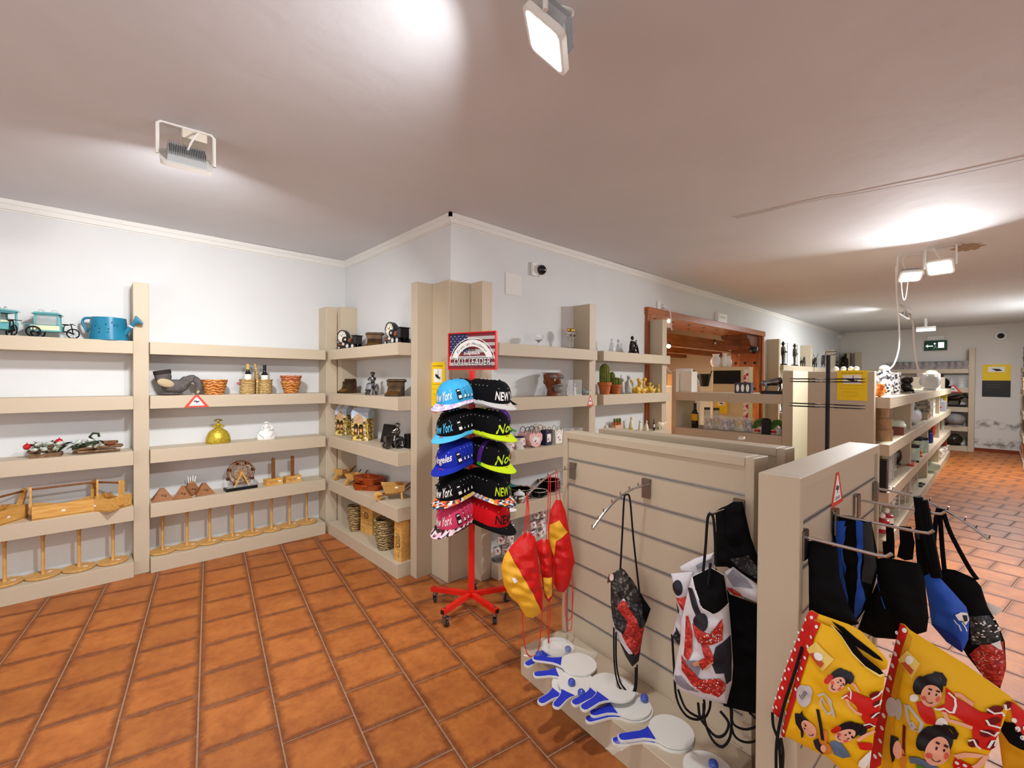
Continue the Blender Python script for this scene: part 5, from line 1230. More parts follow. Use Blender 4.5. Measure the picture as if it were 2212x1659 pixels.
f, t = bag('tote_bag', 'folded white dancer bag behind and above the front white one', [BE(*q) for q in [(110, 470), (200, 420), (322, 380), (322, 480), (300, 560), (160, 560), (120, 500)]], gl(g1p, G1A, 1.026, -.13, .85), LWHT, D=.02, seed=8)
f.print_('grey_print', GREYP, t, [[BE(*q) for q in [(210, 450), (310, 410), (310, 450), (220, 475)]]])
f, t = bag('tote_bag', 'white dancer bag half hidden at the left of the front white one', [BE(*q) for q in [(56, 512), (190, 500), (200, 640), (150, 740), (115, 960), (60, 900), (105, 760)]], gl(g1p, G1A, 1.026, -.17, .8), LWHT, D=.02, seed=10)
f.print_('dark_print', DARKB, t, [[BE(*q) for q in ell(98, 590, 32, 48, 14)], [BE(*q) for q in [(90, 680), (110, 740), (108, 770), (95, 730)]]]); f.print_('red_print', DRESS, t, [[BE(*q) for q in [(90, 655), (160, 635), (160, 690), (130, 720)]]], 2); f.print_('black_corner', LACE2, t, [[BE(*q) for q in [(62, 895), (90, 830), (125, 900), (110, 950)]]], 2)
f.cord('black_cord', BCORD, t, [[BE(62, 890), BE(75, 1100), BE(90, 1280), BE(150, 1390), BE(235, 1412), BE(262, 1350), BE(258, 1280)], [BE(100, 1230), BE(150, 1350), BE(250, 1405), BE(290, 1360), BE(300, 1300)]], .0045, .0)
f, t = bag('tote_bag', 'front white drawstring bag printed with a red flamenco dancer', [BE(*q) for q in [(185, 530), (262, 490), (300, 470), (385, 520), (412, 690), (428, 880), (440, 1080), (432, 1190), (400, 1318), (250, 1288), (110, 1230), (70, 1160), (82, 1080), (112, 940), (120, 800), (155, 640)]], gl(g1p, G1A, 1.026, -.215, .78), LWHT, D=.045, wr=.005, seed=11)
f.print_('open_mouth', BK_, t, [[BE(*q) for q in [(190, 530), (262, 494), (300, 474), (382, 522), (408, 688), (316, 733), (245, 688), (214, 618)]]], 1, 6)
f.print_('dark_print', DARKB, t, [[BE(*q) for q in ell(240, 778, 44, 54, 16)], [BE(*q) for q in [(160, 595), (190, 590), (215, 650), (240, 720), (215, 745), (190, 690)]], [BE(*q) for q in [(330, 930), (420, 880), (428, 1000), (425, 1160), (395, 1170), (380, 1090), (330, 1080), (300, 1010)]]], 2)
f.print_('grey_print', GREYP, t, [[BE(*q) for q in [(80, 1130), (120, 1120), (180, 1180), (230, 1215), (160, 1215), (90, 1180)]], [BE(*q) for q in [(140, 1010), (200, 1000), (240, 1060), (220, 1110), (160, 1080)]]], 2)
f.print_('red_dress_print', DRESS, t, [[BE(*q) for q in [(150, 760), (165, 755), (190, 830), (190, 960), (165, 1005), (140, 985), (148, 880)]], [BE(*q) for q in [(190, 790), (235, 850), (300, 845), (350, 800), (368, 760), (374, 800), (372, 895), (300, 912), (230, 905), (205, 850)]], [BE(*q) for q in [(240, 905), (285, 915), (312, 960), (318, 1010), (265, 1050), (250, 1080), (225, 1010), (270, 985)]], [BE(*q) for q in [(125, 990), (145, 1040), (200, 1110), (270, 1130), (350, 1112), (390, 1160), (388, 1200), (350, 1248), (260, 1218), (180, 1150), (128, 1080)]]], 3, 4)
f.print_('skin_print', SKIN, t, [[BE(*q) for q in [(190, 1010), (225, 1005), (232, 1030), (200, 1038)]], [BE(*q) for q in [(255, 1060), (312, 1000), (316, 1012), (268, 1070)]]], 4, 2)
m = M()
for k in range(60):
    a, b = (R.uniform(235, 365), R.uniform(815, 895)) if k < 30 else (R.uniform(170, 380), R.uniform(1115, 1225))
    q = f.p2(BE(a, b)); m.decal(lambda x, y: f.fn(x, y)-t.location+f.n*.003, [(q[0]+.0022*math.cos(i*PI/3), q[1]+.0022*math.sin(i*PI/3)) for i in range(6)], 5, 0, 1)
m.build('white_dots', PAPER, t)
f.line('white_hem', PAPER, t, [[BE(*q) for q in [(187, 532), (215, 620), (246, 690), (316, 735), (410, 690)]]], .004, 3)
f.cord('black_cord', BCORD, t, [[BE(255, 480), BE(270, 330), BE(282, 160), BE(300, 132), BE(318, 160), BE(328, 300), BE(330, 440)], [BE(285, 560), BE(292, 500), BE(300, 430)], [BE(225, 1280), BE(235, 1360), BE(265, 1410), BE(330, 1480), BE(385, 1470), BE(410, 1400), BE(360, 1330)], [BE(258, 1285), BE(265, 1390), BE(310, 1500), BE(370, 1545), BE(420, 1480), BE(430, 1330)]], .0048, .03)
# ---------------------------------------------------------------- right panel: straps, blue bags, lace bags, yellow dancer bags
BX = lambda a, b: (1600+a*.4274, 950+b*.4274)
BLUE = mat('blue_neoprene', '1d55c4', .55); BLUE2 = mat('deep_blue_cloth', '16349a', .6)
BB = 'black and blue bags on the right panel rods'
def g3(x, y, z): return gl(g3p, G3A, x, y, z)
f, t = bag('drawstring_bag', 'black bag bundle on the nearest rod, against the right panel', [BX(*q) for q in [(342, 512), (380, 508), (440, 525), (490, 548), (500, 690), (560, 880), (600, 930), (540, 945), (440, 900), (345, 875)]], g3(.048, -.09, .85), BK_, yaw_off=rad(-25), D=.03, seed=21, group=BB)
f, t = bag('drawstring_bag', 'tall black bag with two blue edges near the panel', [BX(*q) for q in [(472, 375), (560, 385), (660, 410), (690, 560), (695, 660), (650, 830), (580, 925), (530, 880), (500, 700), (470, 520), (445, 440)]], g3(.403, -.1, .85), BK_, yaw_off=rad(-20), D=.025, seed=22, group=BB)
f.print_('blue_edge', BLUE, t, [[BX(*q) for q in [(480, 408), (538, 408), (525, 450), (515, 540), (545, 700), (560, 850), (545, 860), (515, 770), (495, 640), (500, 500)]], [BX(*q) for q in [(530, 440), (545, 432), (538, 560), (552, 640), (548, 680), (525, 600)]]], 2)
f.print_('blue_edge', BLUE, t, [[BX(*q) for q in [(590, 400), (655, 428), (630, 470), (622, 600), (620, 690), (640, 800), (610, 870), (575, 912), (600, 840), (615, 760), (606, 640), (612, 470)]]], 2)
f.print_('strap', mat('grey_webbing', '2b2b2d', .8), t, [[BX(*q) for q in [(628, 418), (662, 412), (690, 640), (665, 725), (625, 705), (640, 560)]]], 4)
f, t = bag('drawstring_bag', 'wide black bag mass in the middle of the right panel', [BX(*q) for q in [(690, 600), (735, 595), (830, 612), (905, 625), (930, 700), (950, 900), (940, 970), (800, 1010), (680, 1000), (590, 960), (640, 830), (690, 720)]], g3(.403, -.16, .8), BK_, yaw_off=rad(-10), D=.04, wr=.006, seed=23, group=BB)
f.line('blue_piping', BLUE, t, [[BX(*q) for q in [(690, 670), (705, 730), (725, 790), (742, 840)]]], .003, 2)
f, t = bag('drawstring_bag', 'black lace bag with a red polka-dot fan print, farthest right', [BX(*q) for q in [(1000, 660), (1040, 652), (1085, 658), (1180, 700), (1215, 742), (1250, 850), (1300, 930), (1335, 1020), (1342, 1150), (1312, 1258), (1230, 1200), (1150, 1100), (1060, 960), (1000, 800)]], g3(1.06, -.26, .72), BK_, yaw_off=rad(8), D=.035, seed=24)
f.print_('lace_print', LACE2, t, [[BX(*q) for q in [(1145, 870), (1250, 880), (1300, 950), (1312, 1010), (1220, 1010), (1160, 1020)]]], 1)
m = M()
for k in range(26):
    q = f.p2(BX(R.uniform(1165, 1300), R.uniform(895, 1000))); m.decal(lambda x, y: f.fn(x, y)-t.location+f.n*.003, ell(q[0], q[1], .004, .0028, 8), 3, 0, 1)
m.build('white_lace_dots', PAPER, t)
f.print_('red_fan_print', DRESS, t, [[BX(*q) for q in [(1150, 1070), (1200, 1015), (1320, 1010), (1336, 1150), (1308, 1245), (1225, 1190)]]], 2)
m = M()
for k in range(40):
    q = f.p2(BX(R.uniform(1185, 1318), R.uniform(1030, 1190))); m.decal(lambda x, y: f.fn(x, y)-t.location+f.n*.003, ell(q[0], q[1], .0028, .002, 6), 4, 0, 1)
m.build('white_dots', mat('pinkish_white', 'f0d6d0', .6), t)
f.print_('white_corner', PAPER, t, [[BX(*q) for q in [(1250, 1010), (1300, 1000), (1312, 1050), (1290, 1040)]]], 5)
f.cord('black_strap', BLKFAB, t, [[BX(1005, 345), BX(1010, 420), BX(1020, 560), BX(1030, 660)], [BX(1020, 350), BX(1060, 470), BX(1150, 640), BX(1195, 705)], [BX(1000, 345), BX(985, 420), BX(975, 560), BX(985, 680)]], .008, .0)
o = None
t2 = thing('shop_leaflet', 'white leaflet sticking out behind the farthest black bag', 'paper', g3(1.08, -.30, .70)); q = [V(fx_) for fx_ in [(0, 0, 0)]]
f4 = Puff([BX(1235, 815), BX(1325, 855), BX(1290, 890), BX(1255, 878)], g3(1.08, -.29, .72), rad(5), D=.003, wr=0); f4.body('paper_sheet', PAPER, t2)
f, t = bag('drawstring_bag', 'bright blue bag with a small white bull print and black straps', [BX(*q) for q in [(925, 690), (960, 672), (1000, 690), (1060, 755), (1140, 845), (1156, 900), (1150, 1010), (1120, 1075), (1040, 1020), (965, 935), (945, 800)]], g3(.726, -.25, .8), BLUE, yaw_off=rad(5), D=.03, seed=25)
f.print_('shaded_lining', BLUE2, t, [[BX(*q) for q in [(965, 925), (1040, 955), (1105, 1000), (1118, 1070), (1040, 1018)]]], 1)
f.print_('bull_print', PAPER, t, [[BX(*q) for q in [(1075, 865), (1105, 858), (1140, 870), (1150, 905), (1130, 925), (1115, 900), (1095, 895)]]], 2)
f.print_('bull_print_dark', INK, t, [[BX(*q) for q in [(1112, 872), (1138, 880), (1140, 905), (1122, 905)]]], 3)
f.line('white_script', PAPER, t, [[BX(*q) for q in [(1072, 890), (1085, 912), (1095, 918), (1105, 945)]], [BX(*q) for q in [(1110, 905), (1128, 935), (1135, 955)]]], .003, 3)
f.cord('black_strap', BLKFAB, t, [[BX(895, 285), BX(905, 360), BX(935, 520), BX(985, 690)], [BX(920, 300), BX(940, 400), BX(965, 540), BX(995, 690)]], .014, .01)
def strap(label, pts, P, w, nbuck=None):
    f = Puff(pts, P, 0, D=.004, wr=.001); t = thing('shoulder_strap', label, 'strap', P, 0, 'black webbing straps on the right panel rods'); f.body('webbing', BLKFAB, t)
    if nbuck: f.print_('buckle', mat('black_buckle', '1c1c1e', .3), t, [nbuck], 3)
strap('broad black strap looped over the curved hook arm', [BX(*q) for q in [(880, 285), (912, 282), (922, 320), (960, 350), (962, 480), (985, 640), (960, 690), (910, 620), (888, 480), (878, 380)]], g3(1.0, -.2, 1.05), .03)
strap('black strap with a plastic buckle near the tip of the third rod', [BX(*q) for q in [(878, 448), (940, 450), (945, 500), (940, 640), (960, 700), (900, 705), (885, 560)]], g3(.726, -.24, 1.05), .03, [BX(*q) for q in [(880, 470), (945, 472), (948, 500), (882, 500)]])
strap('black strap hanging left of the buckled one', [BX(*q) for q in [(800, 435), (862, 440), (880, 520), (870, 605), (830, 610), (790, 590), (805, 520)]], g3(.726, -.18, 1.05), .03)
strap('narrow black strap nearest the panel on the third rod', [BX(*q) for q in [(733, 422), (772, 425), (778, 515), (778, 600), (722, 600), (716, 515), (735, 512)]], g3(.726, -.13, 1.05), .03)

# yellow bags with flamenco dancers
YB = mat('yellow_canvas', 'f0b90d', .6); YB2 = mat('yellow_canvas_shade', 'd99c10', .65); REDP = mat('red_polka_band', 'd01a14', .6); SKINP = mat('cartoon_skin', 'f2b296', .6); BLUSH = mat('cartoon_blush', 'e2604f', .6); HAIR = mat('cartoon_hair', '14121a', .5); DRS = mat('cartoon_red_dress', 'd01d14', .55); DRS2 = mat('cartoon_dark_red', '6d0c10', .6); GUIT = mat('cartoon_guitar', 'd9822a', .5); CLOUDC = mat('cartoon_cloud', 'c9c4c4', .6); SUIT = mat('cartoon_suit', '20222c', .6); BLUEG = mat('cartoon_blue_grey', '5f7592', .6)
def dancer_face(f, t, c, w, h, rot, B, bow=True):
    # head made of flat prints; c, w, h in B-units, rot clockwise tilt
    cr, sr = math.cos(rot), math.sin(rot)
    Pt = lambda x, y: B(c[0]+(x*w*cr-y*h*sr), c[1]+(x*w*sr+y*h*cr))
    e = lambda cx, cy, rx, ry, n=18, a0=0, a1=2*PI: [Pt(x, y) for x, y in ell(cx, cy, rx, ry, n, 0, a0, a1)]
    f.print_('hair', HAIR, t, [e(-.08, -.2, .6, .55, 24), e(-.6, -.12, .3, .4, 18)], 4)
    f.print_('face', SKINP, t, [e(.08, .12, .5, .5, 28)], 6)
    f.print_('blush', BLUSH, t, [e(-.2, .3, .14, .1, 14), e(.46, .12, .1, .12, 14)], 7)
    f.line('facial_lines', HAIR, t, [[Pt(x, y) for x, y in [(-.08, .34), (.05, .43), (.2, .42), (.3, .32)]]]+[[Pt(-.12+.06*k, -.12), Pt(-.1+.06*k, -.2)] for k in range(3)]+[[Pt(.24+.06*k, -.16), Pt(.27+.06*k, -.24)] for k in range(3)], .0022, 8)
    f.print_('eyes', HAIR, t, [e(-.03, .02, .045, .06, 12), e(.3, -.03, .045, .06, 12)], 8)
    f.line('hair_curl', HAIR, t, [[Pt(x, y) for x, y in [(-.3, -.55), (-.05, -.78), (.2, -.8), (.42, -.68), (.48, -.5), (.36, -.44)]]], [.004, .010, .012, .011, .008, .004], 5)
    if bow: f.print_('flower', DRS, t, [e(-.62, .3, .2, .2, 12), e(-.5, .52, .2, .18, 12)], 5)
def poly(f, t, nm, mt, B, pts, lay): f.print_(nm, mt, t, [[B(*q) for q in pts]], lay)
def dots(f, t, B, region, n, lay, r=.0036, mt=None):
    m = M(); k = 0
    for a, b in region: q = f.p2(B(a, b)); m.decal(lambda x, y: f.fn(x, y)-t.location+f.n*.0035, ell(q[0], q[1], r, r*1.25, 9), lay, 0, 1)
    o = m.build('white_polka_dots', PAPER, f.ob or t); o['kind'] = 'stuff'
BY1 = lambda a, b: (1660+a*.2285, 1280+b*.2285)
P1 = g3(-.02, -.26, .75)
f, t = bag('drawstring_bag', 'yellow bag behind the left dancer bag, showing only its red dotted edge and mouth', [BY1(*q) for q in [(380, 180), (410, 165), (470, 200), (600, 245), (760, 300), (870, 360), (1090, 590), (1130, 650), (1120, 720), (900, 800), (500, 800), (300, 1000), (100, 1190), (45, 1130), (45, 1080), (150, 760), (300, 370)]], P1+V((.03, .035, 0)), YB, yaw_off=rad(-6), D=.02, seed=31)
f.print_('red_dotted_band', REDP, t, [[BY1(*q) for q in [(382, 182), (412, 168), (475, 205), (300, 600), (120, 1190), (46, 1130), (50, 1070), (150, 760), (300, 380)]]], 1)
dots(f, t, BY1, [(420, 222), (365, 247), (333, 343), (300, 435), (268, 525), (240, 620), (207, 710), (175, 797), (148, 885), (120, 975), (92, 1063), (70, 1150), (290, 372), (255, 460), (225, 548), (190, 640), (165, 730), (135, 815), (105, 905), (80, 990), (55, 1075)], 0, 3)
f.print_('dark_mouth', BK_, t, [[BY1(*q) for q in [(600, 262), (720, 320), (1060, 600), (1090, 640), (1000, 600), (820, 470)]]], 2)
f, t = bag('drawstring_bag', 'left yellow bag printed with cartoon flamenco dancers and a guitarist', [BY1(*q) for q in [(432, 252), (500, 290), (640, 350), (760, 520), (880, 690), (1000, 760), (1100, 770), (1090, 900), (1060, 1080), (1010, 1250), (985, 1450), (930, 1680), (720, 1700), (560, 1560), (400, 1480), (180, 1370), (118, 1352), (200, 1020), (320, 560)]], P1, YB, yaw_off=rad(-6), D=.035, wr=.003, seed=32)
f.print_('red_dotted_band', REDP, t, [[BY1(*q) for q in [(434, 256), (498, 290), (420, 500), (300, 900), (160, 1362), (120, 1350), (204, 1020), (322, 560)]]], 1)
dots(f, t, BY1, [(465, 310), (425, 402), (392, 492), (365, 595), (335, 693), (308, 792), (280, 890), (228, 920), (255, 822), (200, 1022), (180, 1125), (155, 1228), (310, 625), (285, 725), (132, 1335), (165, 1290)], 0, 3)
f.print_('dark_mouth', BK_, t, [[BY1(*q) for q in [(600, 300), (690, 400), (790, 560), (920, 690), (1060, 775), (1098, 765), (1050, 710), (900, 590), (760, 420)]]], 2)
f.line('pale_hem', mat('pale_yellow_hem', 'f4d984', .6), t, [[BY1(*q) for q in [(600, 300), (690, 405), (790, 565), (920, 695), (1060, 780), (1098, 768)]]], .004, 4)
poly(f, t, 'dress', DRS, BY1, [(720, 930), (800, 880), (860, 900), (980, 960), (1075, 900), (1060, 1000), (1040, 1130), (1010, 1240), (940, 1220), (905, 1160), (850, 1020), (790, 960)], 3)
f.print_('frill_shadow', DRS2, t, [[BY1(*q) for q in ell(1015, 930, 50, 28, 14)], [BY1(*q) for q in ell(1030, 1020, 36, 26, 14)], [BY1(*q) for q in ell(1010, 1130, 40, 26, 14)], [BY1(*q) for q in ell(950, 1225, 48, 26, 14)]], 4)
f.line('white_frill', PAPER, t, [[BY1(*q) for q in [(720, 935), (770, 915), (800, 950), (805, 890), (775, 845)]], [BY1(*q) for q in [(985, 965), (1040, 940), (1075, 900)]], [BY1(*q) for q in [(1005, 1040), (1050, 1030), (1062, 990)]], [BY1(*q) for q in [(980, 1145), (1020, 1110), (1045, 1110)]], [BY1(*q) for q in [(910, 1205), (960, 1200), (1005, 1245)]]], .0035, 5)
f.line('arm', SKINP, t, [[BY1(*q) for q in [(765, 945), (785, 1010), (850, 1080), (900, 1105)]], [BY1(*q) for q in [(800, 800), (840, 830), (880, 890)]]], .007, 4)
dancer_face(f, t, (690, 790), 120, 150, rad(62), BY1)
poly(f, t, 'jacket', SUIT, BY1, [(450, 1350), (520, 1310), (560, 1420), (600, 1470), (520, 1490), (470, 1430)], 3)
poly(f, t, 'blue_shawl', BLUEG, BY1, [(610, 1350), (700, 1340), (780, 1440), (800, 1490), (720, 1520), (640, 1480)], 3)
f.print_('hat', HAIR, t, [[BY1(*q) for q in [(285, 1100), (340, 1095), (360, 1060), (375, 1110), (420, 1140), (365, 1200), (355, 1320), (335, 1330), (330, 1260), (290, 1190)]]], 5)
f.print_('guitarist_face', SKINP, t, [[BY1(*q) for q in ell(420, 1230, 62, 95, 24, rad(-25))]], 6); f.line('smile', HAIR, t, [[BY1(*q) for q in [(415, 1285), (445, 1290), (465, 1265)]]], .002, 8); f.print_('eyes', HAIR, t, [[BY1(*q) for q in ell(380, 1215, 8, 10, 10)], [BY1(*q) for q in ell(395, 1180, 8, 10, 10)]], 8)
f.print_('guitar', GUIT, t, [[BY1(*q) for q in ell(548, 1310, 42, 75, 18)], [BY1(*q) for q in ell(575, 1420, 50, 62, 18)]], 5); f.line('guitar_neck', HAIR, t, [[BY1(*q) for q in [(500, 1045), (525, 1180), (545, 1330)]]], .008, 6)
f.print_('hand', SKINP, t, [[BY1(*q) for q in ell(548, 1410, 26, 36, 14)]], 7)
dancer_face(f, t, (765, 1270), 125, 190, rad(70), BY1)
f.print_('cloud_bubble', CLOUDC, t, [[BY1(*q) for q in ell(365, 930, 75, 100, 20)], [BY1(*q) for q in ell(400, 890, 50, 60, 16)]], 3)
text_on(f_ := M(), lambda a, b: f.fn(a, b)-t.location+f.n*.004, 'España', f.p2(BY1(370, 920))[0], f.p2(BY1(370, 920))[1], .014, .034, rot=rad(66), shear=.3, lay=6); f_.build('script_lettering', HAIR, t)
f.line('silver_ornament', CLOUDC, t, [[BY1(*q) for q in [(500, 920), (560, 900), (620, 960), (640, 1060), (600, 1090), (550, 1040), (520, 980), (540, 940), (580, 1000)]], [BY1(*q) for q in [(600, 950), (650, 1050), (655, 1110)]]], .006, 3)
f.print_('fan', PAPER, t, [[BY1(*q) for q in [(870, 1540), (930, 1490), (970, 1470), (960, 1560), (910, 1640), (860, 1600)]]], 4)
poly(f, t, 'polka_skirt', DRS, BY1, [(855, 1360), (900, 1370), (980, 1400), (975, 1470), (920, 1450), (880, 1430)], 4)
f.line('arm', SKINP, t, [[BY1(*q) for q in [(860, 1340), (920, 1310), (1005, 1290)]]], .007, 5)
f.print_('swing_tag', mat('tag_yellow', 'f0cf6a', .5), t, [[BY1(*q) for q in [(390, 515), (480, 432), (640, 590), (548, 695)]]], 5); f.print_('tag_picture', mat('tag_picture_red', 'c9572f', .6), t, [[BY1(*q) for q in [(420, 545), (470, 530), (560, 620), (530, 660)]]], 7); f.print_('tag_white', PAPER, t, [[BY1(*q) for q in ell(510, 555, 30, 42, 14, rad(-45))]], 8)
f.cord('black_cord', BCORD, t, [[BY1(330, 500), BY1(240, 800), BY1(150, 1080), BY1(90, 1400), BY1(85, 1680)], [BY1(50, 1120), BY1(60, 1250), BY1(110, 1400), BY1(130, 1690)], [BY1(130, 1360), BY1(150, 1500), BY1(140, 1690)]], .0042, .012)
BY2 = lambda a, b: (1860+a*.2043, 1320+b*.2043)
P2 = g3(.2, -.3, .73)
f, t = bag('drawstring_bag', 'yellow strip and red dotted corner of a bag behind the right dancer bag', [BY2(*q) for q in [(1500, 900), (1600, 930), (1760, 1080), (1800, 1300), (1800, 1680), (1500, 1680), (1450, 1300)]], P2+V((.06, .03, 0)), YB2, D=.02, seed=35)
f.print_('red_dotted_band', REDP, t, [[BY2(*q) for q in [(1560, 940), (1600, 950), (1770, 1090), (1790, 1330), (1700, 1300), (1600, 1120)]]], 1); dots(f, t, BY2, [(1605, 1110), (1690, 1275), (1640, 1190), (1720, 1200)], 0, 3, .005)
f.print_('black_strap_print', BK_, t, [[BY2(*q) for q in [(1480, 1130), (1600, 1130), (1790, 1380), (1790, 1450), (1560, 1330), (1490, 1250)]]], 4)
f, t = bag('drawstring_bag', 'right yellow bag printed with two large cartoon flamenco dancers', [BY2(*q) for q in [(415, 128), (460, 138), (520, 200), (760, 350), (1100, 560), (1450, 810), (1595, 915), (1500, 1200), (1400, 1420), (1330, 1560), (1290, 1700), (90, 1700), (110, 1500), (150, 1200), (250, 800), (330, 480)]], P2, YB, yaw_off=rad(-4), D=.04, wr=.003, seed=33)
f.print_('red_dotted_band', REDP, t, [[BY2(*q) for q in [(417, 131), (460, 141), (500, 200), (420, 460), (340, 800), (270, 1200), (225, 1580), (90, 1690), (115, 1500), (155, 1200), (255, 800), (333, 480)]]], 1)
dots(f, t, BY2, [(465, 190), (412, 310), (380, 432), (350, 556), (328, 682), (303, 806), (262, 1065), (243, 1195), (226, 1330), (224, 1470), (166, 1505), (385, 222), (350, 338), (318, 470)], 0, 3, .005)
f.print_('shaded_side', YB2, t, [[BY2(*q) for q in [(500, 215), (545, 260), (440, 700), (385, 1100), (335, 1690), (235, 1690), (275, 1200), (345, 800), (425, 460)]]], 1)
poly(f, t, 'dress', DRS, BY2, [(800, 955), (900, 900), (905, 735), (960, 790), (1020, 860), (1280, 1000), (1500, 1050), (1480, 1130), (1440, 1280), (1360, 1450), (1240, 1390), (1180, 1290), (1190, 1180), (1030, 1040), (900, 960)], 3)
f.print_('frill_shadow', DRS2, t, [[BY2(*q) for q in ell(*c, 14)] for c in ((1410, 990, 85, 40), (1390, 1110, 80, 42), (1330, 1240, 75, 45), (1190, 1330, 60, 45), (1380, 1380, 50, 50), (1545, 970, 40, 45))], 4)
f.line('white_frill', PAPER, t, [[BY2(*q) for q in pth] for pth in ([(800, 960), (850, 960), (900, 945), (950, 980), (990, 985), (1010, 930), (1000, 860), (930, 790)], [(1330, 965), (1400, 1020), (1480, 1030), (1500, 1075)], [(1320, 1080), (1350, 1140), (1430, 1180), (1460, 1200)], [(1260, 1200), (1340, 1230), (1400, 1280), (1440, 1240)], [(1135, 1295), (1190, 1290), (1220, 1360), (1260, 1400)], [(1335, 1400), (1380, 1330), (1420, 1340), (1400, 1400)], [(1510, 950), (1520, 1010), (1570, 1010)])], .005, 5)
f.line('arm', SKINP, t, [[BY2(*q) for q in [(900, 980), (930, 1060), (1060, 1110), (1180, 1170)]], [BY2(*q) for q in [(1000, 820), (1060, 830), (1120, 880), (1200, 930)]]], .011, 4)
f.print_('white_frill_flower', PAPER, t, [[BY2(*q) for q in ell(580, 850, 45, 40, 14)], [BY2(*q) for q in ell(870, 1110, 65, 70, 16)]], 3); f.print_('red_flower', DRS, t, [[BY2(*q) for q in [(600, 900), (680, 885), (750, 930), (800, 1000), (815, 1080), (790, 1130), (700, 1110), (640, 1020)]]], 3)
dancer_face(f, t, (750, 790), 215, 240, rad(20), BY2, False)
f.line('silver_ornament', CLOUDC, t, [[BY2(*q) for q in [(500, 920), (520, 1050), (560, 1170), (640, 1190), (660, 1100), (600, 1020), (520, 920)]], [BY2(*q) for q in [(560, 1080), (590, 1130), (560, 1160)]]], .008, 3)
f.print_('cloud_bubble', CLOUDC, t, [[BY2(*q) for q in ell(345, 970, 65, 95, 18)], [BY2(*q) for q in ell(420, 980, 40, 110, 18)]], 3)
dancer_face(f, t, (820, 1360), 260, 330, rad(24), BY2, False)
f.print_('hat', HAIR, t, [[BY2(*q) for q in [(340, 1250), (425, 1275), (400, 1350), (370, 1500), (345, 1530), (338, 1400)]]], 5); f.print_('guitarist_face', SKINP, t, [[BY2(*q) for q in ell(410, 1390, 42, 90, 18)]], 6)
f.line('guitar_neck', DRS2, t, [[BY2(*q) for q in [(488, 1130), (480, 1280), (470, 1440)]]], .007, 6); f.print_('guitar', GUIT, t, [[BY2(*q) for q in ell(455, 1500, 32, 130, 18)]], 5)
poly(f, t, 'blue_shawl', BLUEG, BY2, [(520, 1470), (620, 1470), (760, 1550), (840, 1620), (780, 1650), (600, 1560), (530, 1560)], 3)
poly(f, t, 'green_guitar_case', mat('cartoon_green', '4c8f2c', .6), BY2, [(590, 1570), (640, 1570), (760, 1640), (740, 1690), (600, 1690)], 4)
poly(f, t, 'polka_dress', DRS, BY2, [(1000, 1470), (1080, 1510), (1180, 1580), (1180, 1690), (990, 1690), (975, 1560)], 4); dots(f, t, BY2, [(1045, 1605), (1100, 1560), (1165, 1635), (1020, 1530)], 0, 6, .0045)
f.line('arm', SKINP, t, [[BY2(*q) for q in [(1010, 1460), (1110, 1430), (1230, 1470), (1320, 1500), (1240, 1580), (1190, 1600)]]], .012, 5)
f.print_('swing_tag', mat('tag_yellow', 'f0cf6a', .5), t, [[BY2(*q) for q in [(415, 480), (510, 370), (640, 510), (560, 660)]]], 5); f.print_('tag_picture', mat('tag_picture_red', 'c9572f', .6), t, [[BY2(*q) for q in [(445, 505), (500, 490), (580, 570), (550, 620)]]], 7); f.print_('tag_white', PAPER, t, [[BY2(*q) for q in ell(530, 465, 36, 46, 14)]], 8)
pt_ = onp = None
pp = g3p+V((0, 0, 0)); sxw = None
def on_g3(px, py):
    n = V((-math.sin(G3A), math.cos(G3A), 0)); d = ray(px, py); P = EYE+d*((g3p-EYE).dot(n)/d.dot(n)); e = V((math.cos(G3A), math.sin(G3A), 0)); return (P-g3p).dot(e), P.z
a_, z_ = on_g3(1816, 1094); a2, z2 = on_g3(1817, 1016)
tri_sticker('tall red triangular camera sticker on the right slatwall panel', lambda x, z, q: gl(g3p, G3A, a_+x, .0115-q, z_+z+.004), on_g3(1829, 1078)[0]-on_g3(1803, 1096)[0], z2-z_)

# ---------------------------------------------------------------- beach bats on the plinth of the front panel
BATW = mat('white_bat', 'e4e3dd', .35); BATB = mat('blue_grip', '2438c2', .45, var=.15, scale=300); BALL = mat('blue_ball', '3a4fb0', .2, coat=.4); NET = mat('clear_net', 'f1efe9', .4, alpha=.16)
def bat(label, c, h, dz, mirrored=False):
    # c, h: pixels of disc centre and handle end, lying at height dz above the plinth
    p = fz(*c, .148+dz); q = fz(*h, .148+dz); d = q-p; L_ = max(.2, min(.275, d.length)); a = math.atan2(d.y, d.x)
    t = thing('beach_bat', label, 'bat', (p.x, p.y, .148+dz), a, 'white and blue beach bats')
    r_ = .088; prof = [(r_*math.cos(rad(x)), r_*math.sin(rad(x))) for x in range(28, 333, 8)]
    def hand(s): return [(.0805, s*.04), (.1, s*.029), (.13, s*.021), (L_-.02, s*.0205), (L_-.006, s*.016), (L_, s*.006)]
    out = prof+hand(-1)+list(reversed(hand(1)))
    M().prism(out, 0, .009, F=lambda u, v, w: (u, v, w)).build('bat_blade', BATW, t, ang=50)
    gp = [(.086, .034), (.103, .0245), (.13, .0172), (L_-.02, .0165), (L_-.008, .012), (L_-.004, 0), (L_-.008, -.012), (L_-.02, -.0165), (.13, -.0172), (.103, -.0245), (.086, -.034)]
    M().prism(gp, .009, .0115, F=lambda u, v, w: (u, v, w)).build('blue_grip', BATB, t, ang=50)
    return t
bat('white beach bat with blue grip, lying at the back corner of the plinth', (1204, 1400), (1135, 1441), .0)
bat('white beach bat under the topmost bat of the back pair', (1240, 1452), (1152, 1461), .012)
bat('topmost white beach bat of the back pair, grip towards the aisle', (1250, 1437), (1150, 1424), .0325)
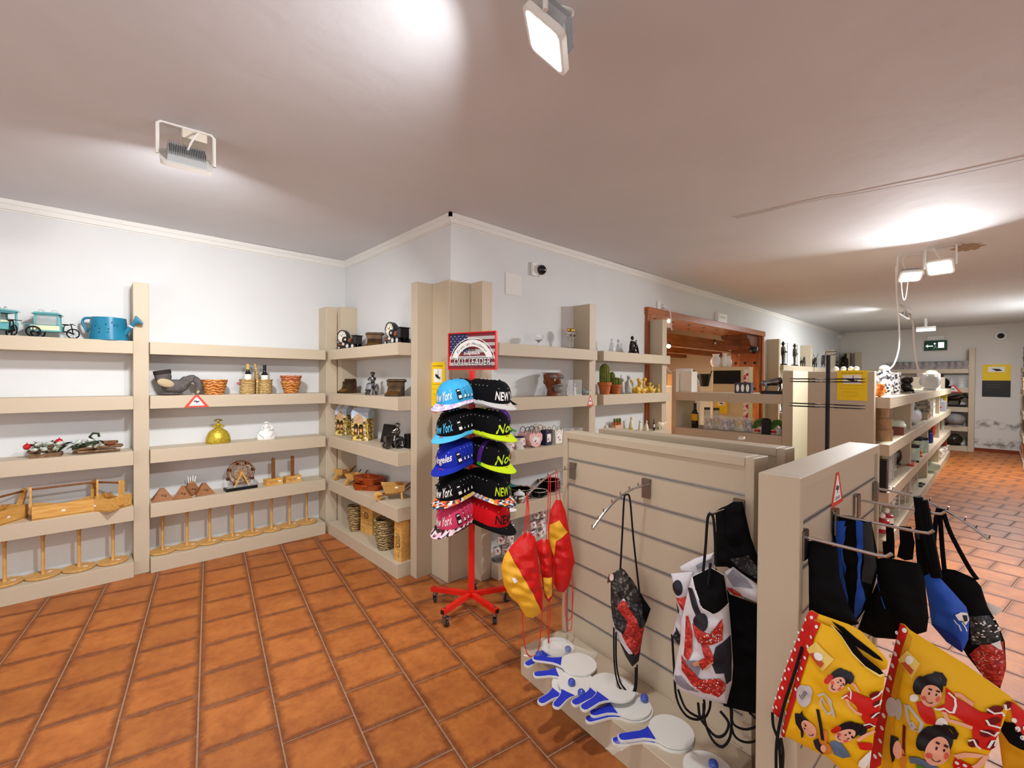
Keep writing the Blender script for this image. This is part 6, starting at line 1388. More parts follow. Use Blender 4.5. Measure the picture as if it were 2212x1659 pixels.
bat('lower white beach bat of the middle-left pair', (1232, 1482), (1198, 1502), .0)
bat('upper white beach bat of the middle-left pair', (1246, 1478), (1214, 1514), .0215)
bat('left white beach bat of the big middle pair', (1315, 1484), (1236, 1525), .0325)
bat('right white beach bat of the big middle pair', (1330, 1490), (1256, 1536), .0435)
bat('lower white beach bat right of the middle pair, under netting', (1366, 1532), (1265, 1560), .0)
bat('upper white beach bat right of the middle pair, under netting', (1362, 1524), (1275, 1546), .012)
bat('lower white beach bat of the front pair', (1449, 1590), (1322, 1606), .0)
bat('upper white beach bat of the front pair', (1450, 1582), (1335, 1598), .012)
bat('white beach bat cut off by the bottom edge of the view', (1530, 1668), (1450, 1720), .0)
for px, py, dz, lb in ((1227, 1403, .03, 'blue ball in netting on the backmost bat'), (1164, 1414, .045, 'blue ball at the grip of the topmost back bat'), (1235, 1474, .042, 'blue ball on the middle-left pair of bats'), (1256, 1497, .042, 'blue ball beside the grips of the middle bats'), (1392, 1508, .034, 'blue ball on the netted pair of bats'), (1541, 1651, .03, 'blue ball on the bat at the bottom edge of the view')):
    p = fz(px, py, .148+dz); t = thing('rubber_ball', lb, 'ball', (p.x, p.y, .148+dz), 0, 'blue balls of the bat sets')
    M().sph((0, 0, 0), .018, 20, 12).build('ball', BALL, t)
    M().tube([(.0182*math.cos(2*PI*i/20), .0182*math.sin(2*PI*i/20)*.8, .0182*.6*math.sin(2*PI*i/20)) for i in range(20)], .0006, 4, closed=True).build('seam', mat('ball_seam', '8f9bd0', .4), t)
def net(label, pts, dz, sd):
    f = Puff(pts, fz(*pts[0], .148+dz), rad(0), D=.02, wr=.012, seed=sd, lean=.9); t = thing('plastic_net', label, 'netting', f.P); f.body('net_film', NET, t)
    rr = random.Random(sd); xs = [p[0] for p in pts]; ys = [p[1] for p in pts]; pth = []
    f.line('net_threads', mat('net_thread', 'efe9e2', .5, alpha=.55), t, [[pts[i], ((pts[i][0]+pts[(i+k) % len(pts)][0])/2+rr.uniform(-4, 4), (pts[i][1]+pts[(i+k) % len(pts)][1])/2+rr.uniform(-4, 4)), pts[(i+k) % len(pts)]] for i in range(len(pts)) for k in (2, 3)], .0008, 3)
net('crumpled clear net over the backmost bats', [(1165, 1400), (1195, 1385), (1225, 1386), (1250, 1398), (1290, 1410), (1285, 1425), (1240, 1430), (1190, 1420)], .04, 4)
net('clear net bunched under the front pair of bats', [(1322, 1604), (1345, 1600), (1362, 1610), (1345, 1622), (1322, 1630), (1308, 1618)], .012, 8)
# ================================================================ THINGS ON THE LONG WALL AND THE DIVIDER
def WX(px, py, Y=2.80): return fy(px, py, Y).x
def W(px, z, Y=2.80): return (WX(px, 830, Y), Y, z)
def D_(px, z, X=5.6): return (X, fx(px, 830, X).y, z)
def simple(name, label, cat, loc, rz=0, group=None): return thing(name, label, cat, loc, rz, group)
t = thing('glass_goblet', 'clear glass goblet alone on the top shelf right of the cap sign', 'glass', W(1163, S1))
M().lathe([(.034, 0), (.03, .004), (.005, .01), (.005, .04), (.03, .06), (.04, .085), (.038, .108), (.0365, .108), (.038, .085), (.028, .062), (0, .052)], 24).build('goblet', GLASS, t)
GOLDM = mat('gold_leaf', 'c79a3e', .25, metal=.8)
for k, lb in enumerate(('left tall gold-topped glass on the top shelf', 'right tall gold-topped glass against the wall post')):
    t = thing('tall_glass', lb, 'glass', W(1228+8*k, S1, 2.81-.02*k))
    M().lathe([(.026, 0), (.026, .005), (.008, .02), (.007, .06), (.012, .1), (.03, .14), (.03, .17), (.028, .17), (.028, .142), (0, .105)], 20).build('glass_body', GLASS, t)
    M().sph((-.012, -.003, .185), (.016, .01, .018), 10, 8).sph((.012, -.003, .185), (.016, .01, .018), 10, 8).build('gold_heart', GOLDM, t)
t = thing('face_vase', 'brown ceramic head vase with moustache, carrying a plate', 'vase', W(1193, S2, 2.79), rad(-8)); BRN = mat('brown_ceramic', '8a4a28', .35, col2='6d3519', scale=20); GRYB = mat('grey_beard', '77706c', .6)
M().lathe([(.05, 0), (.055, .01), (.048, .05), (.07, .1), (.085, .16), (.088, .2), (.08, .2), (.075, .15), (.04, .05), (0, .04)], 24, sy=.9).sph((0, -.085, .125), (.016, .03, .03), 12, 8).sph((-.088, .0, .13), (.012, .018, .026), 8, 6).sph((.088, 0, .13), (.012, .018, .026), 8, 6).build('head', BRN, t)
M().sph((0, -.085, .065), (.05, .03, .04), 12, 8).tube([(-.06, -.07, .085), (-.02, -.105, .1), (0, -.11, .098), (.02, -.105, .1), (.06, -.07, .085)], [.006, .014, .012, .014, .006], 8).sph((-.04, -.06, .175), (.045, .03, .022), 10, 6).sph((.045, -.06, .175), (.045, .03, .022), 10, 6).build('beard_and_hair', GRYB, t)
m = M()
for x in (-.03, .03): m.sph((x, -.077, .145), (.014, .008, .009), 10, 6)
m.build('eyes', PAPER, t); m = M()
for x in (-.03, .03): m.sph((x, -.084, .145), (.006, .004, .006), 8, 6)
m.build('pupils', INK, t)
t = thing('plate', 'white plate balanced on the brown head vase', 'plate', W(1192, S2+.2005, 2.79)); M().lathe([(.05, 0), (.095, .01), (.1, .012), (.098, .014), (.05, .004), (0, .004)], 26).build('plate_body', PORC, t)
def acryl(label, loc, w, d, h, group=None, rz=0, fig='b9a7a0', name='boxed_figurine'):
    t = thing(name, label, 'boxed figurine', loc, rz, group)
    M().chbox(-w/2, w/2, -d/2, d/2, 0, h, .002).build('clear_case', ACRYL, t, flat=True)
    M().box(-w/2, w/2, -d/2, d/2, -.0, .006).build('case_base', PORC, t)
    mt = mat('figurine_'+fig, fig, .5, col2='f0e8e2', scale=60)
    M().lathe([(w*.24, .007), (w*.2, h*.3), (w*.12, h*.5), (w*.07, h*.56), (0, h*.58)], 12, sy=.7).sph((0, 0, h*.66), (w*.12, w*.11, h*.1), 10, 8).tube([(-w*.14, 0, h*.48), (-w*.26, -w*.05, h*.38), (-w*.12, -w*.12, h*.36)], w*.05, 6).tube([(w*.14, 0, h*.48), (w*.26, -w*.05, h*.38), (w*.12, -w*.12, h*.36)], w*.05, 6).build('figurine', mt, t)
    return t
acryl('white figurine in a clear box right of the brown head vase', W(1225, S2, 2.78), .07, .09, .145, fig='8e8a88')
acryl('larger figurine in a clear box, second right of the head vase', W(1240, S2, 2.79), .12, .1, .15, fig='9a8f9d')
t = thing('glass_bird', 'small clear glass bird near the wall post', 'figurine', W(1266, S2, 2.75), rad(160)); M().sph((0, 0, .028), (.035, .018, .018), 12, 8).sph((.03, 0, .05), .014, 10, 7).tube([(-.03, 0, .03), (-.06, 0, .05)], [.01, .003], 6).cyl((.04, 0, .05), (.055, 0, .048), .004, .001, 6).cyl((0, 0, 0), (0, 0, .015), .012, .006, 8).build('bird', mat('smoky_glass', 'a9b4ba', .08, alpha=.6), t)
pp = fy(1275, 876, WF); tri_sticker('red triangular camera sticker on the shelf edge by the cap stand', lambda x, z, q: (pp.x+x, WF-q, 1.347+z), .1, .1)
# gift mugs and bags
MUGP = cells('mug_print', ['ece9e4', 'f3f1ee', 'd9b9a8', 'ece9e4', 'a8686a', 'f3f1ee'], 50); PINK = mat('pink_card', 'f0bdb8', .6); NAVC = mat('navy_card', '23253f', .6); CRMC = mat('cream_card', 'e9e3d6', .6)
for k, (px, lb) in enumerate(((1100, 'boxed white mug nearest the cap stand'), (1123, 'boxed white mug with a red print, second from the cap stand'))):
    t = thing('gift_mug', lb, 'mug', W(px, S3, 2.75)); M().lathe([(.038, 0), (.04, .004), (.04, .105), (.037, .105), (.036, .01), (0, .008)], 20).tube(bez((.038, 0, .085), (.075, 0, .09), (.07, 0, .02), (.038, 0, .025), 8), .006, 6).build('mug_body', MUGP, t); M().lathe([(.0405, .098), (.0407, .106), (.0368, .1065), (.0368, .098)], 20).build('dark_rim', NAVC, t)
def giftbag(label, loc, mt, w=.12, h=.13, heart=False, hc=INK):
    t = thing('gift_bag', label, 'gift bag', loc, R.uniform(-.25, .1), 'card gift bags with looped handles')
    if heart: pr = [(0, 0), (w*.3, h*.12), (w*.5, h*.5), (w*.5, h*.8), (w*.3, h), (w*.1, h*.93), (0, h*.82), (-w*.1, h*.93), (-w*.3, h), (-w*.5, h*.8), (-w*.5, h*.5), (-w*.3, h*.12)]
    else: pr = [(-w*.42, 0), (w*.42, 0), (w*.5, h), (-w*.5, h)]
    M().prism(pr, -.03, .03).build('bag_card', mt, t, flat=True); M().prism([(x*.6, h*.2+z*.55) for x, z in pr], -.0312, -.0302).build('front_print', MUGP, t, flat=True)
    for y in (-.031, .031): M().tube([(w*.28*math.cos(PI*i/10), y, h*.9+w*.42*math.sin(PI*i/10)) for i in range(11)], .003, 5).build('handle', hc, t)
giftbag('pink heart gift bag behind the mugs', W(1135, S3, 2.84), PINK, .13, .13, True)
giftbag('pink heart gift bag with printed front', W(1154, S3, 2.75), PINK, .14, .135, True)
giftbag('cream gift bag with gold handles behind the pink hearts', W(1163, S3, 2.87), CRMC, .12, .14, hc=GOLDM)
giftbag('navy gift bag with yellow handles', W(1181, S3, 2.77), NAVC, .1, .135, hc=GOLDM)
giftbag('cream and navy gift bag at the slatwall panel', W(1203, S3, 2.79), CRMC, .11, .125, hc=mat('olive_cord', '8d8a55', .6))
for k in range(3): acryl(('left', 'middle', 'right')[k]+' clear figurine box of the row right of the gift bags', W(1229+19*k, S3, 2.8), .075, .08, .12, fig=('4a4a50', '7d6a66', 'a06a5a')[k])
# pottery on the fourth shelf
BLKC = mat('black_ceramic', '1b1412', .25); PATC = cells('geometric_ceramic', ['e8e4da', '1b1614', '1b1614', 'e8e4da', '6b5a4a'], 55); DISHC = cells('painted_plate', ['d9cdb8', 'b08560', 'e7dfd0', 'a04a34', '6d7a58', 'e7dfd0'], 60)
def plates(n, labelf, px, Y, r, z0=S4, grp='painted pottery plates in stacks'):
    for k in range(n):
        t = thing('painted_plate', labelf(k, n), 'plate', W(px, z0+.016*k, Y), 0, grp)
        M().lathe([(r*.5, 0), (r*.9, .014), (r, .02), (r*.98, .023), (r*.88, .0165)], 26).lathe([(r*.88, .0165), (r*.5, .006), (0, .006)], 26).build('plate_body', BLKC if k < n-1 else DISHC, t)
od = ['bottom', 'second', 'third', 'fourth', 'fifth', 'top']
plates(5, lambda k, n: f'{"top" if k == n-1 else od[k]} plate of the stack beside the lidded pot', 1126, 2.83, .1)
plates(3, lambda k, n: f'{"top" if k == n-1 else od[k]} reddish plate of the low stack under the flag bag hook', 1166, 2.755, .075)
plates(6, lambda k, n: f'{"top" if k == n-1 else od[k]} plate of the tall stack nearest the slatwall panel', 1188, 2.85, .105)
t = thing('lidded_pot', 'black and white geometric pot with knobbed lid', 'pot', W(1123, S4, 2.735)); M().lathe([(.045, 0), (.056, .02), (.055, .05), (.045, .065)], 22).build('pot_body', PATC, t); M().lathe([(.047, .0655), (.046, .075), (.02, .09), (.008, .094), (.009, .106), (0, .11)], 20).build('lid', PORC, t)
t = thing('teapot', 'white teapot with dark geometric pattern, below the red cap', 'teapot', W(1096, S4, 2.735)); M().lathe([(.045, 0), (.062, .03), (.055, .065), (.03, .08)], 22).build('teapot_body', PATC, t); M().lathe([(.031, .0805), (.02, .095), (.006, .1), (.006, .112), (0, .115)], 16).build('lid', PORC, t); M().tube([(-.05, 0, .03), (-.085, 0, .06), (-.095, 0, .075)], [.012, .008, .006], 8).build('spout', PORC, t); M().tube([(.05*math.cos(a), 0, .075+.07*math.sin(a)) for a in [PI*i/10 for i in range(11)]], .004, 6).build('wire_handle', STEEL, t)
# mug trees on the plinth
def mugtree(label, loc, n, sz=.34):
    t = thing('mug_tree', label, 'mug stand', loc); M().lathe([(.07, 0), (.07, .012), (.008, .02), (.007, sz), (0, sz+.01)], 16).build('stand_pole', STEEL, t)
    M().tube([(.03*math.cos(2*PI*i/14), 0, sz+.03+.03*math.sin(2*PI*i/14)) for i in range(14)], .003, 5, closed=True).build('top_loop', STEEL, t)
    for k in range(n):
        a = rad(-150+k%3*60+12*(k//3)); z = sz*.25+.085*(k//3); p = V((.075*math.cos(a), .075*math.sin(a), z))
        M().tube([(0, 0, z+.045), (p.x*.6, p.y*.6, z+.055), (p.x, p.y, z+.065)], .003, 5).build('hook_arm', STEEL, t)
        c = thing('hanging_mug', f'small white printed mug, {["first", "second", "third", "fourth", "fifth", "sixth", "seventh", "eighth", "ninth"][k]} from below on the {label.split(" ")[0]} mug tree', 'mug', (loc[0]+p.x, loc[1]+p.y, loc[2]+z), a, 'white mugs hanging on the mug trees')
        m = M(); m.lathe([(.026, 0), (.031, .006), (.03, .058), (.027, .058), (.026, .01), (0, .008)], 16); m.xf(Rx(rad(R.uniform(-25, 25)))); m.build('mug_body', MUGP, c); M().tube(bez((-.028, 0, .05), (-.056, 0, .055), (-.05, 0, .01), (-.028, 0, .015), 8), .004, 6).build('mug_handle', PORC, c)
M().chbox(-.1, .1, -.12, .12, 0, .11, .002)
mugtree('left wire mug tree of small white mugs on the plinth', W(1085, S0, 2.76), 9, .3)
mugtree('right wire mug tree of small white mugs behind the flag bags', W(1155, S0, 2.82), 9, .36)
# W2: figures, cacti, ducks
t = thing('glass_figurine', 'clear glass seated figurine on the top shelf', 'figurine', W(1321, S1, 2.8)); GL2 = mat('frosted_glass', 'd5d8d6', .15, alpha=.5); M().lathe([(.035, 0), (.036, .02), (.026, .06), (.02, .1), (.008, .115), (0, .118)], 14).sph((0, 0, .135), .017, 10, 8).build('glass_figure', GL2, t)
t = thing('bronze_figure', 'bronze seated figure reading, on the top shelf by the post', 'figurine', W(1368, S1, 2.8)); m = M(); m.sph((-.02, 0, .02), (.06, .05, .022), 12, 6).build('rock_base', BRONZE, t)
M().tube([(-.035, 0, .035), (-.04, 0, .09), (-.032, 0, .145)], [.03, .026, .02], 10).tube([(-.03, -.018, .045), (.03, -.02, .095), (.055, -.02, .04), (.075, -.02, .005)], [.02, .016, .013, .008], 8).tube([(-.03, .02, .045), (.02, .025, .09), (.06, .03, .04), (.09, .03, .004)], [.02, .016, .013, .008], 8).tube([(-.03, -.02, .14), (-.005, -.025, .1), (.03, -.015, .125)], [.011, .009, .007], 8).tube([(.02, -.01, .11), (.04, -.01, .16)], [.005, .008], 6).build('seated_body', BRONZE, t); M().sph((-.028, 0, .18), (.02, .018, .024), 12, 8).build('head', BRONZE, t)
CACT = wavy('cactus_stripes', '4c5a1e', 'b3b04a', 14, .7, .4, 'X', 1, .2); CLAY = mat('clay_pot', 'b5652f', .7, var=.1, scale=14)
def cactus(label, loc, h, r, pr=.055, ph=.11):
    t = thing('potted_cactus', label, 'plant', loc); M().lathe([(pr*.72, 0), (pr*.95, ph*.75), (pr*1.1, ph*.76), (pr*1.12, ph), (pr*.98, ph), (pr*.95, ph*.85), (0, ph*.85)], 20).build('clay_pot', CLAY, t)
    n = 14; vs = []; fs = []; prof = [(.75, 0), (1, .15), (1, .6), (.9, .82), (.55, .95), (.1, 1)]
    for q, z in prof: vs += [(r*q*(1 if j % 2 else .84)*math.cos(2*PI*j/(2*n)), r*q*(1 if j % 2 else .84)*math.sin(2*PI*j/(2*n)), ph*.85+h*z) for j in range(2*n)]
    for i in range(len(prof)-1): fs += [(i*2*n+j, i*2*n+(j+1) % (2*n), (i+1)*2*n+(j+1) % (2*n), (i+1)*2*n+j) for j in range(2*n)]
    fs.append(tuple(range((len(prof)-1)*2*n, len(prof)*2*n))); M().add(vs, fs).build('ribbed_cactus', mat('cactus_green', '7c8432', .7, col2='4d5a20', scale=30), t, flat=True); return t
cactus('tall ribbed ceramic cactus in a clay pot at the left post', W(1306, S2, 2.75), .21, .055, .066, .125)
cactus('round ribbed cactus in a clay pot, second from the left post', W(1331, S2, 2.75), .09, .058, .055, .1)
cactus('small ribbed cactus behind the round one', W(1322, S2, 2.87), .16, .035, .045, .09)
IV = mat('ivory_ceramic', 'e0d6b8', .35); YLW = mat('yellow_ceramic', 'e0b84a', .35); GRC = mat('grey_ceramic', 'a9a9a5', .4)
def sitcat(name, label, loc, mt, h, rz=0, tail=True, wide=1.):
    t = thing(name, label, 'figurine', loc, rz); k = h/.2
    M().lathe([(.035*k*wide, 0), (.042*k*wide, .03*k), (.034*k*wide, .09*k), (.02*k, .14*k), (.014*k, .155*k)], 16, sy=.85).sph((0, -.02*k, .012*k), (.03*k, .03*k, .012*k), 10, 6).build('body', mt, t)
    M().sph((0, -.006*k, .172*k), (.022*k, .022*k, .02*k), 12, 8).cyl((-.013*k, 0, .183*k), (-.016*k, 0, .205*k), .008*k, .001, 6).cyl((.013*k, 0, .183*k), (.016*k, 0, .205*k), .008*k, .001, 6).build('head', mt, t)
    if tail: M().tube(spline([(.02*k, .03*k, .02*k), (.05*k, .04*k, .06*k), (.03*k, .04*k, .14*k), (.038*k, .04*k, .24*k)], 4), .007*k, 6).build('tail', mt, t)
    return t
sitcat('cat_figurine', 'slim grey cat figurine with upright tail beside the cacti', W(1344, S2, 2.76), GRC, .17)
sitcat('bird_figurine', 'rounded grey parrot figurine right of the grey cat', W(1357, S2, 2.75), GRC, .2, 0, False, 1.1)
def duck(label, loc, mt, s, rz=0, neck=True):
    t = thing('duck_figurine', label, 'figurine', loc, rz, 'yellow ceramic ducks'); M().sph((0, 0, .035*s), (.05*s, .03*s, .033*s), 14, 8).cyl((0, 0, 0), (0, 0, .01*s), .03*s, n=12).tube([(-.035*s, 0, .045*s), (-.07*s, 0, .075*s)], [.02*s, .004*s], 8).build('body', mt, t)
    M().tube([(.03*s, 0, .05*s), (.045*s, 0, .09*s), (.035*s, 0, .125*s)], [.02*s, .013*s, .012*s], 8).sph((.034*s, 0, .135*s), .02*s, 12, 8).cyl((.05*s, 0, .133*s), (.075*s, 0, .128*s), .008*s, .004*s, 8).build('neck_and_head', mt, t); return t
for px, s, Y, lb in ((1369, 1.0, 2.86, 'amber ceramic duck behind the grey parrot'), (1378, 1.1, 2.76, 'large yellow ceramic duck, first of the row'), (1389, .85, 2.73, 'small yellow ceramic duck in front of the first large one'), (1399, 1.15, 2.79, 'large yellow ceramic duck in mid row'), (1409, .8, 2.74, 'small yellow ceramic duck, second from the right post'), (1422, .65, 2.75, 'smallest pale yellow duck, nearest the right post')): duck(lb, W(px, S2, Y), YLW, s, rad(150 if px % 2 else 20))
t = thing('tree_figurine', 'ivory ceramic fir tree at the left end of the third shelf', 'figurine', W(1310, S3, 2.78)); M().lathe([(.015, 0), (.015, .02), (.055, .021), (.03, .055), (.042, .056), (.02, .085), (.03, .086), (0, .13)], 14).build('fir_tree', IV, t)
t = thing('cactus_tray', 'terracotta tray of three tiny cacti raised on a block', 'plant', W(1334, S3, 2.86)); M().chbox(-.075, .075, -.03, .03, .0, .09, .003).build('block', mat('salmon_block', 'd9a98c', .6), t)
for k in range(3): M().lathe([(.016, .0905), (.02, .12), (.017, .12), (0, .118)], 12, (-.048+.048*k, 0, 0)).build('tiny_pot', CLAY, t); M().sph((-.048+.048*k, 0, .14), (.018, .018, .026), 10, 7).build('tiny_cactus', MATS['cactus_green'], t)
sitcat('cat_figurine', 'ivory cat figurine standing behind the yellow glasses', W(1364, S3, 2.86), IV, .17, 0, False)
for k in range(3): t = thing('yellow_glass', ('left', 'middle', 'right')[k]+' small yellow-green glass of the row on the third shelf', 'glass', W(1342+11*k, S3, 2.74)); M().lathe([(.02, 0), (.025, .06), (.023, .06), (.018, .006), (0, .006)], 16).build('glass_cup', mat('yellow_glass', 'd9cf6a', .1, alpha=.7), t)
sitcat('ghost_figurine', 'tall smooth ivory ghost figurine', W(1383, S3, 2.74), IV, .14, 0, False, .8)
sitcat('ghost_figurine', 'leaning ivory figure right of the ghost', W(1397, S3, 2.78), IV, .12, .4, False, 1.3)
bottle('tiny dark bottle with white label beside the ivory pig', W(1413, S3, 2.73), .13, .012)
t = thing('pig_figurine', 'ivory pig figurine at the right end of the third shelf', 'figurine', W(1427, S3, 2.76), rad(-15)); m = M(); m.sph((0, 0, .055), (.06, .04, .042), 14, 9)
for x in (-.035, .035):
    for y in (-.02, .02): m.cyl((x, y, 0), (x, y, .03), .011, n=8)
m.build('body', IV, t); M().sph((.06, 0, .07), (.028, .026, .026), 12, 8).cyl((.08, 0, .066), (.097, 0, .064), .012, n=10).cyl((.055, -.018, .09), (.06, -.022, .112), .009, .002, 6).cyl((.055, .018, .09), (.06, .022, .112), .009, .002, 6).build('head', IV, t)

# divider: z=1.45 board and z=1.0 board
ZD = 1.0
def bull(label, loc, rz, mt, s, base=True):
    t = thing('bull_statuette', label, 'statuette', loc, rz); b = .035*s if base else 0
    if base: M().chbox(-.13*s, .13*s, -.06*s, .06*s, 0, .035*s, .006).build('black_base', BLACK, t)
    m = M(); m.tube([(-.09*s, 0, b+.085*s), (-.03*s, 0, b+.095*s), (.04*s, 0, b+.105*s), (.08*s, 0, b+.125*s)], [.034*s, .038*s, .045*s, .032*s], 12).sph((-.09*s, 0, b+.085*s), .035*s, 12, 8)
    for x, y in ((-.085, -.022), (-.085, .022), (.05, -.025), (.05, .025)): m.tube([(x*s, y*s, b+.08*s), ((x+.012)*s, y*s, b+.04*s), (x*s, y*s, b)], [.018*s, .011*s, .009*s], 8)
    m.tube([(-.12*s, 0, b+.1*s), (-.14*s, 0, b+.07*s), (-.135*s, 0, b+.03*s)], [.006*s, .004*s, .006*s], 6); m.build('body', mt, t)
    m = M(); m.tube([(.08*s, 0, b+.13*s), (.115*s, 0, b+.135*s), (.15*s, 0, b+.11*s)], [.03*s, .024*s, .014*s], 10); m.build('head', mt, t)
    for y in (-1, 1): M().tube(spline([(.115*s, y*.015*s, b+.15*s), (.115*s, y*.045*s, b+.16*s), (.12*s, y*.055*s, b+.185*s)], 3), [.007*s]*3+[.005*s]*3+[.002*s], 6).build('horn', mt, t)
    return t
bull('silver bull statuette on a black base at the right end of the divider', D_(1672, 1.45, 5.56), rad(-75), PEWTER, 1.0)
t = thing('penguin_box', 'dark gift box printed with white penguins on the divider', 'box', D_(1607, 1.45, 5.6), Q); M().chbox(-.09, .09, -.04, .04, 0, .125, .002).build('box_body', mat('slate_card', '3f3f4a', .6), t, flat=True)
m = M()
for x in (-.055, 0, .055): m.add([(x+a, -.0408, .06+b) for a, b in ell(0, 0, .018, .045, 14)], [tuple(range(14))])
m.build('penguin_print', PAPER, t)
o = M().chbox(-.08, .08, -.1, .1, 0, .26, .003).box(-.081, -.08, -.09, .09, .01, .25).build('white_cabinet', mat('cream_white_board', 'ece6da', .5), None, loc=D_(1484, 1.45, 5.66)); tag(o, 'plain white box standing at the left end of the divider', 'box')
t = thing('power_strip', 'white power strip lying on the white box', 'power strip', D_(1478, 1.7115, 5.66), .3); M().chbox(-.03, .03, -.1, .1, 0, .04, .006).build('strip_body', WHITE, t); M().tube([(0, .1, .02), (-.02, .18, 0), (-.03, .24, .1), (-.03, .25, .25)], .006, 6).build('cable', WHITE, t)
bottle('dark wine bottle with yellow label on the lower divider board', D_(1502, ZD, 5.58), .31, .042, Q, 'd9a91e')
GB = [cells('gift_print_'+str(k), c, 40) for k, c in enumerate((['d8d2cc', 'a89a94', 'c77a70', '8a9a72', 'e8e4de'], ['e4dccb', 'c9b24a', 'd98a7a', 'a9b49a', 'f0ece4'], ['cfd0dc', '8d93ad', 'e0d4d6', 'b06a6a', 'e8e6ea']))]
for k, px in enumerate((1532, 1550, 1567, 1584, 1601, 1618)):
    t = thing('gift_cup_box', f'{["first", "second", "third", "fourth", "fifth", "sixth"][k]} printed gift cup in a clear box along the divider, counted from the wine bottle', 'gift box', D_(px, ZD, 5.55+.04*(k % 2)), Q+R.uniform(-.15, .15), 'clear boxed gift cups on the divider')
    M().lathe([(.03, .006), (.038, .01), (.038, .13), (.034, .13), (.03, .02), (0, .02)], 16).build('printed_cup', GB[k % 3], t); M().chbox(-.048, .048, -.048, .048, 0, .17, .002).build('clear_box', ACRYL, t, flat=True)
for k, px in enumerate((1528, 1548)):
    t = thing('honey_jar', ('left', 'right')[k]+' small glass jar with dark lid behind the gift cups', 'jar', D_(px, ZD, 5.8)); M().lathe([(.035, 0), (.038, .01), (.038, .2), (.03, .22), (0, .22)], 16).build('jar', mat('pale_glass', 'e6e2d4', .1, alpha=.5), t); M().lathe([(.036, .2205), (.036, .25), (0, .252)], 16).build('lid', mat('brown_lid', '4a3524', .4), t)
GRN = mat('leaf_green_print', '5f9a48', .6, col2='2f5a26', scale=40)
for k, px in enumerate((1647, 1682)):
    t = thing('green_arch_gift', ('left', 'right')[k]+' green arched gift bag with a red bow near the divider post', 'gift bag', D_(px, ZD, 5.6), Q)
    for i in range(3): M().tube([((.085-.022*i)*math.cos(a), -.03+.012*i, .05+(.105-.022*i)*math.sin(a)) for a in [PI*j/14 for j in range(15)]], .012, 8).build('green_arch', GRN, t)
    M().lathe([(.035, 0), (.045, .07), (.04, .07), (0, .06)], 14).build('white_pot', PORC, t); M().sph((-.05, -.05, .03), (.02, .012, .014), 8, 6).sph((-.02, -.055, .03), (.02, .012, .014), 8, 6).build('red_bow', RED, t)
o = M().chbox(-.04, .04, -.03, .03, 0, .17, .004).chbox(-.03, .03, -.02, .02, .17, .18, .004).build('black_box', BLACK, None, loc=D_(1656, ZD, 5.49), rz=Q); tag(o, 'upright black box in front of the left green arch', 'box')

# appliance and things in the opening
t = thing('air_cooler', 'cream standing heater with a black grille in the timber opening', 'heater', (6.62, fx(1570, 830, 6.62).y, 0), Q); w = abs(fx(1530, 830, 6.62).y-fx(1594, 830, 6.62).y)/2
CRH = mat('cream_enamel', 'd8c69c', .4); M().chbox(-w, w+.085, .0, .16, 0, 1.79, .006).build('cabinet', CRH, t)
M().box(-w+.02, w-.02, -.004, -.0005, 1.55, 1.74).build('grille_opening', INK, t)
for k in range(9): M().box(-w+.02, w-.02, -.012, -.004, 1.555+.021*k, 1.563+.021*k).build('grille_slat', BLACK, t, flat=True)
M().box(-.06, .0, -.004, -.0005, 1.36, 1.43).build('control_label', mat('label_grey_red', 'a08a8a', .5), t); M().box(w+.02, w+.08, -.004, -.0005, .3, 1.75).build('floral_strip', cells('floral_red_print', ['efe6dd', 'b5264a', 'efe6dd', 'd8607a', 'efe6dd'], 22), t)
hh = fx(1559, 830, 6.61); notice('yellow surveillance notice on the front of the cream heater', lambda x, z, q: (6.614-q, hh.y-x, 1.13+z), .16, .2)
for k, (px, h, r_) in enumerate(((1552, .19, .075), (1569, .2, .05), (1576, .16, .045))):
    t = thing('white_vase', ('round white vase on top of the cream heater', 'white vase with flared neck on the cream heater', 'small white vase at the back of the cream heater')[k], 'vase', (6.66+.03*k, fx(px, 790, 6.75).y, 1.7905)); M().lathe([(r_*.6, 0), (r_, h*.35), (r_*.9, h*.6), (r_*.5, h*.85), (r_*.7, h), (r_*.6, h), (r_*.4, h*.85), (0, h*.5)], 18).build('vase_body', PORC, t)
t = thing('storeroom_counter', 'beige counter with a black pot on it just inside the opening', 'counter', (7.35, 4.0, 0)); M().chbox(-.25, .25, -.55, .5, 0, 1.5, .01).build('counter_body', SHELF, t)
t = thing('black_pot', 'black long-spouted pot on the beige counter', 'pot', (7.2, fx(1522, 800, 7.2).y, 1.501)); M().lathe([(.06, 0), (.1, .2), (.095, .2), (0, .18)], 16).build('pot_body', BLACK, t); M().tube([(.0, .08, .12), (0, .18, .26)], [.02, .012], 8).build('spout', BLACK, t); M().tube(bez((0, -.08, .15), (0, -.1, .3), (0, -.22, .3), (0, -.25, .25), 8), .01, 6).build('handle', BLACK, t)
t = thing('cardboard_box', 'orange cardboard box on the beige counter', 'box', (7.3, fx(1465, 790, 7.3).y, 1.501)); M().chbox(-.1, .1, -.14, .14, 0, .2, .003).build('carton', mat('orange_card', 'b9803a', .7), t)
t = thing('white_plant_pots', 'pale pebbly ornament between box and pot on the counter', 'ornament', (7.25, fx(1495, 800, 7.25).y, 1.501)); M().sph((0, -.05, .06), (.07, .07, .06), 12, 8).sph((0, .06, .05), (.06, .07, .05), 12, 8).sph((.03, 0, .1), .045, 10, 7).build('stones', PORC, t)
